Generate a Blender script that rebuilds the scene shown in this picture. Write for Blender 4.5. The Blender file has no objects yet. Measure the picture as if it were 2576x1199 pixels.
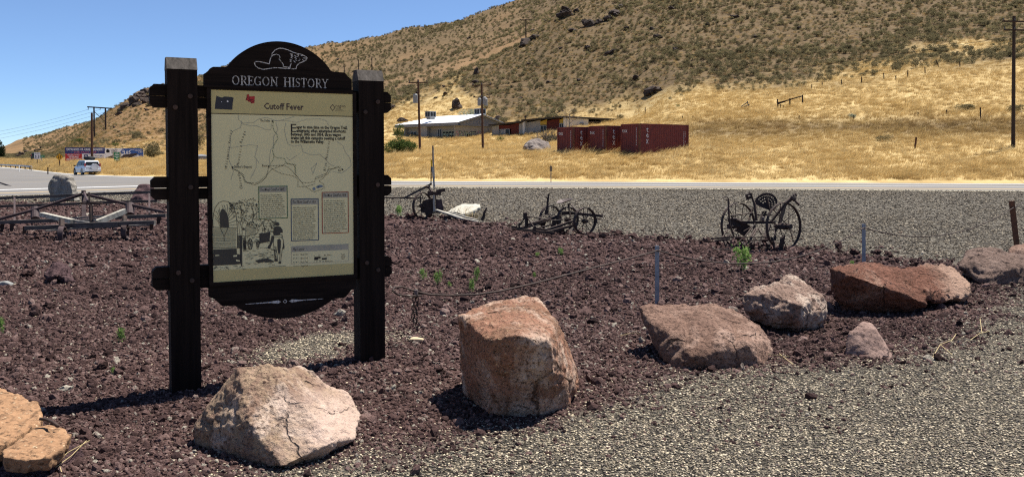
import bpy, bmesh, math, random
import numpy as np
from mathutils import Vector, Matrix, noise

random.seed(7); np.random.seed(7)
scn = bpy.context.scene
COL = scn.collection

# ------------------------------------------------------------------ camera, sky, sun, exposure
TILT = math.radians(2.2)
F = 2250.0            # focal length in photo units (photo taken as 2576 wide)
CX, CY = 1288.0, 489.0
EYE = Vector((0, 0, 1.65))
cd = bpy.data.cameras.new('camera')
cam = bpy.data.objects.new('camera', cd); COL.objects.link(cam)
cam.location = EYE; cam.rotation_euler = (math.radians(90) - TILT, 0, 0)
cd.sensor_width = 36; cd.lens = 36 * F / 2576; cd.shift_y = -(599.0 - CY) / 2576
cd.clip_start = 0.05; cd.clip_end = 9000
scn.camera = cam

SUN_EL = math.radians(66); SUN_AZ = math.radians(52)     # azimuth from +Y towards +X
w = bpy.data.worlds.new('World'); scn.world = w; w.use_nodes = True
wt = w.node_tree; wt.nodes.clear()
sky = wt.nodes.new('ShaderNodeTexSky'); sky.sky_type = 'NISHITA'; sky.sun_disc = False
sky.sun_elevation = SUN_EL; sky.sun_rotation = SUN_AZ
sky.altitude = 9000; sky.air_density = 2.0; sky.dust_density = 0.0; sky.ozone_density = 6.0
bg = wt.nodes.new('ShaderNodeBackground'); bg.inputs[1].default_value = 0.075
wo = wt.nodes.new('ShaderNodeOutputWorld')
hs_ = wt.nodes.new('ShaderNodeHueSaturation'); hs_.inputs['Saturation'].default_value = 0.95
wt.links.new(sky.outputs[0], hs_.inputs['Color']); wt.links.new(hs_.outputs[0], bg.inputs[0]); wt.links.new(bg.outputs[0], wo.inputs[0])

sd_ = bpy.data.lights.new('sun', 'SUN'); sd_.energy = 5.0; sd_.angle = math.radians(0.53); sd_.color = (1, 0.95, 0.87)
sun = bpy.data.objects.new('sun', sd_); COL.objects.link(sun)
SV = Vector((math.cos(SUN_EL) * math.sin(SUN_AZ), math.cos(SUN_EL) * math.cos(SUN_AZ), math.sin(SUN_EL)))
sun.rotation_euler = (-SV).to_track_quat('-Z', 'Y').to_euler(); sun.location = (20, 20, 60)

vs = scn.view_settings
vs.view_transform = 'Standard'; vs.look = 'None'; vs.gamma = 1; vs.use_curve_mapping = False
vs.exposure = 0.95

scn.cycles.use_denoising = False; scn.cycles.filter_width = 1.2

# ------------------------------------------------------------------ projection helpers (photo pixel -> place)
cT, sT = math.cos(TILT), math.sin(TILT)
def ray(px, py):
    xc = (px - CX) / F; yc = (CY - py) / F
    return Vector((xc, cT + yc * sT, -sT + yc * cT))
def P(px, py, d):
    r = ray(px, py); return EYE + r * (d / r.y)
def G(px, py, z=0.0):
    r = ray(px, py); return EYE + r * ((z - EYE.z) / r.z)
def gd(py, z=0.0): return G(CX, py, z).y
def proj(x, y, z):
    z = z - EYE.z
    f = y * cT - z * sT; u = y * sT + z * cT
    return CX + F * x / f, CY - F * u / f

# ------------------------------------------------------------------ materials
class NT:
    def __init__(s, name):
        s.m = bpy.data.materials.new(name); s.m.use_nodes = True
        s.t = s.m.node_tree; s.t.nodes.clear()
        s.out = s.t.nodes.new('ShaderNodeOutputMaterial')
    def n(s, typ, ins=None, **props):
        nd = s.t.nodes.new(typ)
        for k, v in props.items(): setattr(nd, k, v)
        for k, v in (ins or {}).items(): s.put(nd.inputs[k], v)
        return nd
    def put(s, inp, v):
        if isinstance(v, bpy.types.NodeSocket): s.t.links.new(v, inp)
        elif isinstance(v, bpy.types.Node): s.t.links.new(v.outputs[0], inp)
        else:
            if isinstance(v, (tuple, list)) and len(v) == 3 and len(getattr(inp, 'default_value', (0, 0, 0))) == 4: v = (*v, 1)
            inp.default_value = v
    def coord(s, kind='Object'): return s.n('ShaderNodeTexCoord').outputs[kind]
    def pos(s): return s.n('ShaderNodeNewGeometry').outputs['Position']
    def noise(s, vec, scale, detail=6, rough=.6, dist=0.0):
        return s.n('ShaderNodeTexNoise', {'Vector': vec, 'Scale': scale, 'Detail': detail, 'Roughness': rough, 'Distortion': dist}).outputs['Fac']
    def voro(s, vec, scale, out='Distance', feature='F1', rnd=1.0):
        return s.n('ShaderNodeTexVoronoi', {'Vector': vec, 'Scale': scale, 'Randomness': rnd}, feature=feature).outputs[out]
    def vmul(s, vec, k):
        return s.n('ShaderNodeVectorMath', {0: vec, 1: k}, operation='MULTIPLY').outputs[0]
    def ramp(s, fac, stops, interp='LINEAR'):
        nd = s.n('ShaderNodeValToRGB', {0: fac}); cr = nd.color_ramp; cr.interpolation = interp
        while len(cr.elements) < len(stops): cr.elements.new(.5)
        for e, (p, c) in zip(cr.elements, stops):
            e.position = p; e.color = (*c, 1) if len(c) == 3 else c
        return nd.outputs[0]
    def step(s, fac, a, b):
        return s.n('ShaderNodeMapRange', {0: fac, 1: a, 2: b}).outputs[0]
    def mix(s, f, a, b, mode='MIX'):
        nd = s.n('ShaderNodeMix', data_type='RGBA', blend_type=mode)
        s.put(nd.inputs[0], f); s.put(nd.inputs[6], a); s.put(nd.inputs[7], b); return nd.outputs[2]
    def math(s, op, a, b=0.0):
        nd = s.n('ShaderNodeMath', operation=op); s.put(nd.inputs[0], a); s.put(nd.inputs[1], b); return nd.outputs[0]
    def attr(s, name, typ='GEOMETRY', out='Fac'):
        return s.n('ShaderNodeAttribute', attribute_name=name, attribute_type=typ).outputs[out]
    def bump(s, h, strength=.5, dist=.02):
        return s.n('ShaderNodeBump', {'Height': h, 'Strength': strength, 'Distance': dist}).outputs[0]
    def bsdf(s, col, rough=.85, normal=None, spec=.25, metal=0.0):
        b = s.n('ShaderNodeBsdfPrincipled', {'Base Color': col, 'Roughness': rough, 'Metallic': metal})
        s.put(b.inputs['Specular IOR Level'], spec)
        if normal is not None: s.put(b.inputs['Normal'], normal)
        return b.outputs[0]
    def done(s, sh): s.t.links.new(sh, s.out.inputs[0]); return s.m

def flat(name, col, rough=.7, spec=.25, metal=0.0, var=.12, scale=6.0, bump=0.0, bscale=40):
    t = NT(name); v = t.coord()
    n = t.noise(v, scale, 5)
    lo = tuple(c * (1 - var) for c in col); hi = tuple(min(1, c * (1 + var)) for c in col)
    c = t.ramp(n, [(.3, lo), (.7, hi)])
    nm = t.bump(t.noise(v, bscale, 4), bump, .01) if bump else None
    return t.done(t.bsdf(c, rough, nm, spec, metal))

def rusty(name, dark, light, rough=.75):
    t = NT(name); v = t.coord()
    n = t.noise(v, 9, 8, .7); n2 = t.noise(v, 60, 4)
    c = t.ramp(n, [(.35, dark), (.7, light)])
    return t.done(t.bsdf(c, rough, t.bump(n2, .4, .004), .35))

def wood(name, a, b, rough=.75, axis=(1, 1, .06), scale=22, spec=.25):
    t = NT(name); v = t.vmul(t.coord(), axis)
    n = t.noise(v, scale, 7, .65, .4); n2 = t.noise(t.coord(), 3, 3)
    c = t.ramp(n, [(.32, a), (.68, b)])
    c = t.mix(t.step(n2, .3, .8), c, tuple(x * .7 for x in b), 'MIX') if False else c
    return t.done(t.bsdf(c, rough, t.bump(n, .5, .004), spec))

M = {}
M['iron'] = rusty('rusty_iron', (.016, .011, .010), (.075, .042, .030))
M['iron_purple'] = rusty('purple_weathered_iron', (.028, .017, .018), (.085, .055, .056))
M['iron_light'] = rusty('worn_iron', (.06, .045, .04), (.20, .155, .14), .55)
M['rust_orange'] = rusty('orange_rust', (.05, .02, .010), (.16, .06, .024))
M['steel'] = rusty('galvanised_steel', (.16, .18, .20), (.32, .34, .36), .5)
M['cable'] = rusty('rusty_cable', (.022, .014, .011), (.065, .038, .027))
M['stain'] = wood('dark_stained_timber', (.005, .0033, .0026), (.017, .0115, .0095), .8, (1, 1, .05), 26, .1)
M['stain_h'] = wood('dark_stained_board', (.005, .0033, .0026), (.0175, .012, .010), .8, (.06, .06, 1), 26, .1)
M['cap'] = wood('weathered_end_grain', (.030, .025, .021), (.115, .10, .088), .85, (1, 1, .25), 30)
M['pole'] = wood('brown_pole_wood', (.040, .020, .014), (.10, .052, .034), .8, (1, 1, .05), 9)
M['pole_dark'] = wood('dark_pole_wood', (.022, .015, .012), (.06, .04, .03), .8, (1, 1, .05), 9)
M['greywood'] = wood('grey_weathered_wood', (.07, .066, .06), (.22, .205, .19), .85, (1, 1, 1), 14)
M['darkwood'] = wood('dark_weathered_beam', (.035, .03, .027), (.12, .105, .095), .85, (.3, 1, 1), 18)
M['palewood'] = wood('pale_bleached_wood', (.18, .165, .135), (.46, .435, .37), .85, (1, 1, .5), 14)
M['white_paint'] = flat('white_paint', (.72, .72, .70), .6)
M['carving'] = None
M['yellow'] = flat('yellow_sign_paint', (.72, .36, .02), .5)
M['yellow_tip'] = flat('yellow_tip_paint', (.70, .40, .01), .6)
M['black'] = flat('black_print', (.012, .012, .012), .7)
M['green_sign'] = flat('green_sign_face', (.015, .20, .08), .5)
M['navy'] = flat('navy_print', (.04, .05, .17), .6)
M['blue'] = flat('blue_print', (.05, .12, .38), .6)
M['red_print'] = flat('red_print', (.52, .045, .05), .6)
M['pink_print'] = flat('pink_print', (.55, .16, .22), .6)
M['white_print'] = flat('white_print', (.86, .86, .86), .6, var=.03)
M['grey_print'] = flat('grey_print', (.42, .42, .44), .6)
M['brown_print'] = flat('brown_print', (.07, .05, .045), .6)
M['glass'] = flat('dark_glass', (.010, .012, .014), .25, .2)
M['tyre'] = flat('tyre_rubber', (.012, .012, .013), .8)
M['car_white'] = flat('white_car_paint', (.62, .65, .70), .22, .5, var=.03)
M['car_lamp'] = flat('red_tail_lamp', (.32, .012, .03), .25, .5)
M['car_dark'] = flat('dark_plastic', (.02, .02, .021), .6)
M['car_green'] = flat('dark_green_car_paint', (.02, .035, .03), .3, .5)
M['canvas'] = flat('black_canvas', (.012, .013, .015), .8, bump=.6, bscale=12)
M['grey_metal'] = flat('dull_grey_metal', (.22, .23, .24), .5)
M['sheet_grey'] = flat('grey_sheet_siding', (.17, .175, .185), .7)
M['white_roof'] = flat('white_metal_roof', (.88, .89, .90), .45, .4, var=.03)
M['cream_wall'] = flat('cream_wall_paint', (.26, .24, .20), .85, var=.1, scale=2)
M['block_wall'] = flat('grey_block_wall', (.30, .285, .26), .9, var=.1, scale=3)
M['pale_block'] = flat('pale_block_wall', (.55, .52, .47), .9, var=.08, scale=3)
M['red_panel'] = flat('dull_red_wall_panel', (.11, .022, .014), .8, scale=3)
M['ochre_panel'] = flat('ochre_wall_panel', (.46, .30, .05), .8, scale=3)
M['roof_tar'] = flat('weathered_tar_roof', (.045, .036, .028), .9, scale=3, var=.4)
M['window_frame'] = flat('pale_window_frame', (.50, .50, .48), .5)
M['graf_green'] = flat('pale_green_spray', (.36, .40, .27), .7)
M['graf_pink'] = flat('pink_spray', (.42, .16, .20), .7)
M['insulator'] = flat('insulator_grey', (.10, .09, .09), .4)

t = NT('worn_white_carving'); v = t.coord()
M['carving'] = t.done(t.bsdf(t.ramp(t.noise(v, 55, 6, .75), [(.38, (.06, .055, .05)), (.52, (.50, .50, .49))]), .8))
t = NT('sign_cream'); v = t.coord()
M['cream'] = t.done(t.bsdf(t.ramp(t.noise(v, 2.5, 5), [(.3, (.62, .58, .335)), (.7, (.67, .63, .375))]), .45, None, .25))
t = NT('sign_tan'); v = t.coord()
M['tan'] = t.done(t.bsdf(t.ramp(t.noise(v, 2.5, 5), [(.3, (.46, .40, .18)), (.7, (.51, .45, .21))]), .45, None, .25))
M['tan_grey'] = flat('sign_tan_grey', (.34, .33, .26), .5)
M['map_grey'] = flat('map_river_grey', (.26, .28, .26), .6)
M['map_blue'] = flat('map_lake_blue', (.16, .21, .26), .6)
M['ink'] = flat('engraving_ink', (.018, .016, .015), .6); M['ink_grey'] = flat('engraving_grey_ink', (.055, .052, .042), .6)
M['ink_soft'] = flat('soft_print_ink', (.05, .045, .042), .6)
M['map_green'] = flat('map_trail_green', (.02, .09, .04), .6)
M['red_box'] = flat('red_box_line', (.28, .05, .03), .6)
M['green_box'] = flat('green_box_line', (.04, .12, .06), .6)
M['blue_box'] = flat('blue_box_line', (.03, .06, .12), .6)
M['red_patch'] = flat('red_map_patch', (.36, .03, .03), .6)
M['slate'] = flat('dark_map_patch', (.035, .038, .045), .6)

# ------------------------------------------------------------------ mesh builder and object helpers
ORG = {}
class MB:
    def __init__(s): s.v = []; s.f = []; s.mi = []; s.cur = 0
    def add(s, vs_, fs):
        o = len(s.v); s.v += [tuple(v) for v in vs_]
        for f in fs: s.f.append(tuple(i + o for i in f)); s.mi.append(s.cur)
        return s
    def hexa(s, p):   # 8 corners: bottom 4 ccw, top 4 ccw
        return s.add(p, [(3, 2, 1, 0), (4, 5, 6, 7), (0, 1, 5, 4), (1, 2, 6, 5), (2, 3, 7, 6), (3, 0, 4, 7)])
    def box(s, c, ax, ay, az):   # centre and three half vectors
        c, ax, ay, az = map(Vector, (c, ax, ay, az))
        return s.hexa([c - ax - ay - az, c + ax - ay - az, c + ax + ay - az, c - ax + ay - az,
                       c - ax - ay + az, c + ax - ay + az, c + ax + ay + az, c - ax + ay + az])
    def bar(s, a, b, wd, ht, up=(0, 0, 1)):
        a, b = Vector(a), Vector(b); d = (b - a)
        u = Vector(up)
        if abs(d.normalized().dot(u.normalized())) > .97: u = Vector((0, 1, 0.05))
        x = d.cross(u).normalized() * (wd / 2); z = x.cross(d).normalized() * (ht / 2)
        return s.box((a + b) / 2, d / 2, x, z)
    def tube(s, pts, r, n=8, cap=True):
        pts = [Vector(p) for p in pts]; k = len(pts)
        rs = r if isinstance(r, (list, tuple)) else [r] * k
        vs_ = []; prev = None
        for i, p in enumerate(pts):
            t_ = (pts[min(i + 1, k - 1)] - pts[max(i - 1, 0)]).normalized()
            if prev is None:
                a = t_.orthogonal().normalized()
            else:
                a = (prev - t_ * prev.dot(t_)).normalized()
            prev = a; b = t_.cross(a)
            for j in range(n):
                q = 2 * math.pi * j / n
                vs_.append(p + (a * math.cos(q) + b * math.sin(q)) * rs[i])
        fs = []
        for i in range(k - 1):
            for j in range(n):
                fs.append((i * n + j, i * n + (j + 1) % n, (i + 1) * n + (j + 1) % n, (i + 1) * n + j))
        if cap: fs += [tuple(range(n))[::-1], tuple(range((k - 1) * n, k * n))]
        return s.add(vs_, fs)
    def prism(s, outline, fr, n0, n1):   # outline 2D, fr(a,b,n)->point
        k = len(outline)
        vs_ = [fr(a, b, n1) for a, b in outline] + [fr(a, b, n0) for a, b in outline]
        fs = [tuple(range(k)), tuple(range(2 * k - 1, k - 1, -1))]
        fs += [(i + k, (i + 1) % k + k, (i + 1) % k, i) for i in range(k)]
        return s.add(vs_, fs)
    def ring(s, c, axis, r_out, r_in, wd, n=32):
        c = Vector(c); ax = Vector(axis).normalized(); a = ax.orthogonal().normalized()
        up = Vector((0, 0, 1)) - ax * ax.z
        if up.length > .1: a = up.normalized()
        b = ax.cross(a); vs_ = []
        for j in range(n):
            q = 2 * math.pi * j / n; e = a * math.cos(q) + b * math.sin(q)
            for (rr, h) in ((r_out, -wd / 2), (r_out, wd / 2), (r_in, wd / 2), (r_in, -wd / 2)): vs_.append(c + e * rr + ax * h)
        fs = []
        for j in range(n):
            o, p = j * 4, ((j + 1) % n) * 4
            for i in range(4): fs.append((o + i, o + (i + 1) % 4, p + (i + 1) % 4, p + i))
        return s.add(vs_, fs)
    def build(s, name, m=None, parent=None, smooth=False, org=None, **props):
        me = bpy.data.meshes.new(name)
        if parent is not None: o0 = ORG[parent.name]
        elif org is not None: o0 = Vector(org)
        else:
            a = np.array(s.v); o0 = Vector(((a[:, 0].min() + a[:, 0].max()) / 2, (a[:, 1].min() + a[:, 1].max()) / 2, a[:, 2].min()))
        a = np.array(s.v, dtype=float) - np.array(o0)
        me.from_pydata([tuple(x) for x in a], [], s.f)
        ms = m if isinstance(m, (list, tuple)) else [m]
        for x in ms: me.materials.append(x)
        if len(ms) > 1: me.polygons.foreach_set('material_index', s.mi)
        if smooth: me.polygons.foreach_set('use_smooth', [True] * len(me.polygons))
        me.update()
        o = bpy.data.objects.new(name, me); COL.objects.link(o)
        if parent is not None: o.parent = parent
        else: o.location = o0
        ORG[o.name] = Vector(o0)
        for k, v in props.items(): o[k] = v
        return o

def link_mesh(name, me, loc=(0, 0, 0), parent=None, **props):
    o = bpy.data.objects.new(name, me); COL.objects.link(o)
    o.location = loc
    if parent is not None: o.parent = parent
    ORG[o.name] = Vector(loc)
    for k, v in props.items(): o[k] = v
    return o

def thing(name, loc, label, cat, group=None):
    o = bpy.data.objects.new(name, None); COL.objects.link(o); o.location = loc
    o.empty_display_size = .2
    ORG[o.name] = Vector(loc); o['label'] = label; o['category'] = cat
    if group: o['group'] = group
    return o

def copy_tree(o, parent=None):
    c = o.copy(); COL.objects.link(c); c.parent = parent
    for ch in o.children: copy_tree(ch, c)
    return c

_tc = {}
def text2d(s, size=1.0, align='LEFT', bold=0.0, spacing=1.0, shear=0.0):
    cu = bpy.data.curves.new('t', 'FONT'); cu.body = s; cu.size = size; cu.align_x = align
    cu.resolution_u = 1; cu.offset = bold * size * .5; cu.space_character = spacing; cu.shear = shear
    ob = bpy.data.objects.new('t', cu)
    me = bpy.data.meshes.new_from_object(ob)
    vs_ = [(v.co.x, v.co.y) for v in me.vertices]; fs = [tuple(p.vertices) for p in me.polygons]
    bpy.data.objects.remove(ob); bpy.data.curves.remove(cu); bpy.data.meshes.remove(me)
    return vs_, fs

def put_text(mb, s, fr, a0, b0, size, n, align='LEFT', bold=0.0, width=None, shear=0.0, rot=0.0, down=False):
    if down:
        for i, ch in enumerate(s): put_text(mb, ch, fr, a0, b0 - i * size * .8, size, n, 'CENTER', bold)
        return
    vs_, fs = text2d(s, size, 'LEFT', bold, shear=shear)
    if not vs_: return
    x0 = min(v[0] for v in vs_); x1 = max(v[0] for v in vs_)
    k = (width / (x1 - x0)) if width else 1.0
    off = {'LEFT': 0, 'CENTER': -(x1 - x0) * k / 2, 'RIGHT': -(x1 - x0) * k}[align]
    cr, sr = math.cos(rot), math.sin(rot)
    out = []
    for x, y in vs_:
        a = (x - x0) * k + off; b = y
        out.append(fr(a0 + a * cr - b * sr, b0 + a * sr + b * cr, n))
    mb.add(out, fs)

def stroke(mb, pts, wd, fr, n, closed=False):
    pts = [Vector((p[0], p[1])) for p in pts]
    if closed: pts = pts + [pts[0]]
    for i in range(len(pts) - 1):
        a, b = pts[i], pts[i + 1]; d = b - a
        if d.length < 1e-6: continue
        d.normalize(); q = Vector((-d.y, d.x)) * wd / 2; e = d * wd * .3
        mb.add([fr(*(a - q - e), n), fr(*(b - q + e), n), fr(*(b + q + e), n), fr(*(a + q - e), n)], [(0, 1, 2, 3)])

def rect(mb, a0, b0, a1, b1, fr, n):
    mb.add([fr(a0, b0, n), fr(a1, b0, n), fr(a1, b1, n), fr(a0, b1, n)], [(0, 1, 2, 3)])
def poly(mb, pts, fr, n):
    mb.add([fr(a, b, n) for a, b in pts], [tuple(range(len(pts)))])
def disc(mb, a, b, r, fr, n, k=8):
    poly(mb, [(a + r * math.cos(6.2832 * i / k), b + r * math.sin(6.2832 * i / k)) for i in range(k)], fr, n)

def frame(O, sdir, ndir):
    O, sdir, ndir = Vector(O), Vector(sdir), Vector(ndir)
    return lambda a, b, n: O + sdir * a + ndir * n + Vector((0, 0, b))
def on_plane(px, py, O, sdir, ndir, n):
    O, sdir, ndir = Vector(O), Vector(sdir), Vector(ndir)
    r = ray(px, py); q = O + ndir * n
    k = (q - EYE).dot(ndir) / r.dot(ndir); p = EYE + r * k - q
    return p.dot(sdir), p.z

def scatter(name, pts, rot, scl, tint, var, sources, **props):
    """one object of instanced pieces (geometry nodes); sources are meshes kept in an unlinked collection"""
    me = bpy.data.meshes.new(name); n = len(pts)
    me.vertices.add(n); me.vertices.foreach_set('co', np.asarray(pts, np.float32).ravel())
    for an, ty, key, arr in (('rot', 'FLOAT_VECTOR', 'vector', rot), ('scl', 'FLOAT_VECTOR', 'vector', scl), ('tint', 'FLOAT', 'value', tint), ('var', 'INT', 'value', var)):
        at = me.attributes.new(an, ty, 'POINT'); at.data.foreach_set(key, np.asarray(arr, np.int32 if ty == 'INT' else np.float32).ravel())
    o = bpy.data.objects.new(name, me); COL.objects.link(o)
    cl = bpy.data.collections.new(name + '_pieces')
    for i, sm in enumerate(sources):
        cl.objects.link(bpy.data.objects.new('%s_piece_%02d' % (name, i), sm))
    ng = bpy.data.node_groups.new(name, 'GeometryNodeTree')
    ng.interface.new_socket('Geometry', in_out='INPUT', socket_type='NodeSocketGeometry')
    ng.interface.new_socket('Geometry', in_out='OUTPUT', socket_type='NodeSocketGeometry')
    N = ng.nodes; L = ng.links
    gi = N.new('NodeGroupInput'); go = N.new('NodeGroupOutput')
    ci = N.new('GeometryNodeCollectionInfo'); ci.inputs['Collection'].default_value = cl
    ci.inputs['Separate Children'].default_value = True; ci.inputs['Reset Children'].default_value = True
    ip = N.new('GeometryNodeInstanceOnPoints'); ip.inputs['Pick Instance'].default_value = True
    def at(nm, ty):
        a = N.new('GeometryNodeInputNamedAttribute'); a.data_type = ty; a.inputs['Name'].default_value = nm
        return a.outputs['Attribute']
    L.new(gi.outputs[0], ip.inputs['Points']); L.new(ci.outputs[0], ip.inputs['Instance'])
    L.new(at('var', 'INT'), ip.inputs['Instance Index'])
    er = N.new('FunctionNodeEulerToRotation'); L.new(at('rot', 'FLOAT_VECTOR'), er.inputs[0]); L.new(er.outputs[0], ip.inputs['Rotation'])
    L.new(at('scl', 'FLOAT_VECTOR'), ip.inputs['Scale'])
    L.new(ip.outputs[0], go.inputs[0])
    md = o.modifiers.new('scatter', 'NODES'); md.node_group = ng
    o['kind'] = 'stuff'
    for k, v in props.items(): o[k] = v
    return o

def fbm(x, y, s, seed=0.0, octv=3):
    """fast vectorised value noise, numpy"""
    out = np.zeros_like(x, dtype=float); amp = 1.0; tot = 0
    for k in range(octv):
        fx = x / s + seed * 17.3; fy = y / s + seed * 9.1
        ix = np.floor(fx).astype(np.int64); iy = np.floor(fy).astype(np.int64); tx = fx - ix; ty = fy - iy
        tx = tx * tx * (3 - 2 * tx); ty = ty * ty * (3 - 2 * ty)
        def h(a, b):
            q = (a * 374761393 + b * 668265263 + int(seed * 1013) * 69069) & 0x7fffffff
            q = ((q ^ (q >> 13)) * 1274126177) & 0x7fffffff
            return (q ^ (q >> 16)) % 10007 / 10007.0
        out += amp * ((h(ix, iy) * (1 - tx) + h(ix + 1, iy) * tx) * (1 - ty) + (h(ix, iy + 1) * (1 - tx) + h(ix + 1, iy + 1) * tx) * ty)
        tot += amp; amp *= .5; s = s / 2
    return out / tot
# ------------------------------------------------------------------ the flat ground: pebbles, lava rock bed, chip gravel lot
def W2(pts): return [(G(x, y).x, G(x, y).y) for x, y in pts]
BED_FAR = [(-900, 507), (0, 508), (400, 511), (900, 532), (976, 541), (1150, 552), (1300, 572), (1400, 583), (1563, 588), (1650, 600), (1800, 606),
           (1900, 608), (2050, 622), (2200, 645), (2330, 655), (2450, 668), (2576, 690)]
BED_NEAR = [(2750, 690), (2640, 712), (2576, 735), (2470, 812), (2360, 868), (2260, 900), (2120, 912), (1960, 925), (1800, 938), (1690, 938),
            (1590, 962), (1500, 1000), (1400, 1045), (1250, 1075), (1100, 1100), (940, 1128), (860, 1160), (700, 1185), (560, 1200), (420, 1290), (-900, 1500)]
BED = np.array(W2(BED_FAR + BED_NEAR))
PATCH = np.array(W2([(610, 912), (660, 872), (740, 842), (850, 830), (960, 828), (1020, 840), (1035, 862), (985, 880), (905, 892), (885, 912), (790, 925), (680, 928)]))
PEB = np.array(W2([(380, 1320)] + BED_NEAR[::-1][1:] + [(3400, 640), (4200, 1400), (2000, 2600), (380, 2600)]))
def inside(poly_, x, y):
    r = np.zeros(x.shape, bool); n = len(poly_)
    for i in range(n):
        x0, y0 = poly_[i]; x1, y1 = poly_[(i + 1) % n]
        if y0 == y1: continue
        c = ((y0 > y) != (y1 > y)) & (x < (x1 - x0) * (y - y0) / (y1 - y0) + x0)
        r ^= c
    return r
def soft(poly_, x, y, rad, warp=.25):
    wx = x + (fbm(x, y, .7, 3) - .5) * 2 * warp * (1 + y * .04); wy = y + (fbm(x, y, .7, 5) - .5) * 2 * warp * (1 + y * .04)
    acc = np.zeros(x.shape)
    for k in range(9):
        q = 6.2832 * k / 8; rr = rad * (0 if k == 8 else 1) * (1 + y * .03)
        acc += inside(poly_, wx + rr * math.cos(q), wy + rr * math.sin(q))
    return acc / 9
def gz_np(x, y):
    bed = soft(BED, x, y, .25, .1)
    h = .09 * np.exp(-((x + 1.15) ** 2 + (y - 7.05) ** 2) / .8)
    h = h + bed * (.004 + .05 * (fbm(x, y, 1.6, 2) - .5) + .02 * (fbm(x, y, .35, 9) - .5))
    return h
def gz(x, y): return float(gz_np(np.array([x]), np.array([y]))[0])
def GG(px, py):   # photo pixel -> point on the flat ground
    z = 0.0
    for _ in range(4):
        p = G(px, py, z); z = gz(p.x, p.y)
    return Vector((p.x, p.y, z))

def grid_mesh(name, X, Y, Z, m, attrs=None, smooth=True, **props):
    r, c = X.shape; me = bpy.data.meshes.new(name)
    co = np.stack([X, Y, Z], -1).reshape(-1, 3).astype(np.float32)
    i = np.arange(r * c).reshape(r, c)
    q = np.stack([i[:-1, :-1], i[:-1, 1:], i[1:, 1:], i[1:, :-1]], -1).reshape(-1, 4)
    me.vertices.add(len(co)); me.vertices.foreach_set('co', co.ravel())
    me.loops.add(q.size); me.loops.foreach_set('vertex_index', q.ravel().astype(np.int32))
    me.polygons.add(len(q)); me.polygons.foreach_set('loop_start', np.arange(0, q.size, 4, dtype=np.int32))
    me.update(calc_edges=True); me.validate()
    if smooth: me.polygons.foreach_set('use_smooth', np.ones(len(me.polygons), bool))
    for k, a in (attrs or {}).items():
        at = me.attributes.new(k, 'FLOAT', 'POINT'); at.data.foreach_set('value', a.ravel().astype(np.float32))
    me.materials.append(m)
    return link_mesh(name, me, **props)

# ground material: three real ground covers mixed by where each lies
t = NT('gravel_ground'); pos = t.pos(); bed = t.attr('bed'); peb = t.attr('peb')
# far chip gravel: fine speckle of pale and dark chips
v1 = t.n('ShaderNodeSeparateColor', {0: t.voro(pos, 24, 'Color')}).outputs[0]; v3 = t.n('ShaderNodeSeparateColor', {0: t.voro(pos, 9, 'Color')}).outputs[1]; big = t.noise(pos, .35, 5, .6)
chip = t.ramp(t.math('ADD', t.math('MULTIPLY', v1, .55), t.math('MULTIPLY', v3, .45)), [(.14, (.016, .013, .011)), (.36, (.045, .039, .032)), (.56, (.088, .078, .064)), (.76, (.19, .172, .138)), (.92, (.36, .33, .27))])
chip = t.mix(t.step(big, .3, .8), chip, t.mix(.35, chip, (.065, .057, .047)))
# lava rock dust under the loose stones
s1 = t.noise(pos, 26, 6, .75); s2 = t.voro(pos, 38); s3 = t.noise(pos, 1.1, 4)
lava = t.ramp(s1, [(.3, (.022, .0125, .0115)), (.55, (.080, .046, .041)), (.75, (.165, .103, .09))])
lava = t.mix(t.step(s3, .5, .8), lava, (.095, .058, .050))
# pebble bedding
p1 = t.n('ShaderNodeSeparateColor', {0: t.voro(pos, 55, 'Color')}).outputs[0]
pebc = t.ramp(p1, [(0, (.014, .012, .010)), (.4, (.045, .039, .031)), (.7, (.11, .097, .073)), (1, (.24, .21, .16))])
c = t.mix(bed, t.mix(peb, chip, pebc), lava)
h = t.math('ADD', t.math('MULTIPLY', t.voro(pos, 34), 1.0), t.math('MULTIPLY', s1, .8))
M['ground'] = t.done(t.bsdf(c, .95, t.bump(h, .9, .03), .1))

cols = np.linspace(-700, 3300, 300); ds = np.concatenate([np.geomspace(1.6, 60, 300), np.geomspace(61, 420, 40)])
U = (cols - CX) / F
Yg = np.repeat(ds[:, None], len(cols), 1); Xg = Yg * U[None, :]
bedm = soft(BED, Xg, Yg, .12); pat = soft(PATCH, Xg, Yg, .12, .12)
bedm = bedm * (1 - pat)
pebm = soft(PEB, Xg, Yg, .2)
Zg = gz_np(Xg, Yg); Zg[Yg > 58] = 0
grid_mesh('gravel_ground', Xg, Yg, Zg, M['ground'], {'bed': bedm, 'peb': np.maximum(pebm * (1 - bedm), pat)}, kind='structure')

# the wide ground under everything, to the horizon
t = NT('dry_plain'); pos = t.pos()
M['plain'] = t.done(t.bsdf(t.ramp(t.noise(pos, .02, 6), [(.3, (.20, .14, .07)), (.7, (.34, .25, .12))]), .95))
mb = MB(); k = 64; R = 5000
mb.add([(0, 0, -.35)] + [(R * math.cos(6.2832 * i / k), R * math.sin(6.2832 * i / k), -.35) for i in range(k)], [(0, i + 1, (i + 1) % k + 1) for i in range(k)])
mb.build('plain_ground', M['plain'], org=(0, 0, 0), kind='structure')

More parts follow.
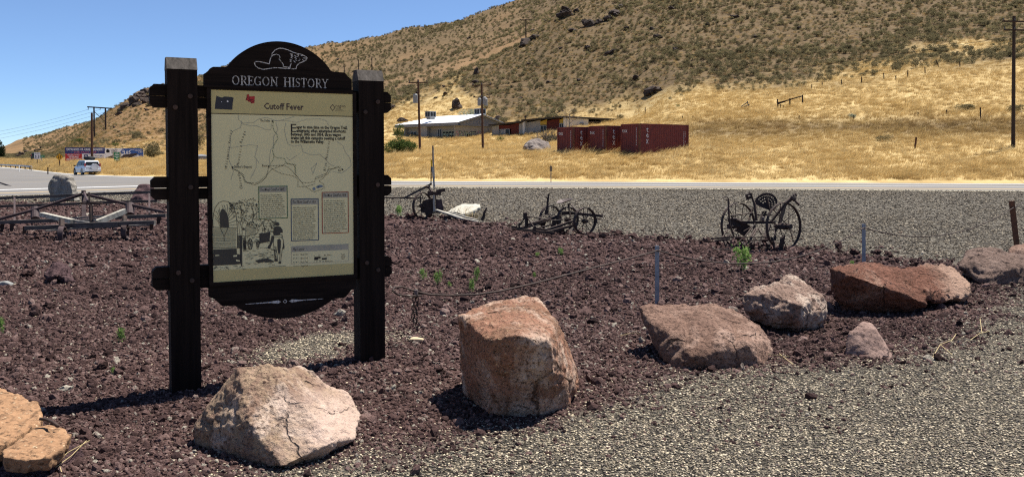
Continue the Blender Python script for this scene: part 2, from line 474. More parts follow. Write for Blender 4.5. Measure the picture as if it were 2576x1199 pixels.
# ------------------------------------------------------------------ highway with its lines
ROAD_FAR = [(-700, 411), (-100, 415), (20, 419), (75, 424), (130, 434), (185, 438.5), (300, 442.5), (500, 446.5), (700, 450.5), (1000, 455.2), (1563, 457.6), (2576, 461.5), (3300, 464.5)]
ROAD_NEAR = [(-700, 512), (-100, 496), (0, 492), (349, 480), (700, 474), (1000, 469.5), (1563, 472), (2576, 479.5), (3300, 485)]
def curve_at(poly_, xs): 
    p = np.array(poly_, float); y = np.interp(xs, p[:, 0], p[:, 1])
    k = np.exp(-np.linspace(-2, 2, 25) ** 2); k /= k.sum()
    return np.convolve(np.pad(y, 12, mode='edge'), k, 'valid')
xs = np.arange(-700, 3301, 12.5)
yf, yn = curve_at(ROAD_FAR, xs), curve_at(ROAD_NEAR, xs)
def ribbon(name, ya, yb, z, m, rows=2, **props):
    X = np.zeros((rows, len(xs))); Y = X.copy()
    for i in range(rows):
        k = i / (rows - 1)
        for j, x in enumerate(xs):
            a, b = G(x, ya[j]), G(x, yb[j]); q = a.lerp(b, k); X[i, j], Y[i, j] = q.x, q.y
    return grid_mesh(name, X, Y, np.full_like(X, z), m, **props)
t = NT('worn_asphalt'); pos = t.pos()
c = t.ramp(t.noise(pos, 30, 5, .7), [(.3, (.115, .108, .102)), (.7, (.19, .18, .17))])
c = t.mix(t.step(t.noise(t.vmul(pos, (.05, .6, 1)), 1.2, 5), .5, .72), c, (.09, .086, .083))
c = t.mix(t.step(t.noise(pos, .12, 4), .45, .7), c, (.165, .15, .13))
M['asphalt'] = t.done(t.bsdf(c, .9, None, .2))
t = NT('worn_road_paint'); pos = t.pos(); nz = t.noise(pos, 14, 6, .8)
M['road_white'] = t.done(t.bsdf(t.ramp(nz, [(.34, (.20, .195, .19)), (.50, (.55, .55, .54))]), .7))
t = NT('worn_yellow_line'); pos = t.pos(); nz = t.noise(pos, 14, 6, .8)
M['road_yellow'] = t.done(t.bsdf(t.ramp(nz, [(.35, (.27, .24, .19)), (.6, (.52, .36, .15))]), .7))
t = NT('sandy_shoulder'); pos = t.pos()
M['shoulder'] = t.done(t.bsdf(t.ramp(t.noise(pos, 9, 6, .75), [(.3, (.17, .15, .105)), (.65, (.40, .36, .26))]), .95))
ribbon('highway', yf, yn, .012, M['asphalt'], 5, kind='structure')
ribbon('road_shoulder', yn - .2, yn + np.clip((xs - 500) / 500, 0.3, 1) * 2.1, .008, M['shoulder'], kind='structure')
ribbon('far_edge_line', yf + 1.0, yf + 1.9, .018, M['road_white'], kind='structure')
near_w = curve_at([(-700, 496), (-100, 481), (0, 477.6), (349, 467.6), (700, 463.5), (1000, 462.2), (1563, 464.6), (2576, 469.5), (3300, 474)], xs)
wl = np.interp(xs, [0, 349, 900, 3300], [1.7, 1.4, .6, .7])
ribbon('near_edge_line', near_w - wl / 2, near_w + wl / 2, .019, M['road_white'], kind='structure')
near_y = curve_at([(-700, 507), (-100, 490), (0, 486.2), (330, 475.5), (700, 469.5), (1000, 466.3), (1563, 469.5), (2576, 476), (3300, 481)], xs)
ribbon('yellow_line', near_y - .55, near_y + .55, .018, M['road_yellow'], kind='structure')

# ------------------------------------------------------------------ hillside terrain beyond the road
# each row: photo column, then (distance, photo row) for ten ridges of the ground from the road edge to behind the skyline
TC = [
 (-700, [(330, 0), (345, 402), (370, 400), (400, 397), (440, 394), (500, 391), (560, 391), (650, 388), (760, 385), (950, 392)]),
 (-150, [(300, 0), (315, 402), (340, 400), (370, 397.5), (410, 394), (450, 391), (500, 391), (600, 387), (700, 381), (900, 388)]),
 (0,   [(262, 0), (272, 403), (300, 400), (330, 398), (370, 394), (410, 392), (460, 391), (560, 385), (650, 372), (850, 380)]),
 (40,  [(215, 0), (230, 405), (265, 402), (300, 399), (340, 395), (390, 391), (440, 390), (540, 380), (650, 354), (850, 365)]),
 (75,  [(170, 0), (190, 408), (225, 404), (265, 400), (320, 395), (380, 390), (430, 389), (540, 372), (650, 344), (850, 356)]),
 (130, [(122, 0), (145, 414), (175, 408), (220, 400), (290, 394), (350, 385), (420, 382), (540, 358), (640, 330), (850, 345)]),
 (200, [(104, 0), (125, 414), (150, 408), (180, 400), (250, 374), (330, 348), (400, 345), (530, 328), (630, 310), (850, 325)]),
 (240, [(96, 0), (117, 414), (145, 406), (175, 396), (245, 360), (330, 314), (400, 312), (520, 308), (620, 304), (850, 320)]),
 (275, [(93, 0), (112, 414), (142, 406), (170, 396), (240, 346), (330, 280), (400, 282), (510, 290), (610, 297), (850, 320)]),
 (300, [(91, 0), (110, 414), (140, 406), (170, 396), (240, 338), (330, 266), (400, 270), (500, 280), (600, 290), (850, 320)]),
 (330, [(89, 0), (108, 413), (138, 405), (168, 394), (240, 330), (335, 245), (400, 248), (500, 260), (600, 270), (850, 300)]),
 (355, [(87, 0), (106, 413), (136, 404), (166, 392), (240, 320), (340, 227), (400, 232), (500, 240), (600, 250), (850, 280)]),
 (500, [(82, 0), (100, 412), (130, 400), (165, 385), (240, 310), (360, 196), (420, 197), (500, 199), (600, 205), (850, 250)]),
 (570, [(80, 0), (98, 410), (128, 396), (163, 376), (230, 305), (340, 200), (400, 195), (500, 175), (570, 166), (800, 220)]),
 (764, [(75.5, 0), (92, 405), (125, 385), (155, 352), (200, 310), (260, 275), (300, 262), (400, 200), (520, 121), (760, 160)]),
 (880, [(72.5, 0), (89, 400), (122, 379), (148, 346), (180, 305), (215, 272), (270, 262), (390, 198), (520, 109), (760, 150)]),
 (1000, [(70, 0), (87, 393), (122, 373), (147, 346), (166, 297), (188, 250), (235, 249), (380, 190), (520, 85), (760, 120)]),
 (1100, [(69.3, 0), (86, 391), (121, 371), (146, 344), (163, 294), (190, 216), (240, 216), (380, 165), (520, 68), (760, 100)]),
 (1193, [(68.7, 0), (85, 390), (120, 369), (145, 341), (163, 280), (195, 178), (250, 180), (380, 140), (520, 47), (760, 80)]),
 (1320, [(68, 0), (84, 388), (118, 365), (143, 331), (168, 242), (210, 106), (280, 112), (400, 70), (530, 1), (760, 40)]),
 (1377, [(67.6, 0), (83, 387), (113, 358), (140, 322), (168, 224), (218, 56), (300, 66), (410, 34), (535, -28), (760, 10)]),
 (1422, [(67.3, 0), (82, 386), (108, 350), (138, 312), (168, 212), (224, 18), (320, 30), (420, 0), (540, -50), (760, -10)]),
 (1500, [(67, 0), (81, 382), (105, 345), (140, 308), (168, 195), (230, -20), (320, -10), (420, -30), (540, -70), (760, -40)]),
 (1590, [(66.5, 0), (80, 381), (104, 335), (141, 300), (168, 165), (232, -50), (320, -50), (420, -60), (540, -90), (760, -60)]),
 (1700, [(66, 0), (79.5, 381), (102, 322), (139, 236), (168, 130), (235, -80), (320, -80), (420, -100), (540, -110), (760, -90)]),
 (2000, [(65.4, 0), (79.5, 380), (99, 306), (140, 188), (168, 95), (235, -120), (320, -125), (420, -130), (540, -135), (760, -120)]),
 (2300, [(64.6, 0), (79, 379), (97, 297), (145, 130), (168, 66), (235, -140), (320, -145), (420, -150), (540, -155), (760, -140)]),
 (2576, [(63.8, 0), (78.5, 377), (96, 290), (150, 92), (172, 32), (235, -150), (320, -155), (420, -160), (540, -165), (760, -150)]),
 (3400, [(62, 0), (77, 374), (94, 284), (150, 70), (172, 15), (235, -160), (320, -165), (420, -170), (540, -175), (760, -160)]),
]
tcols = np.concatenate([np.arange(-700, 0, 20), np.arange(0, 2600, 6), np.arange(2600, 3401, 20)]).astype(float)
cx = np.array([c for c, _ in TC], float)
KD = np.zeros((10, len(tcols))); KZ = KD.copy()
for k in range(10):
    dk = np.array([r[k][0] for _, r in TC], float)
    zk = np.array([0.0 if k == 0 else P(c, r[k][1], r[k][0]).z for c, r in TC])
    KD[k] = np.interp(tcols, cx, dk); KZ[k] = np.interp(tcols, cx, zk)
ker = np.exp(-np.linspace(-2, 2, 9) ** 2); ker /= ker.sum()
def sm(a): return np.convolve(np.pad(a, 4, mode='edge'), ker, 'valid')
for k in range(10): KD[k] = sm(KD[k]); KZ[k] = sm(KZ[k])
# first row follows the far road edge exactly, tucked under the grass
yfe = np.interp(tcols, xs, yf)
for j, c in enumerate(tcols):
    p = G(c, yfe[j]); KD[0, j] = p.y - .1
KZ[0] = .02
SEG = [14, 18, 22, 26, 30, 8, 14, 26, 5]
rowsD, rowsZ, rowsT = [], [], []
for k, n in enumerate(SEG):
    for i in range(n):
        q = i / n; rowsD.append(KD[k] * (1 - q) + KD[k + 1] * q); rowsZ.append(KZ[k] * (1 - q) + KZ[k + 1] * q); rowsT.append(k + q)
rowsD.append(KD[9]); rowsZ.append(KZ[9]); rowsT.append(9.0)
TD, TZ = np.array(rowsD), np.array(rowsZ); TT = np.array(rowsT)
# soften the ridges a little down the slope
for _ in range(2):
    TZ[1:-1] = .25 * TZ[:-2] + .5 * TZ[1:-1] + .25 * TZ[2:]
TU = (tcols - CX) / F
TX = TD * TU[None, :]
tt = np.repeat(TT[:, None], len(tcols), 1); pxs = np.repeat(tcols[None, :], len(TT), 0)
relief = np.clip((tt - .3) / 1.5, 0, 1) * .35 + np.clip((tt - 3) / 1.5, 0, 1) * 1.0 + np.clip((tt - 5.5) / 1, 0, 1) * 2.0
TZ = TZ + relief * ((fbm(TX, TD, 14, 1, 4) - .5) * 1.3) + np.clip(tt - 2.6, 0, 1) * (fbm(TX, TD, 2.5, 4, 2) - .5) * .55
def tproj():
    dz = TZ - EYE.z; f = TD * cT - dz * sT; u = TD * sT + dz * cT
    return CY - F * u / f
TPY = tproj()
# cover: 1 = standing golden grass, 0 = sagebrush slope
edge = np.interp(tcols, [-700, 0, 130, 240, 500, 764, 900, 960, 1150, 1200, 1240, 1320, 1480, 1540, 1600, 1650, 1700, 2300, 2576, 3400],
                 [2.2, 2.2, 2.6, 3.0, 3.3, 3.0, 3.4, 5.05, 5.0, 4.2, 3.25, 3.12, 3.2, 3.3, 3.38, 3.2, 3.05, 2.95, 2.85, 2.8])
wob = (fbm(TX, TD, 18, 6, 3) - .5) * 1.1 + (fbm(TX, TD, 3, 7, 2) - .5) * .5
gold = np.clip((edge[None, :] - tt + wob * 1.1) / .7 + .5, 0, 1)
gold = np.where(tt > 5.25, 0, gold)
# duller, browner band below the ledge on the right
band = np.clip((pxs - 1650) / 120, 0, 1) * np.exp(-((TPY - np.interp(pxs, [1650, 2000, 2576], [330, 322, 318])) / 24) ** 2) * np.clip((2.6 - tt) / .3, 0, 1)
band *= np.clip(.35 + 1.3 * fbm(TX, TD, 9, 12, 3), 0, 1)
tanpatch = np.clip(np.exp(-((pxs - 1290) / 170) ** 2 - ((TPY - (210 - (pxs - 1100) * .36)) / 70) ** 2), 0, 1) * (tt > 5.6) \
    + np.clip((fbm(TX, TD, 40, 14, 3) - .5) * 4, 0, 1) * (tt > 5.6) * .5 \
    + np.clip((860 - pxs) / 330 + (fbm(TX, TD, 22, 18, 3) - .5) * 1.6, 0, 1) * (tt > 3) * np.clip((fbm(TX, TD, 26, 15, 3) - .22) * 4, 0, 1)
tanpatch = np.clip(tanpatch, 0, 1)

t = NT('hillside_soil'); pos = t.pos(); ga = t.attr('gold'); ba = t.attr('band'); ta = t.attr('tan')
n1 = t.noise(pos, .35, 8, .7); n2 = t.noise(pos, 2.2, 5, .7); n3 = t.noise(t.vmul(pos, (.5, 1, 1)), .09, 5, .6)
soil = t.ramp(n1, [(.3, (.070, .047, .024)), (.5, (.115, .079, .042)), (.72, (.16, .115, .062))])
soil = t.mix(t.step(n2, .45, .8), soil, (.15, .108, .059))
tan = t.ramp(n2, [(.3, (.175, .105, .050)), (.7, (.235, .150, .076))])
soil = t.mix(ta, soil, tan)
gold_c = t.ramp(t.noise(pos, .22, 6, .65), [(.3, (.30, .205, .085)), (.5, (.44, .32, .145)), (.72, (.54, .415, .21))])
gold_c = t.mix(ba, gold_c, (.17, .122, .064))
c = t.mix(ga, soil, gold_c)
M['hill'] = t.done(t.bsdf(c, .95, t.bump(t.math('ADD', n1, t.math('MULTIPLY', n2, .4)), .6, .5), .1))
grid_mesh('hillside', TX, TD, TZ, M['hill'], {'gold': gold, 'band': band, 'tan': tanpatch}, kind='structure')

def T(px, py, near=0.0):
    """photo pixel -> first point of the hillside seen there"""
    j = int(np.clip(np.searchsorted(tcols, px) - 1, 0, len(tcols) - 2)); a = (px - tcols[j]) / (tcols[j + 1] - tcols[j])
    y = TPY[:, j] * (1 - a) + TPY[:, j + 1] * a; d = TD[:, j] * (1 - a) + TD[:, j + 1] * a
    for i in range(len(y) - 1):
        if d[i] < near: continue
        if (y[i] - py) * (y[i + 1] - py) <= 0 and y[i] != y[i + 1]:
            q = (y[i] - py) / (y[i] - y[i + 1]); return P(px, py, d[i] * (1 - q) + d[i + 1] * q)
    i = int(np.argmin(np.abs(y - py))); return P(px, y[i], d[i])
def tz_at(x, y):
    px = CX + F * x / y   # close enough: columns are vertical planes through the eye
    j = int(np.clip(np.searchsorted(tcols, px) - 1, 0, len(tcols) - 2))
    return float(np.interp(y, TD[:, j], TZ[:, j]))
# columns are planes through the eye: exact column of a point
def hill_sample(n, t0, t1, px0, px1, rng, weight=None):
    area = np.maximum((TD[1:, :-1] - TD[:-1, :-1]) * (TX[:-1, 1:] - TX[:-1, :-1]), 0)
    ok = ((TT[:-1] >= t0) & (TT[:-1] < t1))[:, None] & ((tcols[:-1] >= px0) & (tcols[:-1] < px1))[None, :]
    pr = area * ok * (1 if weight is None else weight[:-1, :-1]); c_ = np.cumsum(pr.ravel()); k = np.searchsorted(c_, rng.random(n) * c_[-1])
    i, j = np.unravel_index(np.minimum(k, pr.size - 1), pr.shape)
    a, b = rng.random(len(i)), rng.random(len(i))
    def bi(A): return (A[i, j] * (1 - a) + A[i, j + 1] * a) * (1 - b) + (A[i + 1, j] * (1 - a) + A[i + 1, j + 1] * a) * b
    return np.stack([bi(TX), bi(TD), bi(TZ)], -1), bi(tt), bi(gold), bi(band), bi(pxs), bi(TPY)
# ------------------------------------------------------------------ loose stone meshes
def stone_mesh(name, m, sub=2, amp=.28, seed=0, squash=(1, .85, .7), freq=1.3, rough=.10, smooth=False):
    bm = bmesh.new(); bmesh.ops.create_icosphere(bm, subdivisions=sub, radius=1)
    off = Vector((seed * 3.7, seed * 1.9, seed * 5.3))
    for v in bm.verts:
        p = v.co.normalized()
        k = 1 + amp * noise.noise(p * freq + off) * 2 + rough * noise.noise(p * 4.2 + off) * 2
        # a few flat broken faces
        for q in range(4):
            nv = Vector((math.sin(seed * 7 + q * 2.1), math.cos(seed * 3 + q * 1.7), math.sin(seed + q * 4.4))).normalized()
            e = p.dot(nv) * k
            if e > .74: k *= .74 / e
        v.co = Vector((p.x * squash[0], p.y * squash[1], p.z * squash[2])) * k
    me = bpy.data.meshes.new(name); bm.to_mesh(me); bm.free()
    if smooth: me.polygons.foreach_set('use_smooth', [True] * len(me.polygons))
    me.materials.append(m); return me

t = NT('lava_stone'); v = t.coord(); ti = t.attr('tint', 'INSTANCER')
n = t.noise(v, 2.2, 5, .7); f = t.math('ADD', t.math('MULTIPLY', n, .4), t.math('MULTIPLY', ti, .75))
c = t.ramp(f, [(.12, (.018, .010, .0095)), (.40, (.062, .036, .033)), (.64, (.130, .078, .070)), (.84, (.25, .165, .145)), (.90, (.22, .19, .16)), (.94, (.46, .41, .33))])
M['lava'] = t.done(t.bsdf(c, .95, t.bump(t.noise(v, 5.0, 5, .8), .6, .3), .12))
t = NT('lava_rock'); v = t.coord()
n = t.noise(v, 9, 6, .7)
c = t.ramp(n, [(.3, (.024, .013, .012)), (.55, (.080, .045, .040)), (.75, (.18, .115, .10))])
M['lava_big'] = t.done(t.bsdf(c, .95, t.bump(t.noise(v, 28, 5, .8), 1.0, .03), .12))
t = NT('pebbles'); v = t.coord(); ti = t.attr('tint', 'INSTANCER')
c = t.ramp(ti, [(0, (0.0294, .025, 0.0218)), (.15, (0.0756, .064, 0.051)), (.28, (0.179, .147, 0.106)), (.38, (0.0924, .076, 0.061)), (.50, (0.336, .275, 0.187)), (.62, (0.247, .19, 0.127)),
                (.74, (0.525, .44, 0.296)), (.88, (0.651, .555, 0.4)), (.95, (0.116, .070, 0.0582)), (1, (0.105, .107, 0.0955))])
c = t.mix(t.step(t.noise(v, 1.5, 4), .4, .7), c, t.mix(.35, c, (.05, .045, .04)))
M['pebble'] = t.done(t.bsdf(c, .75, None, .3))
t = NT('lot_chips'); ti = t.attr('tint', 'INSTANCER')
M['chip'] = t.done(t.bsdf(t.ramp(ti, [(0, (.028, .022, .016)), (.3, (.080, .064, .046)), (.55, (.16, .13, .092)), (.8, (.28, .23, .162)), (1, (.44, .37, .27))]), .8, None, .2))
lava_src = [stone_mesh('lava_stone_%d' % i, M['lava'], 2, .26, i + 1, (1, .8 + .03 * i, .62 + .05 * (i % 3))) for i in range(6)]
peb_src = [stone_mesh('pebble_%d' % i, M['pebble'], 1, .12, i + 20, (1, .72, .42), rough=.03, smooth=True) for i in range(5)]

rng = np.random.default_rng(11)
def ground_sample(n, d0, d1, px0=-650, px1=3200):
    d = np.sqrt(rng.random(n) * (d1 * d1 - d0 * d0) + d0 * d0); px = px0 + rng.random(n) * (px1 - px0)
    return d * (px - CX) / F, d
def place_stones(name, sets, mask_fn, srcs, flatness, sink, tints, **props):
    PT, RT, SC, TI, VA = [], [], [], [], []
    for (d0, d1, dens, smin, smax, pw) in sets:
        area = .5 * (d1 * d1 - d0 * d0) * 3850 / F; n = int(area * dens)
        x, y = ground_sample(n, d0, d1); k = rng.random(n) < mask_fn(x, y); x, y = x[k], y[k]; n = len(x)
        s = smin + (smax - smin) * rng.random(n) ** pw
        PT.append(np.stack([x, y, gz_np(x, y) + s * sink], -1))
        RT.append(np.stack([(rng.random(n) - .5) * flatness, (rng.random(n) - .5) * flatness, rng.random(n) * 6.28], -1))
        SC.append(s[:, None] * (.8 + .4 * rng.random((n, 3)))); TI.append(tints(n, x, y)); VA.append(rng.integers(0, len(srcs), n))
    return scatter(name, np.concatenate(PT), np.concatenate(RT), np.concatenate(SC), np.concatenate(TI), np.concatenate(VA), srcs, **props)

def bed_mask(x, y):
    b = soft(BED, x, y, .22); p = soft(PATCH, x, y, .12, .12)
    clump = .45 + .75 * fbm(x, y, .8, 21, 2)
    spill = np.clip(soft(BED, x, y, 1.0, .5), 0, 1) * .36
    return np.clip(b * clump, 0, 1) * (1 - p * .975) + spill * (1 - p) * (1 - b) * .6
def lava_tint(n, x, y): return np.clip(.50 + .24 * rng.standard_normal(n) * .85 + (fbm(x, y, 1.4, 27, 2) - .5) * .4 + (rng.random(n) > .988) * .45 - (rng.random(n) > .9) * .25, 0, 1.0)
place_stones('lava_rock_gravel', [(3.2, 6.6, 4200, .004, .020, 2.8), (6.6, 9.5, 2300, .006, .024, 3), (9.5, 14, 900, .008, .030, 3), (14, 22, 260, .012, .045, 3), (22, 40, 70, .017, .06, 2.8),
                                  (4, 9, 60, .018, .05, 2.2), (9, 20, 18, .03, .075, 2.4), (20, 38, 4, .05, .10, 2)],
             bed_mask, lava_src, 2.4, .12, lava_tint)
def peb_mask(x, y):
    return np.clip(soft(PEB, x, y, .3, .35) * 1.05 - .02, 0, 1) + soft(PATCH, x, y, .12, .12) * .85 + soft(BED, x, y, .2) * .04
def peb_tint(n, x, y): return rng.random(n) * .97
place_stones('pea_gravel', [(3.2, 5.6, 4600, .0055, .0125, 1.6), (5.6, 9.2, 2900, .006, .0135, 1.6), (9.2, 13, 1100, .008, .018, 1.6)], peb_mask, peb_src, .7, .25, peb_tint)

# chips standing out of the grey lot
chip_src = [stone_mesh('lot_chip_%d' % i, M['chip'], 1, .18, i + 30, (1, .8, .65), rough=.05) for i in range(4)]
def lot_mask(x, y):
    n_ = np.clip(1 - soft(BED, x, y, .2) - soft(PEB, x, y, .2), 0, 1)
    rd_ = gd_road(CX + F * x / y); return n_ * (y < rd_ - .6) * (.35 + .9 * fbm(x, y * .5, 2.2, 44, 3))
def gd_road(px): return np.array([1.65 * F / 1.0]) * 0 + np.interp(px, xs, 1.65 * F / (yn - 402.6))
place_stones('lot_gravel', [(11, 20, 260, .010, .026, 1.8), (20, 30, 130, .014, .034, 1.6), (30, 56, 45, .02, .045, 1.6)], lot_mask, chip_src, .9, .35, lambda n, x, y: rng.random(n) * .97)

# bigger loose lava rocks: each one a thing
big_src = [stone_mesh('lava_rock_%d' % i, M['lava_big'], 3, .30, i + 40, (1, .8, .68), 1.2, .16) for i in range(7)]
spots = [(70, 695, 22), (320, 672, 16), (130, 775, 16), (128, 905, 20), (255, 930, 20), (272, 893, 17), (232, 902, 15), (297, 745, 12), (350, 830, 12),
         (1545, 783, 14), (1608, 672, 16), (1472, 752, 14), (1410, 905, 18), (1060, 908, 14), (1105, 935, 16), (1520, 875, 14), (1785, 745, 12), (1090, 1110, 14), (1440, 752, 9),
         (2080, 905, 16), (1788, 933, 17), (1760, 930, 12), (1812, 740, 10), (1880, 708, 12), (1690, 690, 10), (1738, 742, 9), (2360, 905, 18), (293, 1042, 12), (395, 1030, 14), (268, 852, 12),
         (55, 655, 12), (215, 655, 9), (420, 655, 10), (600, 860, 13), (655, 845, 16), (690, 850, 10), (560, 832, 11), (770, 815, 9), (545, 845, 10), (860, 870, 12), (840, 935, 12), (520, 925, 14),
         (1320, 660, 9), (1240, 700, 9), (1180, 650, 8), (1340, 720, 10), (2010, 660, 10), (2120, 690, 9), (1950, 655, 10), (2270, 915, 12), (2330, 935, 9), (2460, 905, 12), (2540, 880, 10), (2240, 975, 10)]
r0 = random.Random(5)
for i in range(46):     # the row of rocks along the far edge of the bed
    x = 985 + i * 32 + r0.uniform(-12, 12)
    y = float(np.interp(x, [p[0] for p in BED_FAR], [p[1] for p in BED_FAR])) + r0.uniform(-3, 9)
    spots.append((x, y, r0.uniform(7, 17)))
for (x, y, s) in [(1485, 600, 20), (1515, 598, 16), (1555, 590, 18), (1590, 598, 18), (1660, 606, 16), (1740, 612, 14), (2110, 625, 20), (2150, 640, 18), (2205, 640, 20), (2235, 643, 16), (1075, 535, 18), (1060, 552, 15), (2300, 668, 16)]:
    spots.append((x, y, s))
for i in range(70):
    x = r0.uniform(0, 2576); y = r0.choice([r0.uniform(545, 700), r0.uniform(620, 900)])
    p = G(x, y)
    if inside(BED, np.array([p.x]), np.array([p.y]))[0]: spots.append((x, y, r0.uniform(6, 11)))
ORD = ['largest', 'second largest', 'third largest', 'fourth largest', 'fifth largest', 'sixth largest', 'seventh largest', 'eighth largest', 'ninth largest', 'tenth largest'] + ['%s largest' % w_ for w_ in
       'eleventh twelfth thirteenth fourteenth fifteenth sixteenth seventeenth eighteenth nineteenth twentieth twenty-first twenty-second twenty-third twenty-fourth twenty-fifth twenty-sixth twenty-seventh twenty-eighth twenty-ninth thirtieth'.split()]
def ranked(items, region, fmt):   # items: (x, y, size) -> a label each: its rank by size among those in the same spot
    by = {}
    for i, it in enumerate(items): by.setdefault(region(it[0], it[1]), []).append(i)
    out = [None] * len(items)
    for rg, ids in by.items():
        for k, i in enumerate(sorted(ids, key=lambda q: -items[q][2])): out[i] = fmt % (ORD[min(k, len(ORD) - 1)], rg)
    return out
def lava_region(x, y):
    if x > 960 and y < np.interp(x, [p[0] for p in BED_FAR], [p[1] for p in BED_FAR]) + 14:
        return 'beside the mower' if x < 1240 else 'beside the low three-wheeled implement' if x < 1400 else 'right of the low three-wheeled implement' if x < 1600 else 'left of the two-wheeled cultivator' if x < 1800 else 'beside the two-wheeled cultivator' if x < 2080 else 'near the second steel stake'
    if x < 420: return 'by the long land leveller' if y < 650 else 'in the middle left of the bed' if y < 790 else 'in the left foreground'
    if x < 980: return 'under the sign panel' if y < 845 else 'behind the pink boulder'
    if x < 1150: return 'just right of the sign'
    if x < 1480: return 'behind the orange block' if y < 800 else 'beside the orange block'
    if x < 1640: return 'right of the orange block' if y > 700 else 'behind the cable'
    if x < 1960: return 'behind the brown slanting boulder' if y < 770 else 'below the brown slanting boulder'
    return 'behind the pale pitted boulder' if y < 760 else 'around the small triangular rock'
spot_labels = ranked(spots, lava_region, '%s loose dark lava rock %s')
for (x, y, s), LR_label in zip(spots, spot_labels):
    p = GG(x, y); rad = s / F * p.y * .72
    o = link_mesh('lava_rock', r0.choice(big_src), (p.x, p.y, p.z + rad * .45), label=LR_label, category='rock', group='loose lava rocks in the gravel bed')
    o.rotation_euler = (r0.uniform(-.5, .5), r0.uniform(-.5, .5), r0.uniform(0, 6.28)); o.scale = (rad * r0.uniform(.85, 1.2), rad * r0.uniform(.8, 1.1), rad * r0.uniform(.75, 1.15))

# ------------------------------------------------------------------ golden grass and sagebrush
t = NT('golden_grass'); ti = t.attr('tint', 'INSTANCER')
c = t.ramp(ti, [(0, (.12, .080, .036)), (.25, (.265, .172, .072)), (.5, (.43, .30, .122)), (.75, (.57, .42, .19)), (1, (.66, .53, .28))])
df = t.n('ShaderNodeBsdfDiffuse', {'Color': c}).outputs[0]; tr = t.n('ShaderNodeBsdfTranslucent', {'Color': c}).outputs[0]
M['grass'] = t.done(t.n('ShaderNodeMixShader', {0: .42, 1: df, 2: tr}).outputs[0])
def leafmat(name, stops, trans=.25, inst=True):
    t = NT(name)
    f = t.attr('tint', 'INSTANCER') if inst else t.noise(t.coord(), 7, 4)
    if inst: f = t.math('ADD', t.math('MULTIPLY', f, .7), t.math('MULTIPLY', t.noise(t.coord(), 4, 3), .3))
    c = t.ramp(f, stops)
    df = t.n('ShaderNodeBsdfDiffuse', {'Color': c}).outputs[0]; tr = t.n('ShaderNodeBsdfTranslucent', {'Color': c}).outputs[0]
    return t.done(t.n('ShaderNodeMixShader', {0: trans, 1: df, 2: tr}).outputs[0])
SAGE = [(.15, (.095, .080, .044)), (.4, (.16, .137, .075)), (.62, (.22, .19, .10)), (.85, (.29, .24, .125))]
M['sage'] = leafmat('sage_foliage', SAGE, .38); M['sage_one'] = leafmat('sage_foliage_single', [(.3, SAGE[0][1]), (.5, SAGE[1][1]), (.7, SAGE[2][1])], trans=.38, inst=False)
M['green_leaf'] = leafmat('green_leaves', [(.3, (.035, .055, .018)), (.5, (.07, .10, .03)), (.7, (.12, .15, .055))], .3, False)
M['weed_leaf'] = leafmat('weed_leaves', [(.3, (.09, .16, .035)), (.5, (.18, .29, .08)), (.7, (.30, .40, .14))], .35, False)
M['pale_leaf'] = leafmat('pale_green_leaves', [(.3, (.15, .17, .12)), (.7, (.32, .35, .26))], .3, False)
M['dark_leaf'] = leafmat('dark_tree_leaves', [(.3, (.012, .022, .012)), (.7, (.035, .05, .025))], .2, False)
M['dry_stem'] = flat('dry_straw_stem', (.42, .33, .17), .8)
M['twig'] = flat('grey_twig_bark', (.13, .11, .095), .9)

def tuft_mesh(name, seed, blades=26, h=.55, spread=.34, lean=(.32, -.05), wd=.022, m=None):
    r = random.Random(seed); vs_, fs = [], []
    for b in range(blades):
        q = r.uniform(0, 6.28); rr = spread * math.sqrt(r.random()); x, y = rr * math.cos(q), rr * math.sin(q)
        hh = h * r.uniform(.55, 1.15); lx, ly = lean[0] * r.uniform(.5, 1.6) + r.gauss(0, .10), lean[1] + r.gauss(0, .14)
        a = r.uniform(0, 3.14); wx, wy = math.cos(a) * wd / 2, math.sin(a) * wd / 2
        o = len(vs_)
        for k, wk in ((0, 1), (.55, .8), (1, .25)):
            cx_, cy_ = x + lx * k * k * hh * 1.6, y + ly * k * k * hh * 1.6; z = hh * (k - .18 * k * k) - .05
            vs_ += [(cx_ - wx * wk, cy_ - wy * wk, z), (cx_ + wx * wk, cy_ + wy * wk, z)]
        fs += [(o, o + 1, o + 3, o + 2), (o + 2, o + 3, o + 5, o + 4)]
    me = bpy.data.meshes.new(name); me.from_pydata(vs_, [], fs); me.materials.append(m or M['grass']); return me
tufts = [tuft_mesh('grass_tuft_%d' % i, i, 26, .5, .36) for i in range(5)] + [tuft_mesh('tall_grass_%d' % i, 60 + i, 16, .85, .30, (.22, 0)) for i in range(2)]

